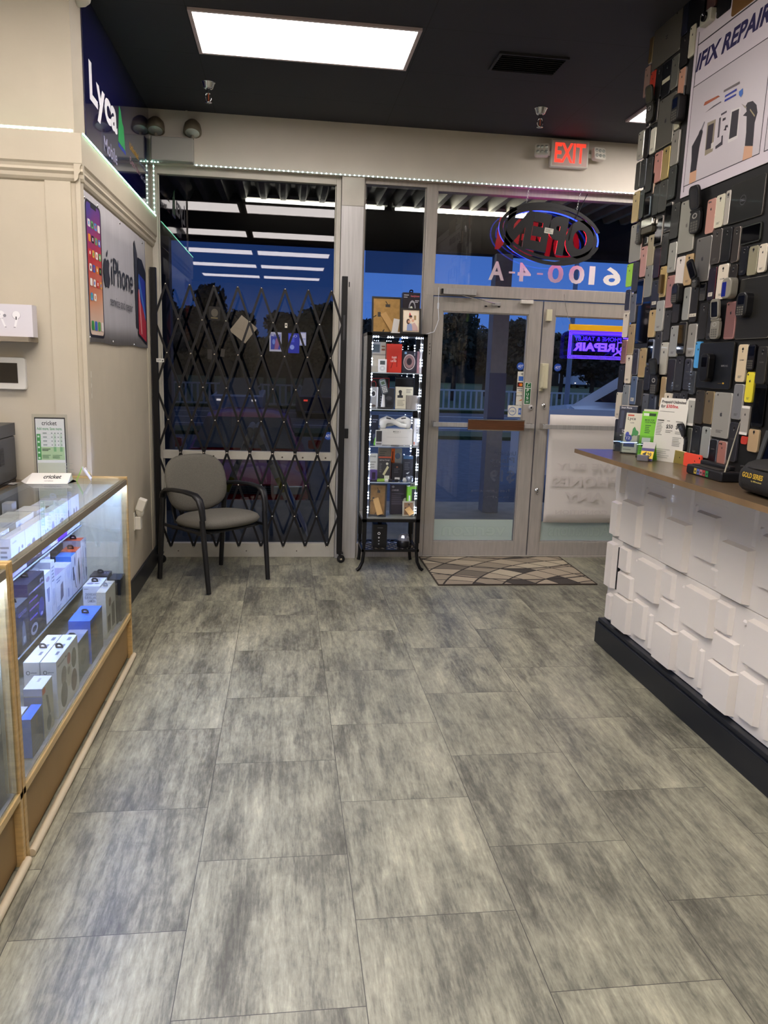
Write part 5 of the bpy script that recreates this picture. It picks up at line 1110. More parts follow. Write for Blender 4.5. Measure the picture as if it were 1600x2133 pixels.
# ------------------------------------------------------------------ boxes and the glass display cases
wood = mat('maple_wood', (196, 164, 108), .42, noise=.16, nscale=6, stretch=(2, 2, 14), coat=.1)
wood_h = mat('maple_wood_long', (202, 172, 116), .42, noise=.16, nscale=6, stretch=(14, 1.2, 14), coat=.1)
kraftw = mat('tan_base_panel', (150, 122, 78), .6, noise=.08, nscale=4)
lamw = mat('whitewashed_laminate', (206, 200, 176), .5, noise=.08, nscale=6, stretch=(12, 12, 1.2))
cglass = glass('case_glass', (250, 253, 253), refl=1.0)
cback = mat('case_back', (116, 106, 90), .6, noise=.08)
drape = mat('dotted_liner', (120, 112, 98), .9, noise=.45, nscale=16)
al_case = mat('case_top_frame', (150, 140, 122), .35, .35)
def display_case(label, y0, y1, tiers):
    t = thing('display_case', label, 'display case', (-1.01, (y0+y1)/2, 0)); o = Matrix.Translation((1.01, -(y0+y1)/2, 0))
    def B(name, boxes, m, bevel=0, par=t):
        mb = MB(); mb.M = o
        for q in boxes: mb.box(*q, m)
        return mb.build(name, par, bevel=bevel)
    x0, x1 = -1.24, -.782
    B('base_panel', [(x0, x1-.022, y0+.02, y1-.02, .012, .222)], kraftw)
    B('lower_rail', [(x0, x1, y0, y1, .222, .247)], wood_h, .002)
    B('end_panel', [(x0, x1, y1-.020, y1, 0, .958)], wood, .002); B('end_panel', [(x0, x1, y0, y0+.022, 0, .958)], wood, .002)
    B('end_lining', [(x0+.01, x1-.03, y1-.0225, y1-.0205, .25, .92)], lamw); B('end_lining', [(x0+.01, x1-.03, y0+.0225, y0+.0245, .25, .92)], lamw)
    B('back_panel', [(x0, x0+.012, y0+.022, y1-.020, .247, .925)], cback)
    B('shelf_liner', [(x0+.012, x1-.012, y0+.023, y1-.023, .2475, .2505)], drape)
    B('top_frame', [(x1-.028, x1, y0+.023, y1-.021, .918, .946), (x0, x0+.025, y0+.023, y1-.021, .918, .946)], al_case, .002)
    B('glass_top', [(x0, x1-.002, y0+.002, y1-.002, .9585, .9645)] if False else [(x0+.001, x1-.002, y0+.023, y1-.021, .9465, .9525)], cglass)
    B('glass_front', [(x1-.010, x1-.005, y0+.023, y1-.021, .248, .917)], cglass)
    for xe, z in tiers:
        s_ = B('glass_shelf', [(x0+.013, xe, y0+.026, y1-.024, z-.007, z)], cglass)
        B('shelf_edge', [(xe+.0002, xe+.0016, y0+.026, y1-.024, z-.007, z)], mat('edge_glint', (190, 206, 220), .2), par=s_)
    q = MB(); q.M = o; q.tube([(x1+.006, y0+.02, .014), (x1+.006, y1-.004, .014)], .013, mat('pale_round_moulding', (206, 192, 164), .5), 10); q.build('floor_moulding', t)
    em = mat('case_led', (220, 230, 255), .5, emit=(160, 188, 255), es=260)
    st = MB(); st.M = o; st.box(x1-.0265, x1-.0165, y0+.03, y1-.03, .9145, .9178, em); st.build('led_tube', t)
    return t
display_case('maple framed glass display case nearer the window, full of boxed accessories', 2.245, 3.93, ((-1.008, .715), (-.982, .43)))
display_case('maple framed glass display case cut off at the lower left corner', .60, 2.235, ((-1.008, .715), (-.982, .43)))
def ysol(px, x, z): return solve(lambda y: P_(y, z, x)[0], px, 1.2, 6)
def carton(label, x0, x1, y0, y1, z0, h, base, near=None, side=None, top=None, hang=None, name='product_box', cat='box', rough=.35, topc=None):
    """box standing with its printed side toward +x and its end toward the camera (-y)"""
    bm = C(base, rough) if isinstance(base, str) else base; w_, d_ = x1-x0, y1-y0; mb = MB()
    z0 += .0006; mb.box(-w_/2, w_/2, -d_/2, d_/2, 0, h, bm)
    o = tag(mb.build(name, loc=((x0+x1)/2, (y0+y1)/2, z0)), label, cat)
    pr = MB()
    if topc: Face(pr, (-w_/2, -d_/2, h), (w_, 0, 0), (0, d_, 0)).rect(0, 0, 1, 1, C(topc))
    for f, (oo, u, v) in ((near, ((-w_/2, -d_/2, 0), (w_, 0, 0), (0, 0, h))), (side, ((w_/2, -d_/2, 0), (0, d_, 0), (0, 0, h))), (top, ((-w_/2, -d_/2, h), (w_, 0, 0), (0, d_, 0)))):
        if f: f(Face(pr, oo, u, v, 2))
    if pr.v: pr.build('printed_artwork', o)
    if hang:
        hm = MB(); a = C(hang); b_ = min(.03, w_*.5); hm.M = Matrix.Translation((0, 0, h)) @ Matrix.Rotation(R_(28), 4, 'X')
        q = [(-b_/2, 0), (-b_/2, .018), (-b_/4, .027), (b_/4, .027), (b_/2, .018), (b_/2, 0)]; i = [(-b_*.22, .008), (-b_*.22, .014), (0, .018), (0, .018), (b_*.22, .014), (b_*.22, .008)]
        vs = [(x, y_, z) for y_ in (-.0006, .0006) for x, z in q+i]; fs = []
        for k in range(6):
            n_ = (k+1) % 6
            fs += [(k, n_, 6+n_, 6+k), (12+k, 18+k, 18+n_, 12+n_)]
        hm.add(vs, fs, a); hm.build('hang_tab', o)
    return o
W_H, BLK = C('f0f0f4'), C('14141a')
def ph_(a, b, w_, h_, c='30303c'): return lambda F: F.rect(a, b, a+w_, b+h_, C(c))
def mk(*fs): return lambda F: [f(F) for f in fs]
T = lambda s, a0, b0, a1, b1, c='20202a': (lambda F: F.txt(s, a0, b0, a1, b1, C(c)))
RC = lambda a0, b0, a1, b1, c: (lambda F: F.rect(a0, b0, a1, b1, C(c)))
EL = lambda a, b, ra, rb, c: (lambda F: F.ell(a, b, ra, rb, C(c)))
PO = lambda pts, c: (lambda F: F.pol(pts, C(c)))
LN = lambda a0, b0, a1, b1, n, c='8a8a96': (lambda F: F.lines(a0, b0, a1, b1, n, C(c)))
# --- upper shelf, front row
zu, xu = .715, -1.014
b = [ysol(p, -1.010, .715) for p in (28, 58, 90, 107, 122, 142, 151, 170, 186)]; b[-1] = min(b[-1], 3.902)
b = [min(v, 3.900-.0001*(8-i)) for i, v in enumerate(b)]
up = [
 ('white boxed cable with a lavender foot on the upper case shelf, nearest the wooden post', .150, 'eef0fa', mk(RC(.0, 0, 1, .22, 'b7b4ea'), PO([(.45, .42), (.52, .43), (.60, .66), (.54, .66)], '3a3a66'), EL(.78, .62, .06, .05, '3a3a5a'), RC(.18, .10, .75, .14, '5a5aa8'), T('usb', .12, .84, .4, .9, '6a6a88'))),
 ('white and black charger box lettered AUTO on the upper case shelf', .150, 'eceefa', mk(RC(0, 0, 1, .30, '3a3040'), T('AUTO', .42, .08, .85, .24, 'f4f4fa'), RC(.08, .40, .30, .56, '7a7aa8'), EL(.5, .55, .1, .09, '4a4a5e'))),
 ('second white boxed cable with a lavender foot on the upper case shelf', .148, 'eceffa', mk(RC(0, 0, 1, .2, 'aeb4ea'), PO([(.4, .4), (.5, .42), (.6, .62), (.52, .62)], '3a3a66'), EL(.78, .6, .07, .04, '3a3a5a'), RC(.1, .08, .8, .12, '5a5aa8'))),
 ('white box with a violet bulb picture on the upper case shelf', .155, 'e6e8fa', mk(EL(.5, .5, .2, .2, '6a60c0'), LN(.1, .08, .9, .2, 2))),
 ('white box with a solid violet foot and three small symbols on the upper shelf', .155, 'eef0fa', mk(RC(0, 0, 1, .45, '7a3fe0'), T('8 8 8', .25, .14, .8, .32, 'd8c8fa'), EL(.5, .55, .2, .06, '3a3a4c'))),
 ('white box showing a grey goblet-shaped stand on the upper case shelf', .155, 'eceefa', mk(PO([(.35, .7), (.65, .7), (.55, .35), (.7, .1), (.3, .1), (.45, .35)], '6a6a8c'),)),
 ('white box with two small earpieces on the upper case shelf', .158, 'f0f2fc', mk(EL(.38, .55, .09, .1, '55556a'), EL(.68, .56, .08, .08, '6a6a7c'), LN(.15, .1, .85, .22, 2))),
 ('pink footed white box with a dark headset at the far end of the upper shelf', .158, 'eaeaf6', mk(RC(.0, .0, .45, .3, 'e0a098'), PO([(.35, .8), (.5, .85), (.65, .4), (.85, .7), (.9, .55), (.6, .25)], '44446a'))),
]
for i, (lab, h_, c_, art) in enumerate(up):
    carton(lab, -1.055, xu, b[i]+.0015, b[i+1]-.0015, zu, h_, c_, side=art, near=LN(.1, .2, .9, .8, 5), hang='e8e8f0' if i in (4, 6) else None)
# upper shelf, back row seen through the top
carton('large white smart speaker box behind the front row of the upper shelf', -1.165, -1.060, 3.14, 3.36, zu, .17, 'e8e4dc', near=mk(EL(.72, .64, .2, .07, '3c3c4a'), RC(.68, .5, .76, .62, '3c3c4a'), LN(.1, .78, .4, .86, 1), EL(.2, .7, .03, .02, '8a8a8a')), side=mk(PO([(.1, .9), (.3, .92), (.9, .1), (.7, .1)], 'aab4d0'),), top=LN(.1, .3, .8, .7, 3, 'c8c2b6'))
carton('white phone box with a red dot on the upper shelf behind the nearest cable box', -1.160, -1.060, 2.95, 3.06, zu, .165, 'e8e4e0', side=mk(EL(.3, .45, .12, .07, 'c85868'), RC(.6, .1, .92, .8, '6c6878'), LN(.15, .7, .5, .85, 2)), near=LN(.2, .6, .8, .8, 2), top=EL(.5, .5, .3, .3, 'd4cec4'))
carton('white box with a sketched handheld fan on the upper shelf by the wooden post', -1.20, -1.075, 2.66, 2.76, zu, .185, 'e4e8f2', side=None, near=mk(EL(.7, .55, .16, .08, '2c2c44'), RC(.66, .05, .74, .5, '3a3a5a')), top=RC(.1, .1, .9, .9, 'dadde8'))
carton('black padded pouch box leaning between two white boxes on the upper shelf', -1.17, -1.08, 2.81, 2.88, zu, .15, '16181e', near=mk(RC(.1, .1, .9, .45, '2c303a'),))
carton('white box with a yellow scribbled mark on the upper shelf behind the AUTO box', -1.15, -1.060, 3.40, 3.52, zu, .165, 'e6e4e6', side=mk(EL(.6, .5, .18, .2, 'd8d83c'), PO([(.05, .9), (.25, .9), (.4, .1), (.25, .1)], 'b0a49c')), near=mk(PO([(.2, .9), (.4, .9), (.75, .15), (.55, .15)], 'b0a49c'),))
carton('white box with a mauve band on the upper shelf behind the violet footed box', -1.14, -1.060, 3.58, 3.72, zu, .155, 'e2e2f2', side=mk(RC(.0, .8, 1, .95, 'a890c8'), EL(.5, .4, .2, .14, 'b0b4d8')), near=mk(RC(.8, 0, 1, 1, 'a87c98'),))
carton('white box at the far back corner of the upper shelf with a raised tab', -1.16, -1.060, 3.76, 3.88, zu, .15, 'e6e6f0', side=LN(.2, .3, .8, .7, 3), near=LN(.2, .3, .8, .7, 3), hang='eeeef4')
carton('small white card box with a logo flap raised at the back of the upper shelf', -1.215, -1.175, 3.44, 3.50, zu, .19, 'dcd8da', near=mk(EL(.5, .7, .12, .06, '55555e'), LN(.2, .4, .8, .5, 1)))
# --- lower shelf
zl, xl_ = .43, -.988
ys = [ysol(p, -.985, .43) for p in (28, 42, 65, 99, 112, 120, 140, 153, 163, 173, 190, 202)]
ys = [min(v, 3.900-.03*(11-i)) for i, v in enumerate(ys)]
ys[-1] = 3.90
lo = [
 ('dark grey box at the wooden post end of the lower case shelf', .17, '20222a', mk(LN(.2, .75, .8, .85, 1, 'a8a8b8'),), '2c2f38', '2a2c34'),
 ('black camera box lettered canonix on the lower case shelf', .185, '23252e', mk(T('canonix', .12, .74, .85, .86, '5c66b0'), PO([(.3, .1), (.7, .1), (.62, .5), (.5, .62), (.38, .5)], '6e7888'), EL(.52, .2, .12, .07, 'a8b0bc')), '5a6070', '5a5e68'),
 ('black box with violet rules and a game controller picture on the lower shelf', .235, '20202e', mk(RC(.05, .80, .95, .83, '8a8ab8'), RC(.05, .66, .55, .69, '7a5ab8'), RC(.05, .52, .6, .55, '8a6ac8'), RC(.05, .36, .5, .39, '6a5ac0'), LN(.1, .56, .5, .64, 3, '4a4a55'), EL(.27, .16, .2, .1, '9aa4b8'), EL(.27, .16, .13, .05, '34364a'), EL(.74, .42, .17, .17, '3a44a0'), EL(.74, .3, .07, .03, 'a0a8e8'), T('pro', .72, .86, .9, .92, 'c8c8e0')), '3a2f5a', '3c3a4e'),
 ('slim white box with a pale glass picture and a raised tab on the lower shelf', .215, 'e2e6f4', mk(PO([(.25, .68), (.75, .68), (.6, .4), (.4, .4)], '8a94c8'), EL(.5, .86, .3, .05, 'b8a0b8')), 'b4b8c4', 'dfe3ee'),
 ('tall slim white box with small print on the lower shelf', .245, 'dde1ef', mk(LN(.2, .6, .9, .9, 5, '7a7e98'), RC(.2, .2, .8, .5, 'c4c8e0')), 'a8acbc', 'c8ccd8'),
 ('white box with a dark phone window cut out on the lower shelf', .165, 'e6ebfa', mk(PO([(.42, .2), (.75, .28), (.75, .7), (.5, .66)], '55506a'), LN(.1, .75, .6, .9, 2, '7080b8'), LN(.05, .03, .5, .14, 3, '6a7ac0')), 'c0c2d0', '9a96b8'),
 ('clear white blister box right of the one with the dark window', .165, 'dce2f6', mk(RC(.3, .1, .5, .35, 'a0a8d8'), PO([(.1, .95), (.9, .95), (.6, .6), (.4, .6)], 'c4cbee')), 'b8bcd0', 'd4d8ec'),
 ('white box with dark hanging headphones on the lower shelf', .19, 'e4e8f8', mk(PO([(.3, .6), (.42, .62), (.85, .1), (.7, .12)], '2c2c40'), PO([(.2, .7), (.45, .7), (.4, .35), (.25, .35)], '34344a'), EL(.7, .8, .08, .12, '6a5a80')), '3f7fd8', '3f7fd8'),
 ('white orange topped box with a black curled cable on the lower shelf', .195, 'ece8f2', mk(PO([(.3, .7), (.5, .8), (.65, .3), (.4, .1), (.3, .4)], '2a2632'), RC(.9, 0, 1, 1, 'd8b8b8')), 'd8643a', 'e0683c'),
 ('taller orange topped white box with a black pen shape on the lower shelf', .225, 'e8eaf4', mk(PO([(.35, .45), (.45, .45), (.62, .1), (.54, .08)], '26222e'), PO([(.5, .85), (.6, .85), (.58, .45), (.5, .45)], '4a4656'), EL(.25, .5, .12, .1, 'b8c0c8')), '9a9aa6', 'e0683c'),
 ('white box with two grey curved shapes at the far end of the lower shelf', .22, 'dadcec', mk(PO([(.1, .8), (.9, .75), (.7, .5), (.2, .6)], '8a8ca4'), PO([(.1, .35), (.9, .3), (.6, .1), (.2, .15)], '5a5c74'), T('sony', .3, .85, .8, .9, '44445a')), 'c8c8d8', 'e0e0ec'),
]
for i, (lab, h_, c_, art, endc, topc) in enumerate(lo):
    d = .05 if h_ < .2 else .065
    carton(lab, xl_-d-.02, xl_, ys[i]+.001, ys[i+1]-.001, zl, h_, c_, side=art, near=RC(0, 0, 1, 1, endc), topc=topc, hang={1: '1c1e24', 2: '1a1a20', 3: 'e8ebf4', 8: '2c2420', 9: '2c2c38'}.get(i))
carton('tall plain white box standing behind on the lower shelf under the violet box', -1.135, -1.062, 3.42, 3.56, zl, .235, 'e0e2f0', side=LN(.3, .2, .8, .6, 4, 'a8acd0'), near=None, hang='e8e8ee')
carton('black box with a fitness band picture at the back of the lower shelf', -1.20, -1.072, 3.22, 3.30, zl, .225, '17181f', near=mk(RC(.35, .25, 1, .92, 'd4d0d4'), PO([(.5, .85), (.62, .85), (.8, .5), (.68, .4)], '26262c')))
carton('pale box with a black watch strap picture on the lower shelf behind the controller box', -1.20, -1.08, 3.02, 3.12, zl, .19, 'cfc8d4', near=mk(PO([(.4, .5), (.75, .8), (.85, .45)], '3a3648'), LN(.1, .1, .6, .3, 3)))
for k in range(2):
    carton('%s royal blue topped black box at the far back of the lower shelf' % ('left' if k == 0 else 'right'), -1.20+.066*k, -1.137+.066*k, 3.80, 3.895, zl, .25, '1c1e28', topc='2f6fe0', near=mk(RC(0, .86, 1, 1, '3a78e4'), LN(.1, .4, .6, .7, 3, '55586a')), side=RC(0, .9, 1, 1, '2a5cc0'))
# --- case floor
zf = .251
carton('white box printed DASHBOARD SURVEILLANCE CAMERA with a round camera picture', -.935, -.858, 3.60, 3.75, zf, .232, 'e6ecfa', near=mk(T('DASHBOARD', .14, .80, .82, .86, '2c3050'), T('SURVEILLANCE', .10, .73, .88, .79, '2c3050'), T('CAMERA', .25, .66, .72, .72, '2c3050'), EL(.68, .46, .19, .11, '3c3e4c'), EL(.70, .48, .08, .045, '5a5c68'), PO([(.42, .34), (.6, .38), (.62, .30), (.44, .26)], '3c3e4c'), PO([(.45, .27), (.6, .27), (.85, .21), (.2, .21)], '4a4c58'), LN(.06, .92, .35, .95, 1)), side=mk(EL(.35, .6, .12, .12, '4a4a48'), PO([(.2, .85), (.3, .85), (.3, .6)], '3a3a38'), PO([(.7, .6), (.8, .6), (.75, .3)], '6a6860')), top=mk(EL(.3, .3, .2, .1, '6a6c98'), EL(.7, .3, .16, .05, '4a4c5c'), LN(.2, .6, .9, .9, 4)), hang='1c1c22')
carton('slim white box beside the dashboard camera box, facing the glass', -.856, -.815, 3.52, 3.72, zf, .225, 'd8d4c4', side=mk(EL(.4, .7, .12, .1, '6a4a3c'), RC(.1, .1, .4, .45, '4a4238'), RC(.55, .1, .85, .6, '5a5448')), top=LN(.1, .3, .9, .8, 4, '8890b0'), hang='c8d0e0')
carton('dark box printed Plug In Covered behind the dashboard camera box', -.945, -.86, 3.77, 3.865, zf, .235, '2c2730', near=mk(T('Plug in', .45, .78, .85, .88, 'e8d8e8'), T('covered', .5, .66, .95, .76, 'e8d8e8'), EL(.88, .9, .07, .05, 'e0b8c0')), top=mk(RC(.5, .3, .95, .8, '4a4664'), T('2.5', .68, .45, .92, .65, 'c8ccec')), side=LN(.1, .1, .9, .8, 5, '5a4a3c'), hang='1a1a1e')
carton('black box in the far front corner of the case floor', -.858, -.80, 3.77, 3.885, zf, .215, '202328', side=mk(PO([(.3, .9), (.5, .9), (.45, .3), (.3, .3)], '101014'), RC(.6, .3, .9, .8, '3a302a')), top=RC(.1, .1, .9, .9, '3c4454'))
carton('dark narrow box facing the glass behind the slim white box', -.857, -.812, 3.73, 3.765, zf, .20, '2c2a26', side=LN(.1, .2, .9, .8, 4, '6a5c48'))
carton('bright blue topped box with a diamond tab on the case floor', -.902, -.812, 3.22, 3.43, zf, .192, '2e323c', topc='4178e0', near=mk(RC(0, 0, 1, 1, '4470dc'), T('BTS', .35, .62, .75, .82, '6f94ea')), side=mk(RC(0, .9, 1, 1, '3a5cb0'), PO([(.1, .7), (.4, .85), (.6, .5), (.4, .4)], '6c5238'), PO([(.5, .75), (.9, .8), (.8, .5)], '4a4c52'), EL(.3, .25, .2, .12, '3c4250')), top=mk(LN(.62, .1, .9, .8, 6, '5c8aec'),), hang='14161c')
carton('grey blister box with a bent tab in front of the blue box', -.890, -.815, 3.01, 3.19, zf, .165, '5c6054', topc='8a90ac', near=mk(RC(.0, .55, 1, 1, '7a8098'), RC(.2, .2, .6, .5, '55584e')), side=mk(PO([(.1, .9), (.5, .95), (.6, .2), (.2, .2)], '70746a'), EL(.5, .5, .25, .2, '44483e')), hang='3a3a3e')
for k in range(2):
    carton('%s of the twin white boxes with a round P mark on the case floor' % ('left' if k == 0 else 'front'), -.916+.058*k, -.862+.058*k, 2.70, 2.985, zf, .218, 'e8e8e8',
           near=mk(lambda F: F.ring(.28, .82, .13, .035, .3, C('33343c')), T('ploom', .46, .80, .82, .84, '55565e')), top=mk(LN(.55, .1, .8, .9, 3, '6a6c84'),),
           side=mk(T('Wireless Multi', .05, .86, .55, .91, '44403c'), EL(.55, .78, .08, .11, 'a84a48'), EL(.3, .6, .12, .17, '8c8478'), EL(.78, .68, .12, .18, '5c5c50'), EL(.28, .28, .15, .22, '4a463c'), EL(.75, .28, .14, .2, '6a5048'), EL(.52, .5, .13, .2, 'd8d2c4'), EL(.52, .58, .06, .07, '8a8478')) if k else None, hang='34303c')
carton('white topped grey box with an orange corner on the case floor near the post', -.868, -.808, 2.545, 2.66, zf, .185, 'b8b4a0', topc='dfe0e4', near=mk(RC(0, .86, 1, 1, 'c4c8dc'), RC(0, 0, 1, .84, '8c93b4')), side=mk(RC(.02, .86, .3, .97, 'd8683a'), PO([(.3, .8), (.5, .75), (.7, .35), (.5, .35)], '55564c'), EL(.5, .2, .22, .15, '6c6c60')), top=LN(.4, .2, .55, .8, 1, 'a8a090'))
carton('small blue topped dark box next to the wooden post on the case floor', -.842, -.808, 2.42, 2.535, zf, .135, '30384c', topc='4a7cf0', near=RC(0, 0, 1, 1, '5a84e8'), side=mk(PO([(.4, .9), (.6, .9), (.5, .6)], '6a5c44'), LN(.1, .1, .9, .5, 4, '44506a')))
carton('small pale box with a thin line drawing at the wooden post on the case floor', -.895, -.848, 2.40, 2.52, zf, .135, 'b4b0a2', topc='d8dcea', side=LN(.2, .2, .8, .7, 3), near=mk(PO([(.7, .9), (.74, .9), (.3, .2), (.26, .2)], '7a7064')))
carton('orange topped dark box in the lower left display case', -.862, -.806, 1.98, 2.17, zf, .40, '3a3c3c', topc='f05a30', side=mk(RC(.75, .9, 1, 1, 'c8c4bc'), PO([(0, .55), (.6, .62), (.95, .8), (.95, .55), (0, .35)], 'b8b4a4'), EL(.4, .2, .3, .12, '4a3c44'), EL(.3, .8, .2, .05, '7a3a30')))
# ------------------------------------------------------------------ on and around the case, left
zt = .9525
# cricket sign: wedge base with an upright framed price sheet
t = thing('price_stand', 'white table sign reading cricket with a framed green price sheet', 'sign', (-1.105, 3.80, zt+.0006), R_(4))
cm = C('e6e2dc'); mb = MB(); w2 = .088
mb.loft([[(-w2-.005, -.105, 0), (-w2-.045, -.03, 0), (-w2-.01, .03, .0), (-w2, .0, .036)], [(w2, -.105, 0), (w2+.03, -.03, 0), (w2, .03, 0), (w2, .0, .036)]], cm, smooth=False); mb.build('wedge_base', t)
mb = MB(); F = Face(mb, (-w2-.004, -.1045, .0012), (2*w2+.004, 0, 0), (.003, .1035, .0352), 2); F.txt('cricket', .34, .45, .78, .82, C('26262a'), .02).txt('wireless', .4, .2, .62, .3, C('6a6a6a')); mb.build('base_lettering', t)
mb = MB(); mb.box(-.078, .078, .002, .010, .024, .315, glass('clear_acrylic', (246, 248, 248))); mb.build('acrylic_holder', t)
mb = MB(); mb.box(-.068, .068, .0042, .0078, .024, .300, C('1c1a1c')); F = Face(mb, (-.064, .0042, .026), (.128, 0, 0), (0, 0, .268)); F.rect(0, 0, 1, 1, C('e4e2dc')); gr = '4f9a52'
F.txt('cricket', .22, .885, .74, .965, C('1e1e22'), .01).txt('Add more. Save more.', .04, .80, .92, .85, C('5a9a60'), .02)
F.rect(.02, .27, .16, .73, C(gr)).rect(.16, .27, .98, .50, C('b4cc9c'))
for i in range(5): F.rect(.05, .67-.095*i, .12, .70-.095*i, C('d8ecd4'))
for x in (.60, .82): F.rect(x, .50, x+.09, .73, C('ccd8c4')).rect(x, .42, x+.09, .50, C('84b47c'))
for i in range(4):
    F.rect(.16, .50+.075*i, .98, .502+.075*i, C('9ab892'))
    for j in range(5): F.rect(.24 if j == 0 else .42+.11*j, .53+.07*i-.14*(i == 3)*0, (.38 if j == 0 else .47+.11*j), .545+.07*i, C('77867a'))
F.lines(.2, .29, .5, .36, 3, C('6a8a64')).lines(.55, .29, .9, .36, 3, C('6a8a64')).lines(.2, .42, .5, .47, 2, C('44503c')).rect(.02, .02, .98, .22, C('b4b8a6')).lines(.03, .03, 1.3, .21, 14, C('a4a894')); mb.build('price_sheet', t)
t = thing('folded_card_stand', 'small folded green and white card stand on the display case', 'card stand', (-.955, 3.81, zt+.0006), R_(12))
mb = MB(); mb.bar((-.04, 0, .0), (-.012, 0, .066), .045, .003, C('84c832'), (0, 1, 0)); mb.build('green_flap', t)
mb = MB(); mb.bar((-.012, 0, .066), (.026, 0, .003), .045, .004, C('c8c4cc'), (0, 1, 0)); mb.build('white_flap', t)
mb = MB(); mb.M = Matrix.Translation((.012, -.0, .034)) @ Matrix.Rotation(R_(-30), 4, 'Y'); mb.box(-.002, .006, -.024, .024, -.026, .028, C('e4e0d8')); F = Face(mb, (.0062, -.024, -.026), (0, .048, 0), (0, 0, .054)); F.rect(.1, .3, .9, .6, C('e0c43c')).txt('D', .1, .62, .5, .95, C('1c1c1e'), .03).rect(.4, .05, .9, .3, C('26262a')); mb.build('tag_card', t)
# back counter with the printer
mb = MB(); mb.box(-2.6, -1.262, 3.42, 3.948, .905, .932, lam); mb.box(-2.6, -1.275, 3.46, 3.948, 0, .905, cback); tag(mb.build('back_counter', bevel=.002), 'brown laminate counter behind the display case under the printer', 'counter')
t = thing('printer', 'dark grey office printer on the back counter at the left edge', 'printer', (-1.50, 3.70, .9326))
dg = mat('printer_grey', (72, 72, 70), .5); dk = mat('printer_black', (26, 26, 30), .35)
mb = MB(); mb.box(-.26, .205, -.16, .20, .014, .225, dg); mb.build('body', t, bevel=.012)
mb = MB(); mb.loft([[(-.265, -.165, .226), (-.265, .20, .226), (-.265, .20, .285), (-.265, -.05, .280), (-.265, -.165, .245)], [(.205, -.165, .226), (.205, .20, .226), (.205, .20, .285), (.205, -.05, .280), (.205, -.165, .245)]], dg, smooth=False); mb.build('lid', t, bevel=.005)
mb = MB(); mb.box(-.25, .2, -.15, .19, 0, .014, dk); mb.build('foot', t)
mb = MB(); mb.M = Matrix.Translation((.02, -.12, .31)) @ Matrix.Rotation(R_(-25), 4, 'X'); mb.box(-.18, .10, -.012, .012, -.055, .055, dk); F = Face(mb, (-.16, -.0125, -.04), (.22, 0, 0), (0, 0, .08)); F.rect(0, 0, 1, 1, C('8a94a0', .1)); mb.build('control_panel', t, bevel=.006)
mb = MB()
for i in range(14): mb.box(.2052, .2064, -.02, .03, .10+i*.006, .1035+i*.006, dk)
mb.build('side_vent', t)
p = atZ(47, 989, .9326)
mb = MB(); mb.box(-.045, .045, -.028, .028, 0, .004, C('26262a')); F = Face(mb, (-.042, -.025, .0041), (.084, 0, 0), (0, .05, 0)); F.rect(0, 0, 1, 1, C('d8d4d0')).rect(.15, .2, .3, .8, C('4a6a9a')).rect(.4, .2, .5, .7, C('a8583a')).rect(.6, .3, .9, .8, C('8a8a84')); tag(mb.build('leaflet', loc=(-1.305, 3.80, .9326), rz=R_(-12)), 'small printed leaflet on the brown counter beside the printer', 'leaflet')
# earbud box on the small shelf, security panel
mb = MB(); mb.box(-2.4, -1.18, 3.80, 3.9485, 1.598, 1.622, mat('grey_oak', (140, 128, 110), .5, noise=.15, nscale=6, stretch=(1.5, 12, 12))); tag(mb.build('wall_ledge_shelf', bevel=.002), 'short grey oak shelf on the cream wall under the earbud print', 'shelf')
mb = MB(); mb.box(-.25, .10, -.035, .035, 0, .145, C('dedae0')); o = tag(mb.build('earbud_box', loc=(-1.265, 3.86, 1.6226)), 'white box picturing a pair of earbuds on the oak shelf', 'box')
mb = MB(); F = Face(mb, (-.25, -.0352, 0), (.35, 0, 0), (0, 0, .145), 2); wb = C('f2f0f2'); sh = C('b8b4bc'); dk_ = C('2c2c34')
F.ell(.60, .66, .055, .13, sh).ell(.605, .67, .05, .12, wb).ell(.655, .64, .02, .05, C('8a8890')).pol([(.60, .55), (.63, .54), (.665, .30), (.645, .28)], wb).rect(.57, .66, .60, .70, dk_)
F.ell(.80, .66, .055, .13, sh).ell(.80, .67, .05, .12, wb).pol([(.79, .56), (.82, .56), (.79, .28), (.765, .30)], wb).rect(.79, .52, .805, .62, dk_).rect(.65, .27, .67, .30, C('a09aa4')).rect(.76, .27, .785, .30, C('a09aa4')); mb.build('printed_artwork', o)
t = thing('alarm_panel', 'white wall mounted alarm touch panel under the oak shelf', 'alarm panel', (-1.345, 3.948, 1.375))
mb = MB(); mb.rprism(-.10, .105, 0, .152, -.025, 0, plastic_w, .012, 4, .003); mb.build('housing', t)
mb = MB(); F = Face(mb, (-.085, -.0256, .03), (.155, 0, 0), (0, 0, .095)); F.rect(0, 0, 1, 1, mat('panel_screen', (52, 46, 40), .08)); mb.build('screen', t)
mb = MB(); F = Face(mb, (-.085, -.0256, 0), (.155, 0, 0), (0, 0, .15)); F.txt('ADT', .32, .08, .44, .13, C('55555a'), .02).rect(.30, .91, .34, .93, glow('d8e878', 1.5)).rect(.42, .91, .46, .93, glow('d8e878', 1.5)); mb.build('status_lights', t)
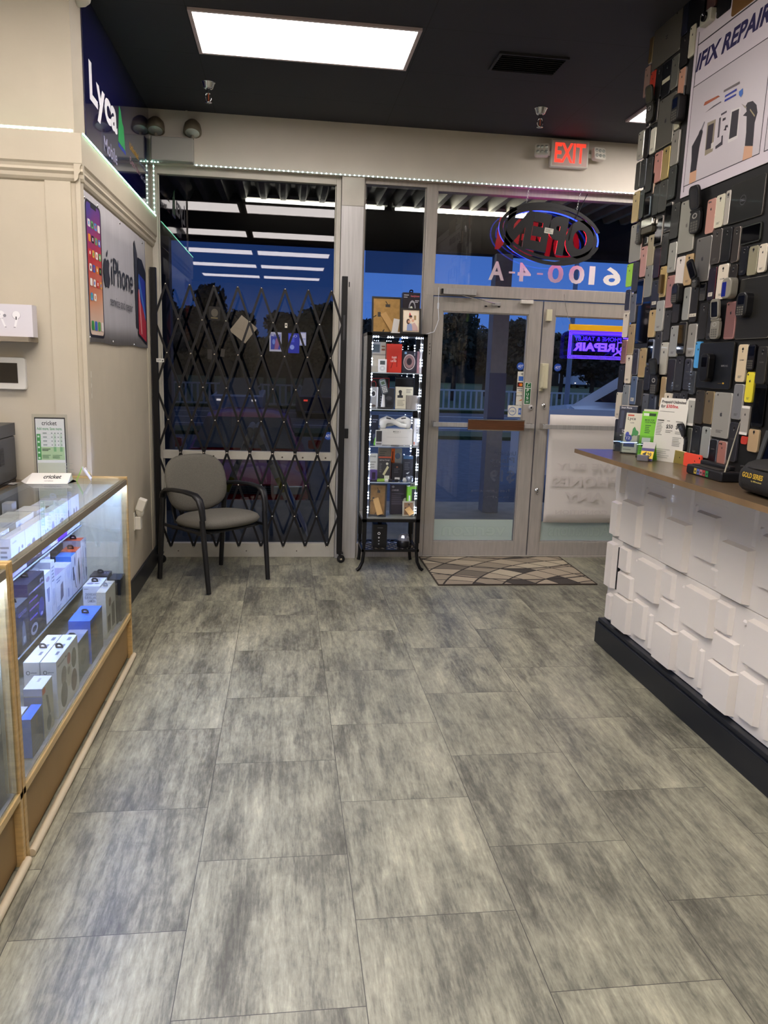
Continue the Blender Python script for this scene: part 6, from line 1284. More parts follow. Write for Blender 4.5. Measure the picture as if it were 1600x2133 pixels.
# ------------------------------------------------------------------ things standing on the laminate shelf
ZS = 1.1366
clr = glass('brochure_acrylic', (238, 242, 242))
def leaning(t, w_, h_, th, m, arts, lean, name, y0=0.0, z0=.004):
    mb = MB(); mb.M = Matrix.Translation((0, y0, z0)) @ Matrix.Rotation(R_(lean), 4, 'X'); mb.box(-w_/2, w_/2, -th, 0, 0, h_, m)
    F = Face(mb, (-w_/2, -th, 0), (w_, 0, 0), (0, 0, h_))
    for a in arts: a(F)
    return mb.build(name, t)
def holder(t, w_, h_, d_):
    mb = MB(); mb.box(-w_/2-.003, w_/2+.003, -d_, 0, 0, .003, clr); mb.box(-w_/2-.003, w_/2+.003, -d_-.002, -d_, 0, h_, clr)
    for s_ in (-1, 1): mb.box(s_*(w_/2+.002)-.001, s_*(w_/2+.002)+.001, -d_, 0, 0, h_, clr)
    mb.build('clear_holder', t)
RZ2 = R_(-38)
t = thing('brochure_stand', 'clear stand of black brochures, leftmost on the laminate shelf', 'brochure stand', (1.800, 3.885, ZS), RZ2)
holder(t, .095, .10, .035)
leaning(t, .092, .235, .012, C('23283a'), (RC(0, .93, 1, 1, '3a4052'), T('Smart Phone', .1, .945, .7, .985, 'e8e8ec'), T('Unlimited', .3, .44, .9, .475, 'e8e8ec'), T('Talk Text', .3, .39, .8, .425, 'e8e8ec'), RC(.2, .33, .5, .345, 'e8e8ec'), T('phone', .5, .2, .9, .24, 'd0d0d8'), RC(.12, .5, .3, .9, '3c4258'), RC(.45, .5, .55, .9, '313750')), -9, 'brochure', -.012)
leaning(t, .085, .240, .004, C('c8c0b4'), (LN(.1, .1, .9, .9, 8, '7a7470'),), -10, 'back_brochure', -.003)
t = thing('brochure_stand', 'clear stand of white brochures with a blue 12 badge and green leaf', 'brochure stand', (1.792, 3.785, ZS), RZ2)
holder(t, .085, .10, .05)
leaning(t, .080, .205, .018, C('d8d4c0'), (T('Lyca', .12, .80, .62, .90, '2c2c30'), T('mobile', .3, .74, .55, .77, '55555a'), PO([(.45, .38), (.85, .50), (.92, .42), (.72, .60), (.62, .66), (.52, .60), (.50, .48)], '3f8f4c'), EL(.75, .50, .16, .07, '3f8f4c'), EL(.32, .36, .22, .09, '3c4aa8'), EL(.22, .45, .12, .07, '3c4aa8'), T('12', .2, .33, .42, .40, 'e4e4f4'), RC(.05, .14, .75, .24, '3c4468'), RC(.05, .22, .75, .245, '6a6ab8'), LN(.05, .04, .6, .08, 1, '9a968a'), RC(.1, .92, .5, .96, 'c8563c')), -12, 'brochure', -.022)
leaning(t, .085, .20, .006, C('cfcbb8'), (), -14, 'back_brochure', -.004)
t = thing('brochure_stand', 'upright Lyca brochure stand with a white header card and violet stripe', 'brochure stand', (1.838, 3.66, ZS), RZ2)
holder(t, .10, .12, .03)
leaning(t, .10, .175, .01, C('a8a08a'), (RC(0, .84, 1, .92, '3c3a8c'), RC(0, .22, 1, .34, '7c9aa4')), -4, 'brochure', -.01)
leaning(t, .105, .055, .002, C('dcd8c8'), (T('Lyca', .25, .35, .8, .8, '3a3a40'),), -4, 'header_card', -.001, .18)
t = thing('brochure_stand', 'clear stand filled with lime green brochures on the laminate shelf', 'brochure stand', (1.800, 3.615, ZS), RZ2)
holder(t, .088, .11, .05)
lg = '7ccf30'
for k in range(3): leaning(t, .082, .225-.002*k, .010, C(lg if k == 0 else '9ad455'), () if k else (RC(.08, .90, .40, .96, 'e4f0d8'), RC(.40, .90, .8, .96, '22421c'), T('MORE FOR', .2, .79, .75, .83, '20401c'), T('YOUR PHONE', .2, .74, .8, .78, '20401c'), LN(.25, .50, .6, .70, 5, '3c6c28'), RC(.15, .30, .65, .42, 'e8ece4'), RC(.15, .22, .65, .30, '2c3c28'), LN(.1, .05, .6, .18, 3, '5ca02c')), -9-2*k, 'brochure', -.034+.012*k)
# prepaid flyer (curled sheet)
t = thing('price_flyer', 'tall white flyer reading Prepaid Unlimited for $30/line leaning on the phones', 'flyer', (1.806, 3.435, ZS), R_(-62))
mb = MB(); W3, H3 = .165, .300; rows_ = 12; cols = 6; vs = []; fs = []
def fly(a, b): return (-W3/2+W3*a*(1-.16*max(0, b-.45)*a), .006+.030*b+.014*sin(b*pi)*(-1), H3*b)
for j in range(rows_+1):
    for i in range(cols+1): vs.append(fly(i/cols, j/rows_))
for j in range(rows_):
    for i in range(cols): a = j*(cols+1)+i; fs.append((a, a+1, a+cols+2, a+cols+1))
mb.add(vs, fs, C('dcdad0')); o = mb.build('sheet', t); o.modifiers.new('solid', 'SOLIDIFY').thickness = .0008
class Bent(Face):
    def _p(s, a, b): v = fly(a, b); return (v[0], v[1]-.0010-.00005*s.k, v[2])
mb = MB(); F = Bent(mb, (0, 0, 0), (W3, 0, 0), (0, 0, H3))
F.txt('Prepaid Unlimited', .05, .905, .90, .965, C('33333a'), .02).txt('for', .05, .845, .20, .90, C('33333a'), .02).txt('$30/line.', .23, .84, .66, .90, C('c8303c'), .02).rect(.05, .785, .55, .792, C('8a8a86'))
F.lines(.04, .40, .26, .62, 9, C('8a8c84')).txt('$50', .36, .52, .58, .59, C('2c2c30'), .02).txt('$60', .68, .52, .92, .59, C('2c2c30'), .02).lines(.36, .45, .6, .5, 2, C('8a8c84')).lines(.68, .44, .92, .49, 2, C('8a8c84')).rect(.04, .64, .26, .655, C('44443f')).rect(.36, .64, .46, .65, C('77776f')).rect(.66, .64, .9, .65, C('77776f')).lines(.62, .25, .92, .40, 6, C('a0a098')).lines(.1, .04, .6, .2, 5, C('b8b8ae')); mb.build('printed_text', t)
# folded card with the yellow offer
t = thing('folded_card_stand', 'small violet, yellow and green folded card before the prepaid flyer', 'card stand', (1.735, 3.475, ZS), R_(-45))
mb = MB(); mb.bar((0, .045, .002), (0, .004, .088), .055, .0025, C('72c232'), (1, 0, 0)); mb.build('green_flap', t)
mb = MB(); mb.bar((0, -.032, .002), (0, .004, .088), .060, .0025, C('d8d4cc'), (1, 0, 0)); b_ = mb.build('front_flap', t)
mb = MB(); mb.M = Matrix.Translation((0, -.0335, .002)) @ Matrix.Rotation(R_(-22.7), 4, 'X'); F = Face(mb, (-.03, -.001, 0), (.06, 0, 0), (0, 0, .092)); F.rect(0, 0, 1, 1, C('b8b4b0')).rect(.0, .52, 1, .68, C('3a2c6c')).rect(0, .12, 1, .52, C('e8c41c')).pol([(.1, .35), (.45, .5), (.4, .25)], C('1c1c20')).txt('29', .5, .2, .85, .45, C('2c2c2c'), .03).rect(0, 0, 1, .12, C('3a2c6c')); mb.build('printed_offer', b_)
mb = MB(); mb.box(-.038, .018, -.052, -.038, .0, .030, C('6c6a70')); mb.build('card_clip', t, bevel=.004)
# phones lying on their side at the back of the shelf
for nm, spec, colr, lab in (('smartphone', (1421, 943, 1440, 966), '8a7c40', 'olive gold phone standing on its long side on the shelf beside the red one'), ('smartphone', (1443, 948, 1474, 972), 'f0523e', 'coral red phone standing on its long side on the shelf')):
    yc = 3.38 if colr == '8a7c40' else 3.245; L_ = .135
    mb = MB(); mb.rprism(-L_/2, L_/2, 0, .062, -.008, 0, C(colr, .35), .009, 4, .0015, C('e8d8b0' if colr == '8a7c40' else colr)); o = mb.build(nm, loc=(1.838, yc, ZS), rz=RZ+R_(4)); tag(o, lab, 'phone')
    l = MB(); l.lathe([(0, -.001), (.004, -.001), (.0045, 0)], (L_/2-.012, -.008, .048), lens_b, 12, 'y'); F = Face(l, (-L_/2, -.008, 0), (L_, 0, 0), (0, 0, .062)); F.ell(.66, .5, .03, .05, C('2c2420')); l.build('camera_lens', o)
# charging dock
t = thing('label_printer', 'flat black dock with coloured label squares on its front, on the laminate shelf', 'device', (1.765, 2.925, ZS), RZ)
bk2 = mat('black_dock_plastic', (26, 26, 30), .38, bump=.05, bscale=200)
mb = MB(); mb.rprism(-.135, .135, 0, .040, -.062, .025, bk2, .008, 3, .006); mb.build('body', t)
mb = MB(); mb.box(-.13, .09, -.005, .024, .040, .058, bk2); mb.build('raised_back', t, bevel=.005)
mb = MB(); mb.box(-.11, .10, -.05, -.008, .040, .044, mat('dock_top', (52, 48, 44), .4)); mb.build('top_tray', t, bevel=.003)
mb = MB(); F = Face(mb, (-.07, -.0632, .006), (.12, 0, 0), (0, 0, .026))
for i, c_ in enumerate(('c0a83c', '5a6cb0', 'b87c84', 'a83a3c', '2f8a50')): F.rect(.02+i*.19, .05, .19+i*.19, .95, C(c_)).rect(.06+i*.19, .3, .15+i*.19, .6, C('2c2c30'))
mb.build('label_squares', t)
# tablet leaning in a grey frame, stylus
t = thing('tablet_stand', 'grey framed tablet stand leaning against the phones behind the black bag', 'stand', (1.838, 2.70, ZS), RZ)
gf = mat('stand_grey', (70, 72, 72), .45); mb = MB(); mb.M = Matrix.Rotation(R_(-8), 4, 'X')
fr_ = [(-.10, .10, 0, .028), (-.075, .075, .185, .21)]
for a in fr_: mb.box(a[0], a[1], -.010, 0, a[2], a[3], gf)
for s_ in (-1, 1): mb.bar((s_*.088, -.005, .014), (s_*.064, -.005, .20), .024, .010, gf, (1, 0, 0))
mb.box(-.074, .074, -.004, -.001, .028, .185, lens_b); mb.build('frame', t, bevel=.002)
mb = MB(); mb.box(-.072, .10, -.038, -.012, 0, .006, gf); mb.build('foot', t, bevel=.003)
mb = MB(); mb.tube([(1.715, 2.80, ZS+.002), (1.735, 2.80, ZS+.10), (1.762, 2.80, ZS+.24)], [.0035, .0032, .0012], mat('stylus_shaft', (176, 172, 152), .35), 8); mb.tube([(1.714, 2.80, ZS+.001), (1.7165, 2.80, ZS+.014)], .0042, rubber, 8); tag(mb.build('stylus'), 'thin pale stylus standing upright in front of the tablet stand', 'stylus')
# soft case
t = thing('tool_bag', 'black zip bag with gold lettering GOLD SERIES at the right end of the shelf', 'bag', (1.735, 2.32, ZS), RZ)
bagm = mat('black_bag_fabric', (34, 33, 33), .7, bump=.5, bscale=260); rings = []
for x, s_ in ((-.262, .55), (-.25, .80), (-.21, .95), (-.10, 1.0), (.10, 1.03), (.21, 1.0), (.25, .9)):
    q = []
    for k in range(24):
        a = 2*pi*k/24; c, d = cos(a), sin(a); r = (abs(c)**3.2+abs(d)**3.2)**(-1/3.2)
        q.append((x, -.005+.115*c*r*s_, .066+.066*d*r*s_-.066*(1-s_)*.95))
    rings.append(q)
mb = MB(); mb.loft(rings, bagm); mb.build('body', t)
mb = MB(); mb.tube([(-.258, -.05, .07), (-.24, -.10, .095), (-.1, -.119, .103), (.1, -.122, .105), (.24, -.11, .1)], .0035, mat('zip', (48, 46, 44), .5), 6); mb.build('zip', t)
mb = MB(); F = Face(mb, (-.195, -.1205, .048), (.125, 0, 0), (0, 0, .036)); F.txt('GOLD SERIES', .0, .45, .95, .95, C('d8b43c'), .02, .02).txt('by Milwaukee', .45, .08, .92, .3, C('d8c46c'), .01); mb.build('gold_lettering', t)
# small grey gadgets behind the bag at the picture edge
mb = MB(); mb.rprism(-.05, .05, 0, .15, -.008, 0, C('8a887c'), .01, 4, .002); o = tag(mb.build('smartphone', loc=(1.862, 2.50, ZS), rz=RZ), 'grey phone leaning behind the right end of the bag', 'phone')
# ------------------------------------------------------------------ glass display tower
TX0, TX1, TY0, TY1 = .583, 1.022, 5.60, 5.955
TCX, TCY = (TX0+TX1)/2, (TY0+TY1)/2
t = thing('display_tower', 'slim black steel display tower with lit glass shelves beside the doors', 'display tower', (TCX, TCY, 0))
bkm = mat('tower_black_steel', (18, 18, 20), .35, .3)
def tz(py, y=TY0): return atY(825, py, y).z
ztop = 1.775; SH = [tz(776.6), tz(853), tz(930), tz(1005), tz(1081)]; zb = tz(1146)
Mt = Matrix.Translation((-TCX, -TCY, 0))
for x, sx in ((TX0+.016, -1), (TX1-.016, 1)):
    for y, sy in ((TY0+.016, -1), (TY1-.016, 1)):
        mb = MB(); mb.M = Mt; mb.box(x-.016, x+.016, y-.016, y+.016, .22, ztop, bkm)
        pts = [(x, y, .22), (x, y, .14), (x+sx*.008, y+sy*.0, .07), (x+sx*.030, y+sy*.004, .022), (x+sx*.052, y+sy*.006, .006)] if sy < 0 else [(x, y, .22), (x, y, .14), (x, y, .07), (x+sx*.004, y, .022), (x+sx*.008, y, .006)]
        mb.tube(pts, [(.016, .016)]*5 if True else .016, bkm, 4, flat=(.707, .707, 0)); mb.build('leg', t)
mb = MB(); mb.M = Mt
for z0, z1 in ((ztop-.022, ztop), (SH[4]-.026, SH[4]-.004)):
    mb.box(TX0, TX1, TY0, TY0+.02, z0, z1, bkm); mb.box(TX0, TX1, TY1-.02, TY1, z0, z1, bkm); mb.box(TX0, TX0+.02, TY0+.02, TY1-.02, z0, z1, bkm); mb.box(TX1-.02, TX1, TY0+.02, TY1-.02, z0, z1, bkm)
mb.build('rail_frame', t)
mb = MB(); mb.M = Mt; mb.box(TX0+.02, TX1-.02, TY0+.02, TY1-.02, ztop-.012, ztop-.004, bkm); mb.build('top_plate', t)
mb = MB(); mb.M = Mt; mb.box(TX0+.02, TX1-.02, TY0+.02, TY1-.02, SH[4]-.010, SH[4], C('7a7c76')); mb.build('base_shelf', t)
mb = MB(); mb.M = Mt                                   # pierced lower shelf
mb.box(TX0, TX1, TY0, TY0+.016, zb-.014, zb+.004, bkm); mb.box(TX0, TX1, TY1-.016, TY1, zb-.014, zb+.004, bkm); mb.box(TX0, TX0+.016, TY0, TY1, zb-.014, zb+.004, bkm); mb.box(TX1-.016, TX1, TY0, TY1, zb-.014, zb+.004, bkm)
for k in range(9):
    for s_ in (1, -1):
        x = TX0+.016+k*.05
        mb.bar((x, TY0+.016, zb), (min(max(x+s_*.20, TX0+.02), TX1-.02), TY1-.02 if TX0+.02 < x+s_*.2 < TX1-.02 else TY0+.016+(TY1-TY0-.03)*abs((TX1-.02 if s_ > 0 else TX0+.02)-x)/.2, zb), .007, .004, bkm, (1, 0, 0))
mb.build('lattice_shelf', t)
for z in SH[:4]:
    mb = MB(); mb.M = Mt; mb.box(TX0+.033, TX1-.033, TY0+.006, TY1-.006, z-.006, z, cglass); s_ = mb.build('glass_shelf', t)
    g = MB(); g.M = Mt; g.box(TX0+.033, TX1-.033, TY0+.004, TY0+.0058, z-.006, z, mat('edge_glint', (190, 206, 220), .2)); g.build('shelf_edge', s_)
for x in (TX0+.0005, TX1-.0035): mb = MB(); mb.M = Mt; mb.box(x, x+.003, TY0+.033, TY1-.033, SH[4], ztop-.023, cglass); mb.build('side_glass', t)
le = mat('tower_led', (235, 240, 255), .5, emit=(215, 228, 255), es=42)
mb = MB(); mb.M = Mt; wire = C('d8dce4')
def chips(pts):
    for x, y, z in pts: mb.lathe([(0, .005), (.0036, .0034), (.0046, 0), (.0036, -.0034), (0, -.005)], (x, y, z), le, 8)
zz = [SH[4]+.04+k*.055 for k in range(int((ztop-.06-SH[4])/.055))]
col_ = lambda x, y: [(x, y, z+d) for i, z in enumerate(zz) if i % 2 == 0 for d in (0, .021, .042)]
chips(col_(TX1-.0395, TY0+.0385)); chips(col_(TX1-.040, TY1-.03)); chips(col_(TX0+.040, TY1-.03)); chips(col_(TX0+.042, TY0+.045))
chips([(TX0+.05+k*.105+d, TY0+.05, ztop-.03) for k in range(4) for d in (0, .017, .034)])
led_o = mb.build('led_lights', t); led_o['kind'] = 'stuff'
mb = MB(); mb.M = Mt
mb.tube([(TX1-.0395, TY0+.0445, SH[4]+.02), (TX1-.0395, TY0+.0445, ztop-.03)], .0014, wire, 5); mb.tube([(TX0+.042, TY0+.05, SH[4]+.02), (TX0+.042, TY0+.05, ztop-.03)], .0014, wire, 5); mb.tube([(TX0+.04, TY0+.052, ztop-.026), (TX0+.15, TY0+.052, ztop-.034), (TX0+.26, TY0+.052, ztop-.026), (TX1-.05, TY0+.052, ztop-.028)], .0014, wire, 5); mb.build('led_wire', t)
mb = MB(); mb.tube([(TX1+.004, TY0+.10, ztop+.004), (1.09, 5.72, 1.80), (1.155, 5.90, 1.90), (1.165, 6.0, 2.0), (1.172, 6.035, 2.12), (1.17, 6.035, 2.15)], .0028, wire, 6); mb.box(1.157, 1.169, 5.985, 5.999, 1.985, 2.03, wire); tag(mb.build('power_cord'), 'thin white cord running from the tower top up the left door frame', 'cord')
# contents: px rectangle on a vertical plane y=Y gives x extent and height; bottom rests on zs
def item(name, label, cat, px0, py0, px1, Y, zs, d, base, near=None, side=None, topc=None, hang=None, top=None):
    p0 = atY(px0, py0, Y); x1 = atY(px1, py0, Y).x; h = p0.z-zs
    return carton(label, p0.x, x1, Y, Y+d, zs, h, base, near=near, side=side, topc=topc, hang=hang, name=name, cat=cat, top=top)
def easel_frame(label, px0, py0, px1, Y, zs, cork='a88450', rim='1c1a18', rz=0, back=True):
    p0 = atY(px0, py0, Y); x1 = atY(px1, py0, Y).x; h = p0.z-zs-.001; w_ = x1-p0.x
    t = thing('photo_frame', label, 'photo frame', ((p0.x+x1)/2, Y, zs+.001), rz)
    mb = MB(); mb.M = Matrix.Rotation(R_(-8), 4, 'X'); b_ = .012
    for q in ((-w_/2, w_/2, 0, b_), (-w_/2, w_/2, h-b_, h), (-w_/2, -w_/2+b_, b_, h-b_), (w_/2-b_, w_/2, b_, h-b_)): mb.box(q[0], q[1], -.012, 0, q[2], q[3], C(rim))
    mb.build('frame', t)
    mb = MB(); mb.M = Matrix.Rotation(R_(-8), 4, 'X'); mb.box(-w_/2+b_, w_/2-b_, -.008, -.002, b_, h-b_, mat('cork_%s' % cork, cork, .8, noise=.15, nscale=30))
    F = Face(mb, (-w_/2, -.008, 0), (w_, 0, 0), (0, 0, h), 2)
    if back: F.rect(.46, .72, .62, .80, C('3a342c')).rect(.2, .45, .3, .58, C('3a342c')).pol([(.45, .88), (.48, .88), (.54, .80), (.51, .80)], C('1c1a18')).pol([(.04, .44), (.15, .5), (.16, .47), (.05, .42)], C('1c1a18')).pol([(.36, .06), (.42, .12), (.44, .10), (.4, .04)], C('1c1a18'))
    mb.build('backing_board' if back else 'photo_print', t)
    if back:
        mb = MB(); mb.M = Matrix.Rotation(R_(-8), 4, 'X'); mb.bar((-w_*.12, -.012, h*.55), (w_*.22, -.055, .016), .045, .003, mat('cork_b08c58', 'b08c58', .8), (1, 0, .4)); mb.build('easel_leg', t)
    return t, w_, h, F
zt2 = ztop
easel_frame('large cork backed picture frame turned around on top of the display tower', 776, 616, 838, 5.80, zt2, 'a8844c')
mb = MB(); mb.box(0, .065, 0, .035, 0, .012, C('d4d2d0')); mb.M = Matrix.Translation((0, .02, .01)) @ Matrix.Rotation(R_(8), 4, 'Y'); mb.box(.005, .05, -.002, .0, 0, .10, C('d8d6d2')); p = atY(815, 689, 5.70); tag(mb.build('folded_paper', loc=(p.x, 5.70, zt2+.001)), 'folded white paper on top of the tower before the cork backed frame', 'paper')
t2, w_, h_, F = easel_frame('black framed family snapshot on top of the display tower', 837, 641, 878, 5.66, zt2, 'e4d4bc', '232020', 0, False)
mb = MB(); mb.M = Matrix.Rotation(R_(-8), 4, 'X'); b_ = .02; F = Face(mb, (-w_/2+.02, -.0125, .02), (w_-.04, 0, 0), (0, 0, h_-.04)); F.rect(0, 0, 1, 1, C('e8dcc8')).rect(.7, .55, .85, .78, C('a08860')).pol([(.4, .95), (.5, .78), (.34, .78)], C('c84a4a'))
F.ell(.46, .68, .12, .09, C('c89878')).ell(.46, .73, .12, .06, C('3a2a24')).ell(.34, .48, .11, .09, C('c8987c')).ell(.3, .46, .13, .14, C('4a3028')).ell(.36, .46, .09, .07, C('d0a084')).ell(.62, .52, .1, .08, C('d8a88c')).pol([(.2, .0), (.22, .3), (.5, .38), (.7, .0)], C('8898c0')).pol([(.6, .0), (.55, .35), (.75, .42), (.95, .2), (.98, 0)], C('c8a8a4')); mb.build('family_picture', t2)
item('headphone_box', 'black headphone box standing behind the family snapshot on the tower', 'box', 840, 609, 876, 5.78, zt2, .07, '26222a', near=mk(lambda F: F.ring(.55, .62, .2, .2, .25, C('a8a8b0')), EL(.5, .62, .08, .06, 'd8e0d0'), T('headphone', .45, .88, .95, .95, 'b8606c'), EL(.88, .55, .1, .08, 'd8d0d8'), LN(.05, .85, .35, .95, 2, 'a8a8b0'), LN(.7, .75, .95, .82, 2, 'c8c8d0')), hang='141416')
Y1 = 5.70
S0, S1, S2, S3, S4 = SH
item('retro_computer_box', 'beige box picturing an old computer on the top shelf of the tower', 'box', 775.5, 712, 804, Y1+.08, S0, .07, 'cfcab8', near=mk(RC(0, .62, .62, 1, 'b8bcbc'), RC(.04, .66, .56, .92, '5a6a74'), RC(.7, .72, .95, .78, '8a5a3c'), RC(.7, .84, .95, .88, '8a5a3c'), RC(0, .2, 1, .55, 'ddd8c4'), RC(0, .56, 1, .6, 'a8a498')))
item('music_player', 'white click wheel music player in front of the beige computer box', 'music player', 788.5, 748, 806, Y1-.03, S0, .012, 'e2e4e6', near=mk(RC(.2, .58, .8, .88, '4c5458'), lambda F: F.ring(.5, .3, .34, .2, .55, C('c8ccd0'))))
item('product_box', 'tall red box with white slanted lettering on the top tower shelf', 'box', 806.5, 716, 838, Y1, S0, .05, 'c8382c', near=mk(T('DARE', .35, .50, .68, .56, 'f4e4e0'), T('TO', .45, .44, .58, .49, 'f4e4e0'), T('LISTEN', .28, .37, .70, .43, 'f4e4e0'), PO([(.28, .15), (.33, .15), (.42, .34), (.38, .34)], '6c1a18'), PO([(.65, .2), (.72, .2), (.72, .6), (.66, .6)], '9c241c')), hang='1c1a1c')
item('product_box', 'dark box with a pale feathery ring picture on the top tower shelf', 'box', 839, 731, 868, Y1, S0, .05, '2c2a34', near=mk(lambda F: F.ring(.5, .52, .34, .30, .45, C('8c6c6c')), lambda F: F.ring(.5, .5, .42, .36, .12, C('c8b8b4')), EL(.5, .52, .14, .1, '2a1c20'), RC(.14, .86, .3, .96, '8ab0d0'), RC(.85, .8, .9, .95, 'a8a8b0')))
item('product_box', 'narrow rose box at the right of the top tower shelf', 'box', 869.5, 732, 875, Y1+.02, S0, .06, 'a87c84')
item('product_box', 'narrow white box at the right end of the top tower shelf', 'box', 876, 727, 884, Y1-.02, S0, .06, 'dcdce2', near=mk(EL(.5, .5, .3, .1, '55555f'),))
item('tablet_box', 'black tablet with a red rim at the back of the second tower shelf', 'tablet', 775, 786, 812, Y1+.17, S1, .012, '16161c', near=mk(lambda F: F.line([(.01, .96), (.97, .98), (.97, .3), (.01, .28)], .025, C('b8303c')), lambda F: F.ring(.1, .75, .16, .14, .2, C('b8303c'))))
item('camera_box', 'grey box with a white ring lens picture on the second tower shelf', 'box', 774, 806, 788, Y1+.03, S1, .05, 'a8a8a8', near=mk(lambda F: F.ring(.3, .68, .42, .16, .22, C('eceef0')), EL(.3, .68, .26, .11, '2a2a30'), RC(.82, 0, 1, 1, 'e4e8ec'), EL(.4, .1, .3, .06, '5a4a44')))
item('product_box', 'dark box picturing two speakers on the second tower shelf', 'box', 789.5, 808, 822, Y1+.03, S1, .05, '34363c', near=mk(EL(.65, .5, .2, .1, '55565c'), EL(.72, .25, .2, .1, '26262a'), LN(.1, .1, .3, .6, 4, '7a7c84'), RC(.2, .88, .35, .94, 'b8bcc4')))
item('tablet_box', 'black handset box back at the right of the second tower shelf', 'tablet', 824, 785, 863, Y1+.17, S1, .012, '101016', near=mk(lambda F: F.line([(.02, .95), (.98, .95)], .02, C('44505c'))))
item('camera_box', 'cream box picturing an indoor camera on the second tower shelf', 'box', 825, 806, 861, Y1+.015, S1, .05, 'dcd8c4', near=mk(EL(.26, .78, .1, .08, '26262a'), RC(.2, .60, .34, .72, '26262a'), RC(.1, .5, .42, .62, '34343a'), LN(.1, .1, .55, .4, 5, 'a09c8c'), LN(.6, .7, .95, .9, 3, '8a867a'), EL(.72, .34, .1, .07, '2c2c30'), RC(.62, .1, .9, .22, '2c2c30')))
item('grey_block', 'grey wood-grain cube at the right of the second tower shelf', 'box', 848, 824, 871, Y1-.054, S1, .05, mat('grey_grain', (150, 146, 142), .6, noise=.15, nscale=8, stretch=(16, 2, 2)))
# old handset on a white post
p = atY(801, 850, Y1-.05); t2 = thing('phone_on_stand', 'old candybar phone propped on a white post stand on the second tower shelf', 'phone', (p.x, Y1-.05, S1+.001))
mb = MB(); mb.box(-.052, .052, -.03, .03, 0, .012, C('26282c')); mb.build('base', t2, bevel=.003)
mb = MB(); mb.tube([(-.012, 0, .012), (-.01, .0, .10), (-.016, 0, .19)], [.016, .009, .011], C('e4e8ec'), 12); mb.build('post', t2)
mb = MB(); mb.M = Matrix.Translation((.004, -.018, .105)) @ Matrix.Rotation(R_(-16), 4, 'Y') @ Matrix.Rotation(R_(-14), 4, 'X'); mb.rprism(-.026, .026, 0, .118, -.018, 0, C('3c4450', .3), .02, 6, .005); F = Face(mb, (-.022, -.0185, .01), (.044, 0, 0), (0, 0, .1)); F.rect(.1, .55, .9, .92, C('8a9ca4', .1)).rect(.2, .62, .8, .85, C('4c5c50', .1))
for i in range(3):
    for j in range(4): F.rect(.1+i*.28, .04+j*.12, .32+i*.28, .12+j*.12, C('a8b0b8'))
mb.build('handset', t2)
item('product_box', 'tall dark box with faint print on the third tower shelf', 'box', 774, 864, 789, Y1+.06, S2, .05, '22283a', near=mk(LN(.15, .7, .9, .85, 2, '8a90a8'), EL(.5, .25, .25, .1, '4a5068')))
item('speaker_box', 'wide white box lettered BOX at the middle of the third tower shelf', 'box', 792, 893, 860, Y1, S2, .10, 'd4d2cc', near=mk(T('MEGA 1', .40, .78, .62, .88, '6a6a66'), LN(.42, .7, .58, .74, 1, 'a8a8a2'), LN(.2, .46, .9, .5, 1, 'b8b6b0')))
ps = atY(795, 893, Y1); zz_ = S2+(atY(792, 893, Y1).z-S2)
earm = C('e8e8e4', .25)
for k, (cx, sgn, lab) in enumerate(((798, 1, 'left'), (851, -1, 'right'))):
    p = atY(cx, 882, Y1+.03); mb = MB(); hz = p.z-zz_
    pts = [(0, 0, .02), (0, 0, .045), (sgn*.03, 0, .062), (sgn*.075, 0, .05), (sgn*.13, -.01+.03*k, .022), (sgn*.175, -.012+.03*k, .016)]
    mb.tube(pts, [.030, .034, .030, .020, .017, .016], earm, 14); mb.lathe([(0, -.005), (.018, -.004), (.024, .006), (.026, .03)], (0, 0, 0), earm, 14); o = mb.build('earbud_speaker', loc=(p.x, Y1+.03+.035*k, zz_+.006)); tag(o, '%s oversized white earbud model lying on the white box in the tower' % lab, 'speaker')
    q = MB(); q.bar((sgn*.02, -.030, .075), (sgn*.055, -.026, .07), .008, .003, C('26262a')); q.build('vent_slot', o)
item('smartphone', 'small dark screen phone on a green stand, third tower shelf', 'phone', 783, 896, 797, Y1-.06, S2, .012, 'c8ccd0', near=mk(RC(.08, .25, .92, .95, '34363c'), RC(.1, .06, .9, .16, '6c6c70')))
p = atY(781, 920, Y1-.045); mb = MB(); mb.bar((0, 0, 0), (.01, 0, .055), .02, .003, C('6cae3c'), (1, 0, 0)); tag(mb.build('card_stand', loc=(p.x, Y1-.04, S2+.002)), 'green card wedge left of the small dark screen phone in the tower', 'stand')
item('product_box', 'tall white box at the right end of the third tower shelf', 'box', 863.5, 872, 876, Y1-.02, S2, .07, 'd4d6d8', near=mk(LN(.4, .3, .7, .8, 5, '8a8c90'), RC(.0, .03, .2, .14, 'c87860')))
mb = MB(); mb.lathe([(0, .006), (.03, .005), (.034, 0), (0, 0)], (0, 0, 0), C('55585a'), 20); p = atY(823, 927, Y1-.07); tag(mb.build('coin_holder', loc=(p.x, Y1-.07, S2+.001)), 'flat dark oval disc at the front of the third tower shelf', 'disc')
item('product_box', 'white box with small lettering at the left of the fourth tower shelf', 'box', 771, 945, 787, Y1+.04, S3, .05, 'd0d0c8', near=mk(T('POWER', .1, .86, .8, .92, '44444a'), LN(.1, .2, .8, .7, 5, 'a0a098')))
item('small_card_box', 'small violet card display before the white box on the fourth tower shelf', 'box', 771.5, 979, 786, Y1-.06, S3, .03, '5a4a88', near=mk(RC(.25, .2, .75, .8, '2a2038'), RC(0, 0, 1, .14, '26242c')))
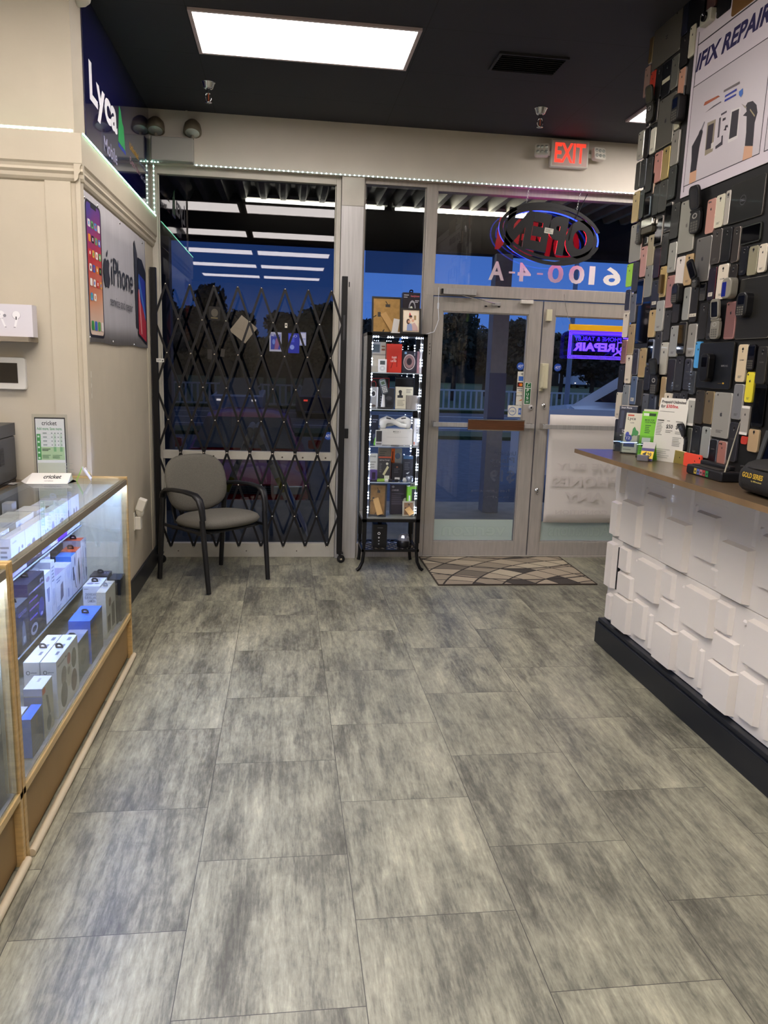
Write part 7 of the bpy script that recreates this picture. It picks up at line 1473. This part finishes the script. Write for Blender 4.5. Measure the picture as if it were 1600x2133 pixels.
item('product_box', 'dark charger box with a beige capsule picture on the fourth tower shelf', 'box', 788.5, 951, 815, Y1, S3, .05, '3c3c40', near=mk(T('Lighting Charger', .08, .82, .9, .88, 'b8b8b4'), RC(0, .94, 1, 1, 'b0543c'), EL(.7, .70, .1, .05, 'd0d0c4'), PO([(.35, .25), (.5, .2), (.85, .55), (.72, .62)], 'c8c4a0'), RC(.5, .05, .9, .2, 'd4d4cc'), LN(.1, .3, .3, .7, 5, '6a6a6a')))
item('product_box', 'beige box standing behind the charger box on the fourth tower shelf', 'box', 789, 933, 814, Y1+.12, S3, .04, 'a09484', near=LN(.1, .7, .7, .9, 3, '7c7468'))
item('product_box', 'orange edged grey box at the back of the fourth tower shelf', 'box', 815.5, 934, 838, Y1+.09, S3, .04, '9a9c98', near=mk(RC(0, 0, .34, 1, 'd8601c'), EL(.6, .75, .25, .1, '5a6a80'), RC(.08, .6, .2, .9, '6c2c14'), RC(.5, .1, .95, .25, 'd8d8d0')))
item('product_box', 'black box below the orange edged box on the fourth tower shelf', 'box', 817, 966, 838, Y1, S3, .05, '26262c', near=mk(EL(.5, .8, .1, .05, '8a5a44'), LN(.2, .4, .8, .7, 3, '4a4a52'), RC(.3, .05, .8, .18, 'c8c8c4')))
item('product_box', 'black box with a small drone picture on the fourth tower shelf', 'box', 840.5, 950, 861, Y1, S3, .05, '2c2e38', near=mk(RC(0, .88, 1, 1, '3a5c80'), LN(.15, .4, .7, .75, 5, '55585f'), PO([(.3, .3), (.7, .36), (.5, .26)], 'c8ccd0'), RC(.05, .04, .5, .12, 'd0d0cc')))
mb = MB(); mb.lathe([(0, 0), (.026, 0), (.028, .004), (.028, .036), (.024, .04), (0, .04)], (0, 0, 0), mat('brushed_can', (150, 160, 176), .3, .6), 20); p = atY(853, 997, Y1-.05); tag(mb.build('mini_speaker', loc=(p.x, Y1-.05, S3+.001)), 'small round metallic speaker at the right of the fourth tower shelf', 'speaker')
mb = MB(); mb.rprism(-.05, .05, 0, .012, -.03, .03, C('8cb84c'), .005); p = atY(797, 997, Y1-.03); tag(mb.build('cable_coil', loc=(p.x, Y1-.03, S3+.001)), 'flat lime green packet lying at the front of the fourth tower shelf', 'packet')
for cx, c_, lab in ((805, 'cfd0cc', 'tiny white plug adapter in front of the charger box in the tower'), (813, '26262a', 'tiny black and white stick in front of the charger box in the tower'), (826, '1c1c20', 'small black lump of cable on the front edge of the fourth tower shelf'), (843, 'b8bcbc', 'small clear case on the front edge of the fourth tower shelf')):
    mb = MB(); mb.box(-.014, .014, -.010, .010, 0, .020, C(c_)); p = atY(cx, 998, Y1-.075); tag(mb.build('small_gadget', loc=(p.x, Y1-.075, S3+.001), bevel=.004), lab, 'gadget')
easel_frame('cork backed picture frame turned around at the left of the fifth tower shelf', 769, 1008, 806, 5.70, S4, '8c6c44', '33302c', R_(-14))
item('product_box', 'large dark charcoal printed box at the middle of the fifth tower shelf', 'box', 815, 1009, 851, Y1+.08, S4, .06, '3a3640', near=mk(EL(.12, .92, .08, .04, '9a98a0'), T('CHARGER', .05, .78, .45, .84, 'a8a0a8'), LN(.05, .3, .8, .7, 6, '5a5664'), EL(.85, .48, .12, .07, 'd8d8c8'), RC(.76, .36, .94, .42, '5a5a55')))
easel_frame('small cork backed frame at the right of the fifth tower shelf', 839, 1044, 864, 5.705, S4, '8a6c50', 'a8a494', 0)
item('product_box', 'lime green and black box on the fifth tower shelf behind the small frame', 'box', 849, 1014, 871, 5.72, S4, .06, '7cc832', near=mk(RC(.42, 0, 1, .92, '2c302c'), RC(.64, .05, .8, .25, '8cd83c'), RC(.15, .5, .3, .7, 'e4f0e0')), topc='b0cc80', hang='a8aaa8')
item('product_box', 'black cube box with a row of white symbols on the lowest tower shelf', 'box', 778, 1093, 807, 5.66, zb+.004, .10, '101014', near=mk(lambda F: F.ring(.42, .62, .1, .06, .4, C('e8e8ec')), EL(.42, .44, .06, .04, 'd0d0d8'), EL(.42, .3, .05, .03, 'b0b0b8'), EL(.42, .17, .05, .03, '9a9aa2'), LN(.3, .82, .7, .88, 1, '6a6a72')), side=mk(PO([(.2, .2), (.6, .7), (.8, .4)], '2a3a78'),), hang='141418')
t2 = thing('dome_camera', 'black round base with a clear faceted dome on the lowest tower shelf', 'camera', (atY(840, 1130, 5.68).x, 5.68, zb+.005))
mb = MB(); mb.lathe([(0, 0), (.044, 0), (.05, .01), (.05, .05), (.046, .056), (0, .056)], (0, 0, 0), C('141418', .3), 24); mb.build('base', t2)
mb = MB(); mb.lathe([(.046, .056), (.044, .08), (.034, .098), (.016, .108), (0, .11)], (0, 0, 0), mat('smoked_dome', (150, 154, 170), .06, .5), 12, smooth=False); mb.build('dome', t2)
# ------------------------------------------------------------------ outside the glass
tube_m = mat('fluorescent_lit', (255, 255, 250), .5, emit=(255, 248, 228), es=11.0)
t = None
for xa, xb in ((.12, 1.55), (1.60, 3.05)):
    if xa < .2: pa = atY(518, 418, 8.05)
    t = thing('tube_light', '%s under the canopy outside' % ('long glowing tube light seen through the big and the narrow window' if xa < .2 else 'glowing tube light seen through the transom, behind the neon sign'), 'tube light', ((xa+xb)/2-.55, 8.05, 3.09))
    mb = MB(); w2 = (xb-xa)/2; mb.box(-w2, w2, -.05, .05, .018, .05, C('c8c4b8')); mb.build('fixture_body', t)
    mb = MB(); mb.tube([(-w2+.03, 0, 0), (w2-.03, 0, 0)], .018, tube_m, 10); mb.build('tube', t)
# A-board on the walkway
t = thing('sidewalk_sign', 'worn white folding sidewalk sign standing open outside the big window', 'sign', (-.27, 6.98, -.0195), R_(0))
wp = mat('worn_white_plastic', (226, 224, 216), .5, noise=.12, nscale=12)
for s_, x1 in ((-1, -.40), (1, .46)):
    mb = MB(); mb.bar((0+s_*.02, 0, .97), (x1, 0, .012), .62, .05, wp, (0, 1, 0)); b_ = mb.build('panel', t, bevel=.01)
    mb = MB(); d = Vector((x1-s_*.02, 0, .012-.97)); n_ = Vector((s_*.958, 0, .34*1.0)).normalized(); off = n_*.0262
    F = Face(mb, Vector((x1, -.28 if s_ > 0 else .28, .012))+off, (0, .56 if s_ > 0 else -.56, 0), -d); F.rect(.03, .05, .97, .92, C('b8b8b4')).rect(.05, .05, .95, .22, C('3c5ca8')).rect(.05, .30, .95, .40, C('4a6cb8')).rect(.05, .44, .95, .62, C('d8c840')).rect(.05, .66, .95, .80, C('44588c')).txt('PHONE REPAIR', .1, .82, .9, .9, C('55556a')); mb.build('printed_face', b_)
    mb = MB(); e0 = Vector((s_*.02, -.312, .97)); e1 = Vector((x1, -.312, .012))
    for k, (a, b, c_) in enumerate(((.12, .3, '5a6c8c'), (.42, .55, 'c8b830'), (.62, .72, '3c5cb0'), (.78, .88, '4a68b4'))): mb.bar(e0.lerp(e1, a), e0.lerp(e1, b), .042, .004, C(c_), (1, 0, 0))
    mb.build('edge_stickers', b_)
mb = MB(); mb.tube([(-.03, -.30, .975), (-.03, .30, .975)], .03, wp, 10); mb.tube([(.03, -.30, .975), (.03, .30, .975)], .03, wp, 10); mb.build('top_hinge', t)
# red car, nose toward the shop
def car_front(name, label, x, y, z, body, scale=1.0):
    t = thing(name, label, 'car', (x, y, z)); paint = mat('paint_%s' % body, body, .25, .2, coat=.6); gl_ = mat('car_glass', (16, 20, 26), .05, coat=.5); ch = mat('car_trim', (60, 60, 62), .35, .4)
    W = .83
    def sec(y_, w_, zb_, zt_, n=18, ex=4.5):
        q = []; cz, hz = (zb_+zt_)/2, (zt_-zb_)/2
        for k in range(n):
            a = 2*pi*k/n; c, d = cos(a), sin(a); r = (abs(c)**ex+abs(d)**ex)**(-1/ex); q.append((c*r*w_, y_, cz+d*r*hz))
        return q
    mb = MB(); mb.loft([sec(0, .70, .30, .62), sec(.08, .79, .24, .68), sec(.45, W, .20, .76), sec(1.25, .84, .20, .88), sec(2.6, .85, .2, .92), sec(3.7, .83, .22, .90), sec(4.25, .76, .28, .82)], paint); mb.build('body', t)
    mb = MB(); mb.loft([sec(1.20, .74, .82, .90, ex=5), sec(1.75, .60, .84, 1.30, ex=5), sec(2.1, .60, .84, 1.36, ex=5), sec(3.0, .60, .84, 1.34, ex=5), sec(3.75, .68, .84, .94, ex=5)], paint); mb.build('roof', t)
    mb = MB(); mb.add([(-.68, 1.22, .90), (.68, 1.22, .90), (.54, 1.70, 1.27), (-.54, 1.70, 1.27)], [(0, 1, 2, 3)], gl_); mb.M = Matrix.Translation((0, -.02, .012)); mb.add([(-.68, 1.22, .90), (.68, 1.22, .90), (.54, 1.70, 1.27), (-.54, 1.70, 1.27)], [(0, 1, 2, 3)], gl_); mb.build('windshield', t)
    for s_ in (-1, 1):
        mb = MB(); mb.box(s_*.56-.17, s_*.56+.17, -.02, .03, .50, .60, mat('headlamp', (200, 206, 196), .1, .3)); mb.build('headlight', t, bevel=.01)
        mb = MB(); mb.lathe([(0, -.09), (.19, -.09), (.29, -.07), (.30, 0), (.29, .07), (.19, .09), (0, .09)], (s_*.76, .75, .295), rubber, 24, 'x'); mb.lathe([(0, -.095), (.17, -.092)], (s_*.76, .75, .295), C('8a8c90', .3), 16, 'x'); mb.build('wheel', t)
        mb = MB(); mb.lathe([(0, -.09), (.19, -.09), (.29, -.07), (.30, 0), (.29, .07), (.19, .09), (0, .09)], (s_*.76, 3.4, .295), rubber, 24, 'x'); mb.build('wheel', t)
        mb = MB(); mb.rprism(s_*.92-.09, s_*.92+.09, .90, 1.02, 1.30, 1.40, paint, .03); mb.build('mirror', t)
    mb = MB(); mb.box(-.36, .36, -.015, .03, .50, .60, ch)
    for k in range(4): mb.box(-.36, .36, -.022, -.015, .51+k*.024, .516+k*.024, C('8a8c8c', .3))
    mb.build('grille', t); mb = MB(); mb.rprism(-.80, .80, .27, .45, -.09, .12, paint, .05, 4, .02); mb.build('bumper', t)
    mb = MB(); mb.box(-.16, .16, -.1, -.092, .33, .42, C('c8c8c0')); F = Face(mb, (-.15, -.1005, .335), (.3, 0, 0), (0, 0, .08)); F.rect(.1, .3, .9, .7, C('4a6a5a')); mb.build('licence_plate', t); return t
car_front('car', 'red car parked nose toward the big window behind the folding gate', -.52, 9.02, -.499, 'c02c30')
# white pickup seen from the side
t = thing('pickup_truck', 'white pickup truck parked sideways outside the right door', 'truck', (6.86, 12.1, -.499), R_(156))
wpnt = mat('white_truck_paint', (216, 220, 226), .22, coat=.6); tg = mat('truck_glass', (24, 30, 42), .04, coat=.6)
# side outline in x-z, bed on the left, cab on the right
body = [(-2.9, .55), (-2.9, 1.42), (-2.82, 1.48), (-1.30, 1.48), (-1.26, 1.52), (-.72, 1.52), (2.05, 1.48), (2.65, 1.40), (2.86, 1.20), (2.86, .45), (-2.7, .45)]
def extr(mb, pts, y0, y1, m, smooth=False): mb.loft([[(x, y0, z) for x, z in pts], [(x, y1, z) for x, z in pts]], m, smooth=smooth)
mb = MB(); extr(mb, body, 0, 1.9, wpnt); mb.build('body', t, bevel=.04, seg=3)
mb = MB(); cab = [(-1.28, 1.50), (-1.05, 1.66), (-.62, 2.02), (-.42, 2.09), (.2, 2.11), (1.00, 2.10), (1.25, 2.04), (2.0, 1.52), (1.9, 1.46)]
rings = [[(x, y_+(.16 if z > 1.5 else 0)*(1 if y_ < 1 else -1), z) for x, z in cab] for y_ in (.03, 1.87)]; mb.loft(rings, wpnt, smooth=False); mb.build('cab', t, bevel=.05, seg=3)
def pane(pts, nm='side_window'):
    mb = MB(); mb.loft([[(x, 1.87-.16*(z-1.40)/.70-e_, z) for x, z in pts] for e_ in (-.012, .02)], tg, smooth=False); mb.build(nm, t)
pane([(-.80, 1.60), (-.30, 1.95), (-.20, 1.99), (.44, 2.00), (.38, 1.60)]); pane([(.56, 1.60), (.62, 2.00), (1.06, 1.99), (1.66, 1.60)])
mb = MB(); mb.M = Matrix.Translation((.012, 0, .012)); mb.add([(1.30, .28, 2.01), (1.30, 1.62, 2.01), (1.96, 1.74, 1.55), (1.96, .16, 1.55)], [(0, 1, 2, 3)], tg); mb.build('windshield', t)
mb = MB(); mb.box(.46, .475, 1.894, 1.906, .6, 1.36, rubber); mb.box(1.80, 1.812, 1.894, 1.906, .6, 1.30, rubber); mb.build('door_seam', t)
for x in (-.62, .62): mb = MB(); mb.box(x-.09, x+.09, 1.9, 1.93, 1.32, 1.38, C('2c2e34')); mb.build('door_handle', t, bevel=.01)
for x in (-1.95, 2.0): mb = MB(); mb.lathe([(0, -.12), (.25, -.12), (.39, -.1), (.41, 0), (.39, .1), (.25, .12), (0, .12)], (x-.15 if x > 0 else x, 1.78, .41), rubber, 28, 'y'); mb.lathe([(.2, .125), (0, .13)], (x-.15 if x > 0 else x, 1.78, .41), C('a8aab0', .3), 18, 'y'); mb.build('wheel', t)
mb = MB(); mb.box(-2.8, -1.35, .08, .12, 1.385, 1.66, C('16181c')); mb.box(-2.8, -1.35, 1.75, 1.8, 1.385, 1.66, C('16181c')); mb.build('bed_box', t)
# fence on the far verge
t = thing('railing', 'pale picket railing across the far side of the road', 'railing', (8, 33.0, -.38)); fm = mat('pale_railing', (176, 178, 174), .6)
mb = MB(); mb.box(-26, 30, -.03, .03, .90, .97, fm); mb.box(-26, 30, -.03, .03, .10, .16, fm); mb.build('rail', t)
mb = MB()
for k in range(230): mb.box(-26+k*.243, -26+k*.243+.08, -.02, .02, .16, .90, fm)
o = mb.build('pickets', t); o['kind'] = 'stuff'
# lamp pole
def pole(px, y, r, h, label, m, name='lamp_pole'):
    p = atY(px, 760, y); mb = MB(); mb.tube([(0, 0, 0), (0, 0, h)], [r, r*.8], m, 10); mb.lathe([(r*2, 0), (r*2, .1), (r, .14)], (0, 0, 0), m, 10); o = mb.build(name, loc=(p.x, y, GZ+.12 if y > 34 else GZ)); return tag(o, label, 'pole')
pole(1186, 20.0, .07, 6.2, 'tall pale street pole seen through the right door beside the violet sign', mat('pole_grey', (130, 136, 150), .6))
# delivery truck and two far cars with lights on
def small_vehicle(px, y, w_, h_, bc, label, kind, lights='w', box=False):
    p = atY(px, 780, y); t = thing(kind, label, 'vehicle', (p.x, y, GZ+.006)); bm = mat('far_%s' % bc, bc, .5)
    mb = MB()
    if box: mb.box(-w_/2, w_/2, 0, 4.5, .5, h_, bm)
    else: mb.loft([[(-w_/2, 0, .3), (w_/2, 0, .3), (w_/2, 0, .8), (-w_/2, 0, .8)], [(-w_/2, 4.2, .3), (w_/2, 4.2, .3), (w_/2, 4.2, .9), (-w_/2, 4.2, .9)]], bm, smooth=False); mb.loft([[(-w_*.42, 1, .8), (w_*.42, 1, .8), (w_*.34, 1.6, h_), (-w_*.34, 1.6, h_)], [(-w_*.42, 3.9, .85), (w_*.42, 3.9, .85), (w_*.34, 3.2, h_), (-w_*.34, 3.2, h_)]], tg, smooth=False)
    mb.build('body', t, bevel=.05)
    if box: q = MB(); q.box(-w_/2+.1, w_/2-.1, -.02, 0, h_*.55, h_*.82, tg); q.build('windshield', t)
    lm_ = mat('lamp_on_'+lights, 'ffffff' if lights == 'w' else 'ff5040', .5, emit='fff0e0' if lights == 'w' else 'ff4838', es=2.5)
    for s_ in (-1, 1): q = MB(); q.box(s_*w_*.33-.07, s_*w_*.33+.07, -.03, -.005, .65, .71, lm_); q.build('lamp', t)
    for s_ in (-1, 1):
        for yy_ in (.8, 3.4): q = MB(); q.lathe([(0, -.1), (.3, -.1), (.32, 0), (.3, .1), (0, .1)], (s_*(w_/2-.1), yy_, .325), rubber, 16, 'x'); q.build('wheel', t)
small_vehicle(1212, 84, 2.1, 2.9, 'b4bac4', 'small white box truck far away beyond the railing, above the pickup bed', 'box_truck', 'w', True)
small_vehicle(492, 27, 1.8, 1.4, '8a94a8', 'pale car with its lights on crossing behind the folding gate', 'car')
small_vehicle(672, 28, 1.8, 1.45, '20283c', 'dark blue car with a red tail lamp beyond the right edge of the big window', 'car', 'r')
# trees on the far side
def leaf_mat(name, c): return mat(name, c, .9, noise=.45, nscale=.9, bump=1, bscale=6)
rt = random.Random(7)
def tree(x, y, h, r, label, m):
    t = thing('tree', label, 'tree', (x, y, GZ+.12)); tr = MB(); tr.tube([(0, 0, 0), (.05, 0, h*.3), (-.05, 0, h*.6)], [.16, .13, .08], mat('bark', (40, 34, 30), .9), 8); tr.build('trunk', t)
    mb = MB(); n_ = 9; cl = []
    for k in range(n_):
        a = rt.uniform(0, 2*pi); q = rt.uniform(0, r*.7); cl.append((q*cos(a), q*sin(a)*.6, h*rt.uniform(.42, .86), r*rt.uniform(.35, .6)))
    cl.append((0, 0, h-r*.42, r*.42))
    for cx, cy, cz, cr in cl:                     # leaves: small tilted quads on a shell around each clump
        for k in range(190):
            u = rt.uniform(-1, 1); a = rt.uniform(0, 2*pi); s_ = math.sqrt(1-u*u); rr_ = cr*rt.uniform(.72, 1.05)
            c = Vector((cx+rr_*s_*cos(a), cy+rr_*s_*sin(a), cz+rr_*u*.85)); d1 = Vector((rt.uniform(-1, 1), rt.uniform(-1, 1), rt.uniform(-1, 1))).normalized()*.20; d2 = d1.orthogonal().normalized()*.13
            mb.add([tuple(c-d1), tuple(c-d2), tuple(c+d1), tuple(c+d2)], [(0, 1, 2, 3)], m)
        mb.lathe([(0, -cr*.62), (cr*.45, -cr*.45), (cr*.62, 0), (cr*.45, cr*.45), (0, cr*.62)], (cx, cy, cz), m, 9, smooth=False)
    mb.build('foliage', t)
dm = [leaf_mat('night_leaf_a', (26, 32, 26)), leaf_mat('night_leaf_b', (32, 40, 28)), leaf_mat('night_leaf_c', (22, 28, 26))]
TR = [(335, 46, 6.4, 'leftmost dark tree silhouette, at the left post of the gate'), (385, 53, 5.2, 'second dark tree silhouette from the left behind the gate'), (440, 44, 6.0, 'rounded dark tree silhouette above the taped flyer on the big window'), (492, 57, 5.4, 'dark tree silhouette left of the diamond-turned sheet'),
      (552, 62, 3.6, 'low dark tree behind the diamond-turned sheet'), (600, 50, 5.0, 'dark tree silhouette right of the diamond-turned sheet'), (645, 56, 5.6, 'dark tree silhouette over the blue screen reflections'), (690, 47, 5.6, 'dark tree silhouette at the right end of the big window'),
      (770, 53, 5.0, 'dark tree silhouette in the narrow window left of the cork backed frame'), (860, 60, 4.6, 'dark tree silhouette behind the top of the display tower'), (945, 44, 5.2, 'tall dark tree at the left of the left door glass'), (1010, 52, 4.6, 'dark tree behind the grey canopy column'),
      (1075, 45, 4.8, 'dark tree at the right of the left door glass'), (1170, 51, 4.6, 'dark tree left of the violet sign in the right door'), (1235, 44, 4.4, 'dark tree behind the violet sign'), (1300, 50, 4.6, 'dark tree where the right door meets the phone wall')]
for i, (px, y, h, lab) in enumerate(TR):
    p = atY(px, 770, y); tree(p.x, y, h, 1.75+.15*(i % 3), lab, dm[i % 3])
mb = MB(); mb.box(-60, 90, 92, 92.5, GZ, GZ+4.6, mat('far_hedge', (20, 25, 24), .95, noise=.4, nscale=1.2)); o = struct(mb.build('far_hedge'))
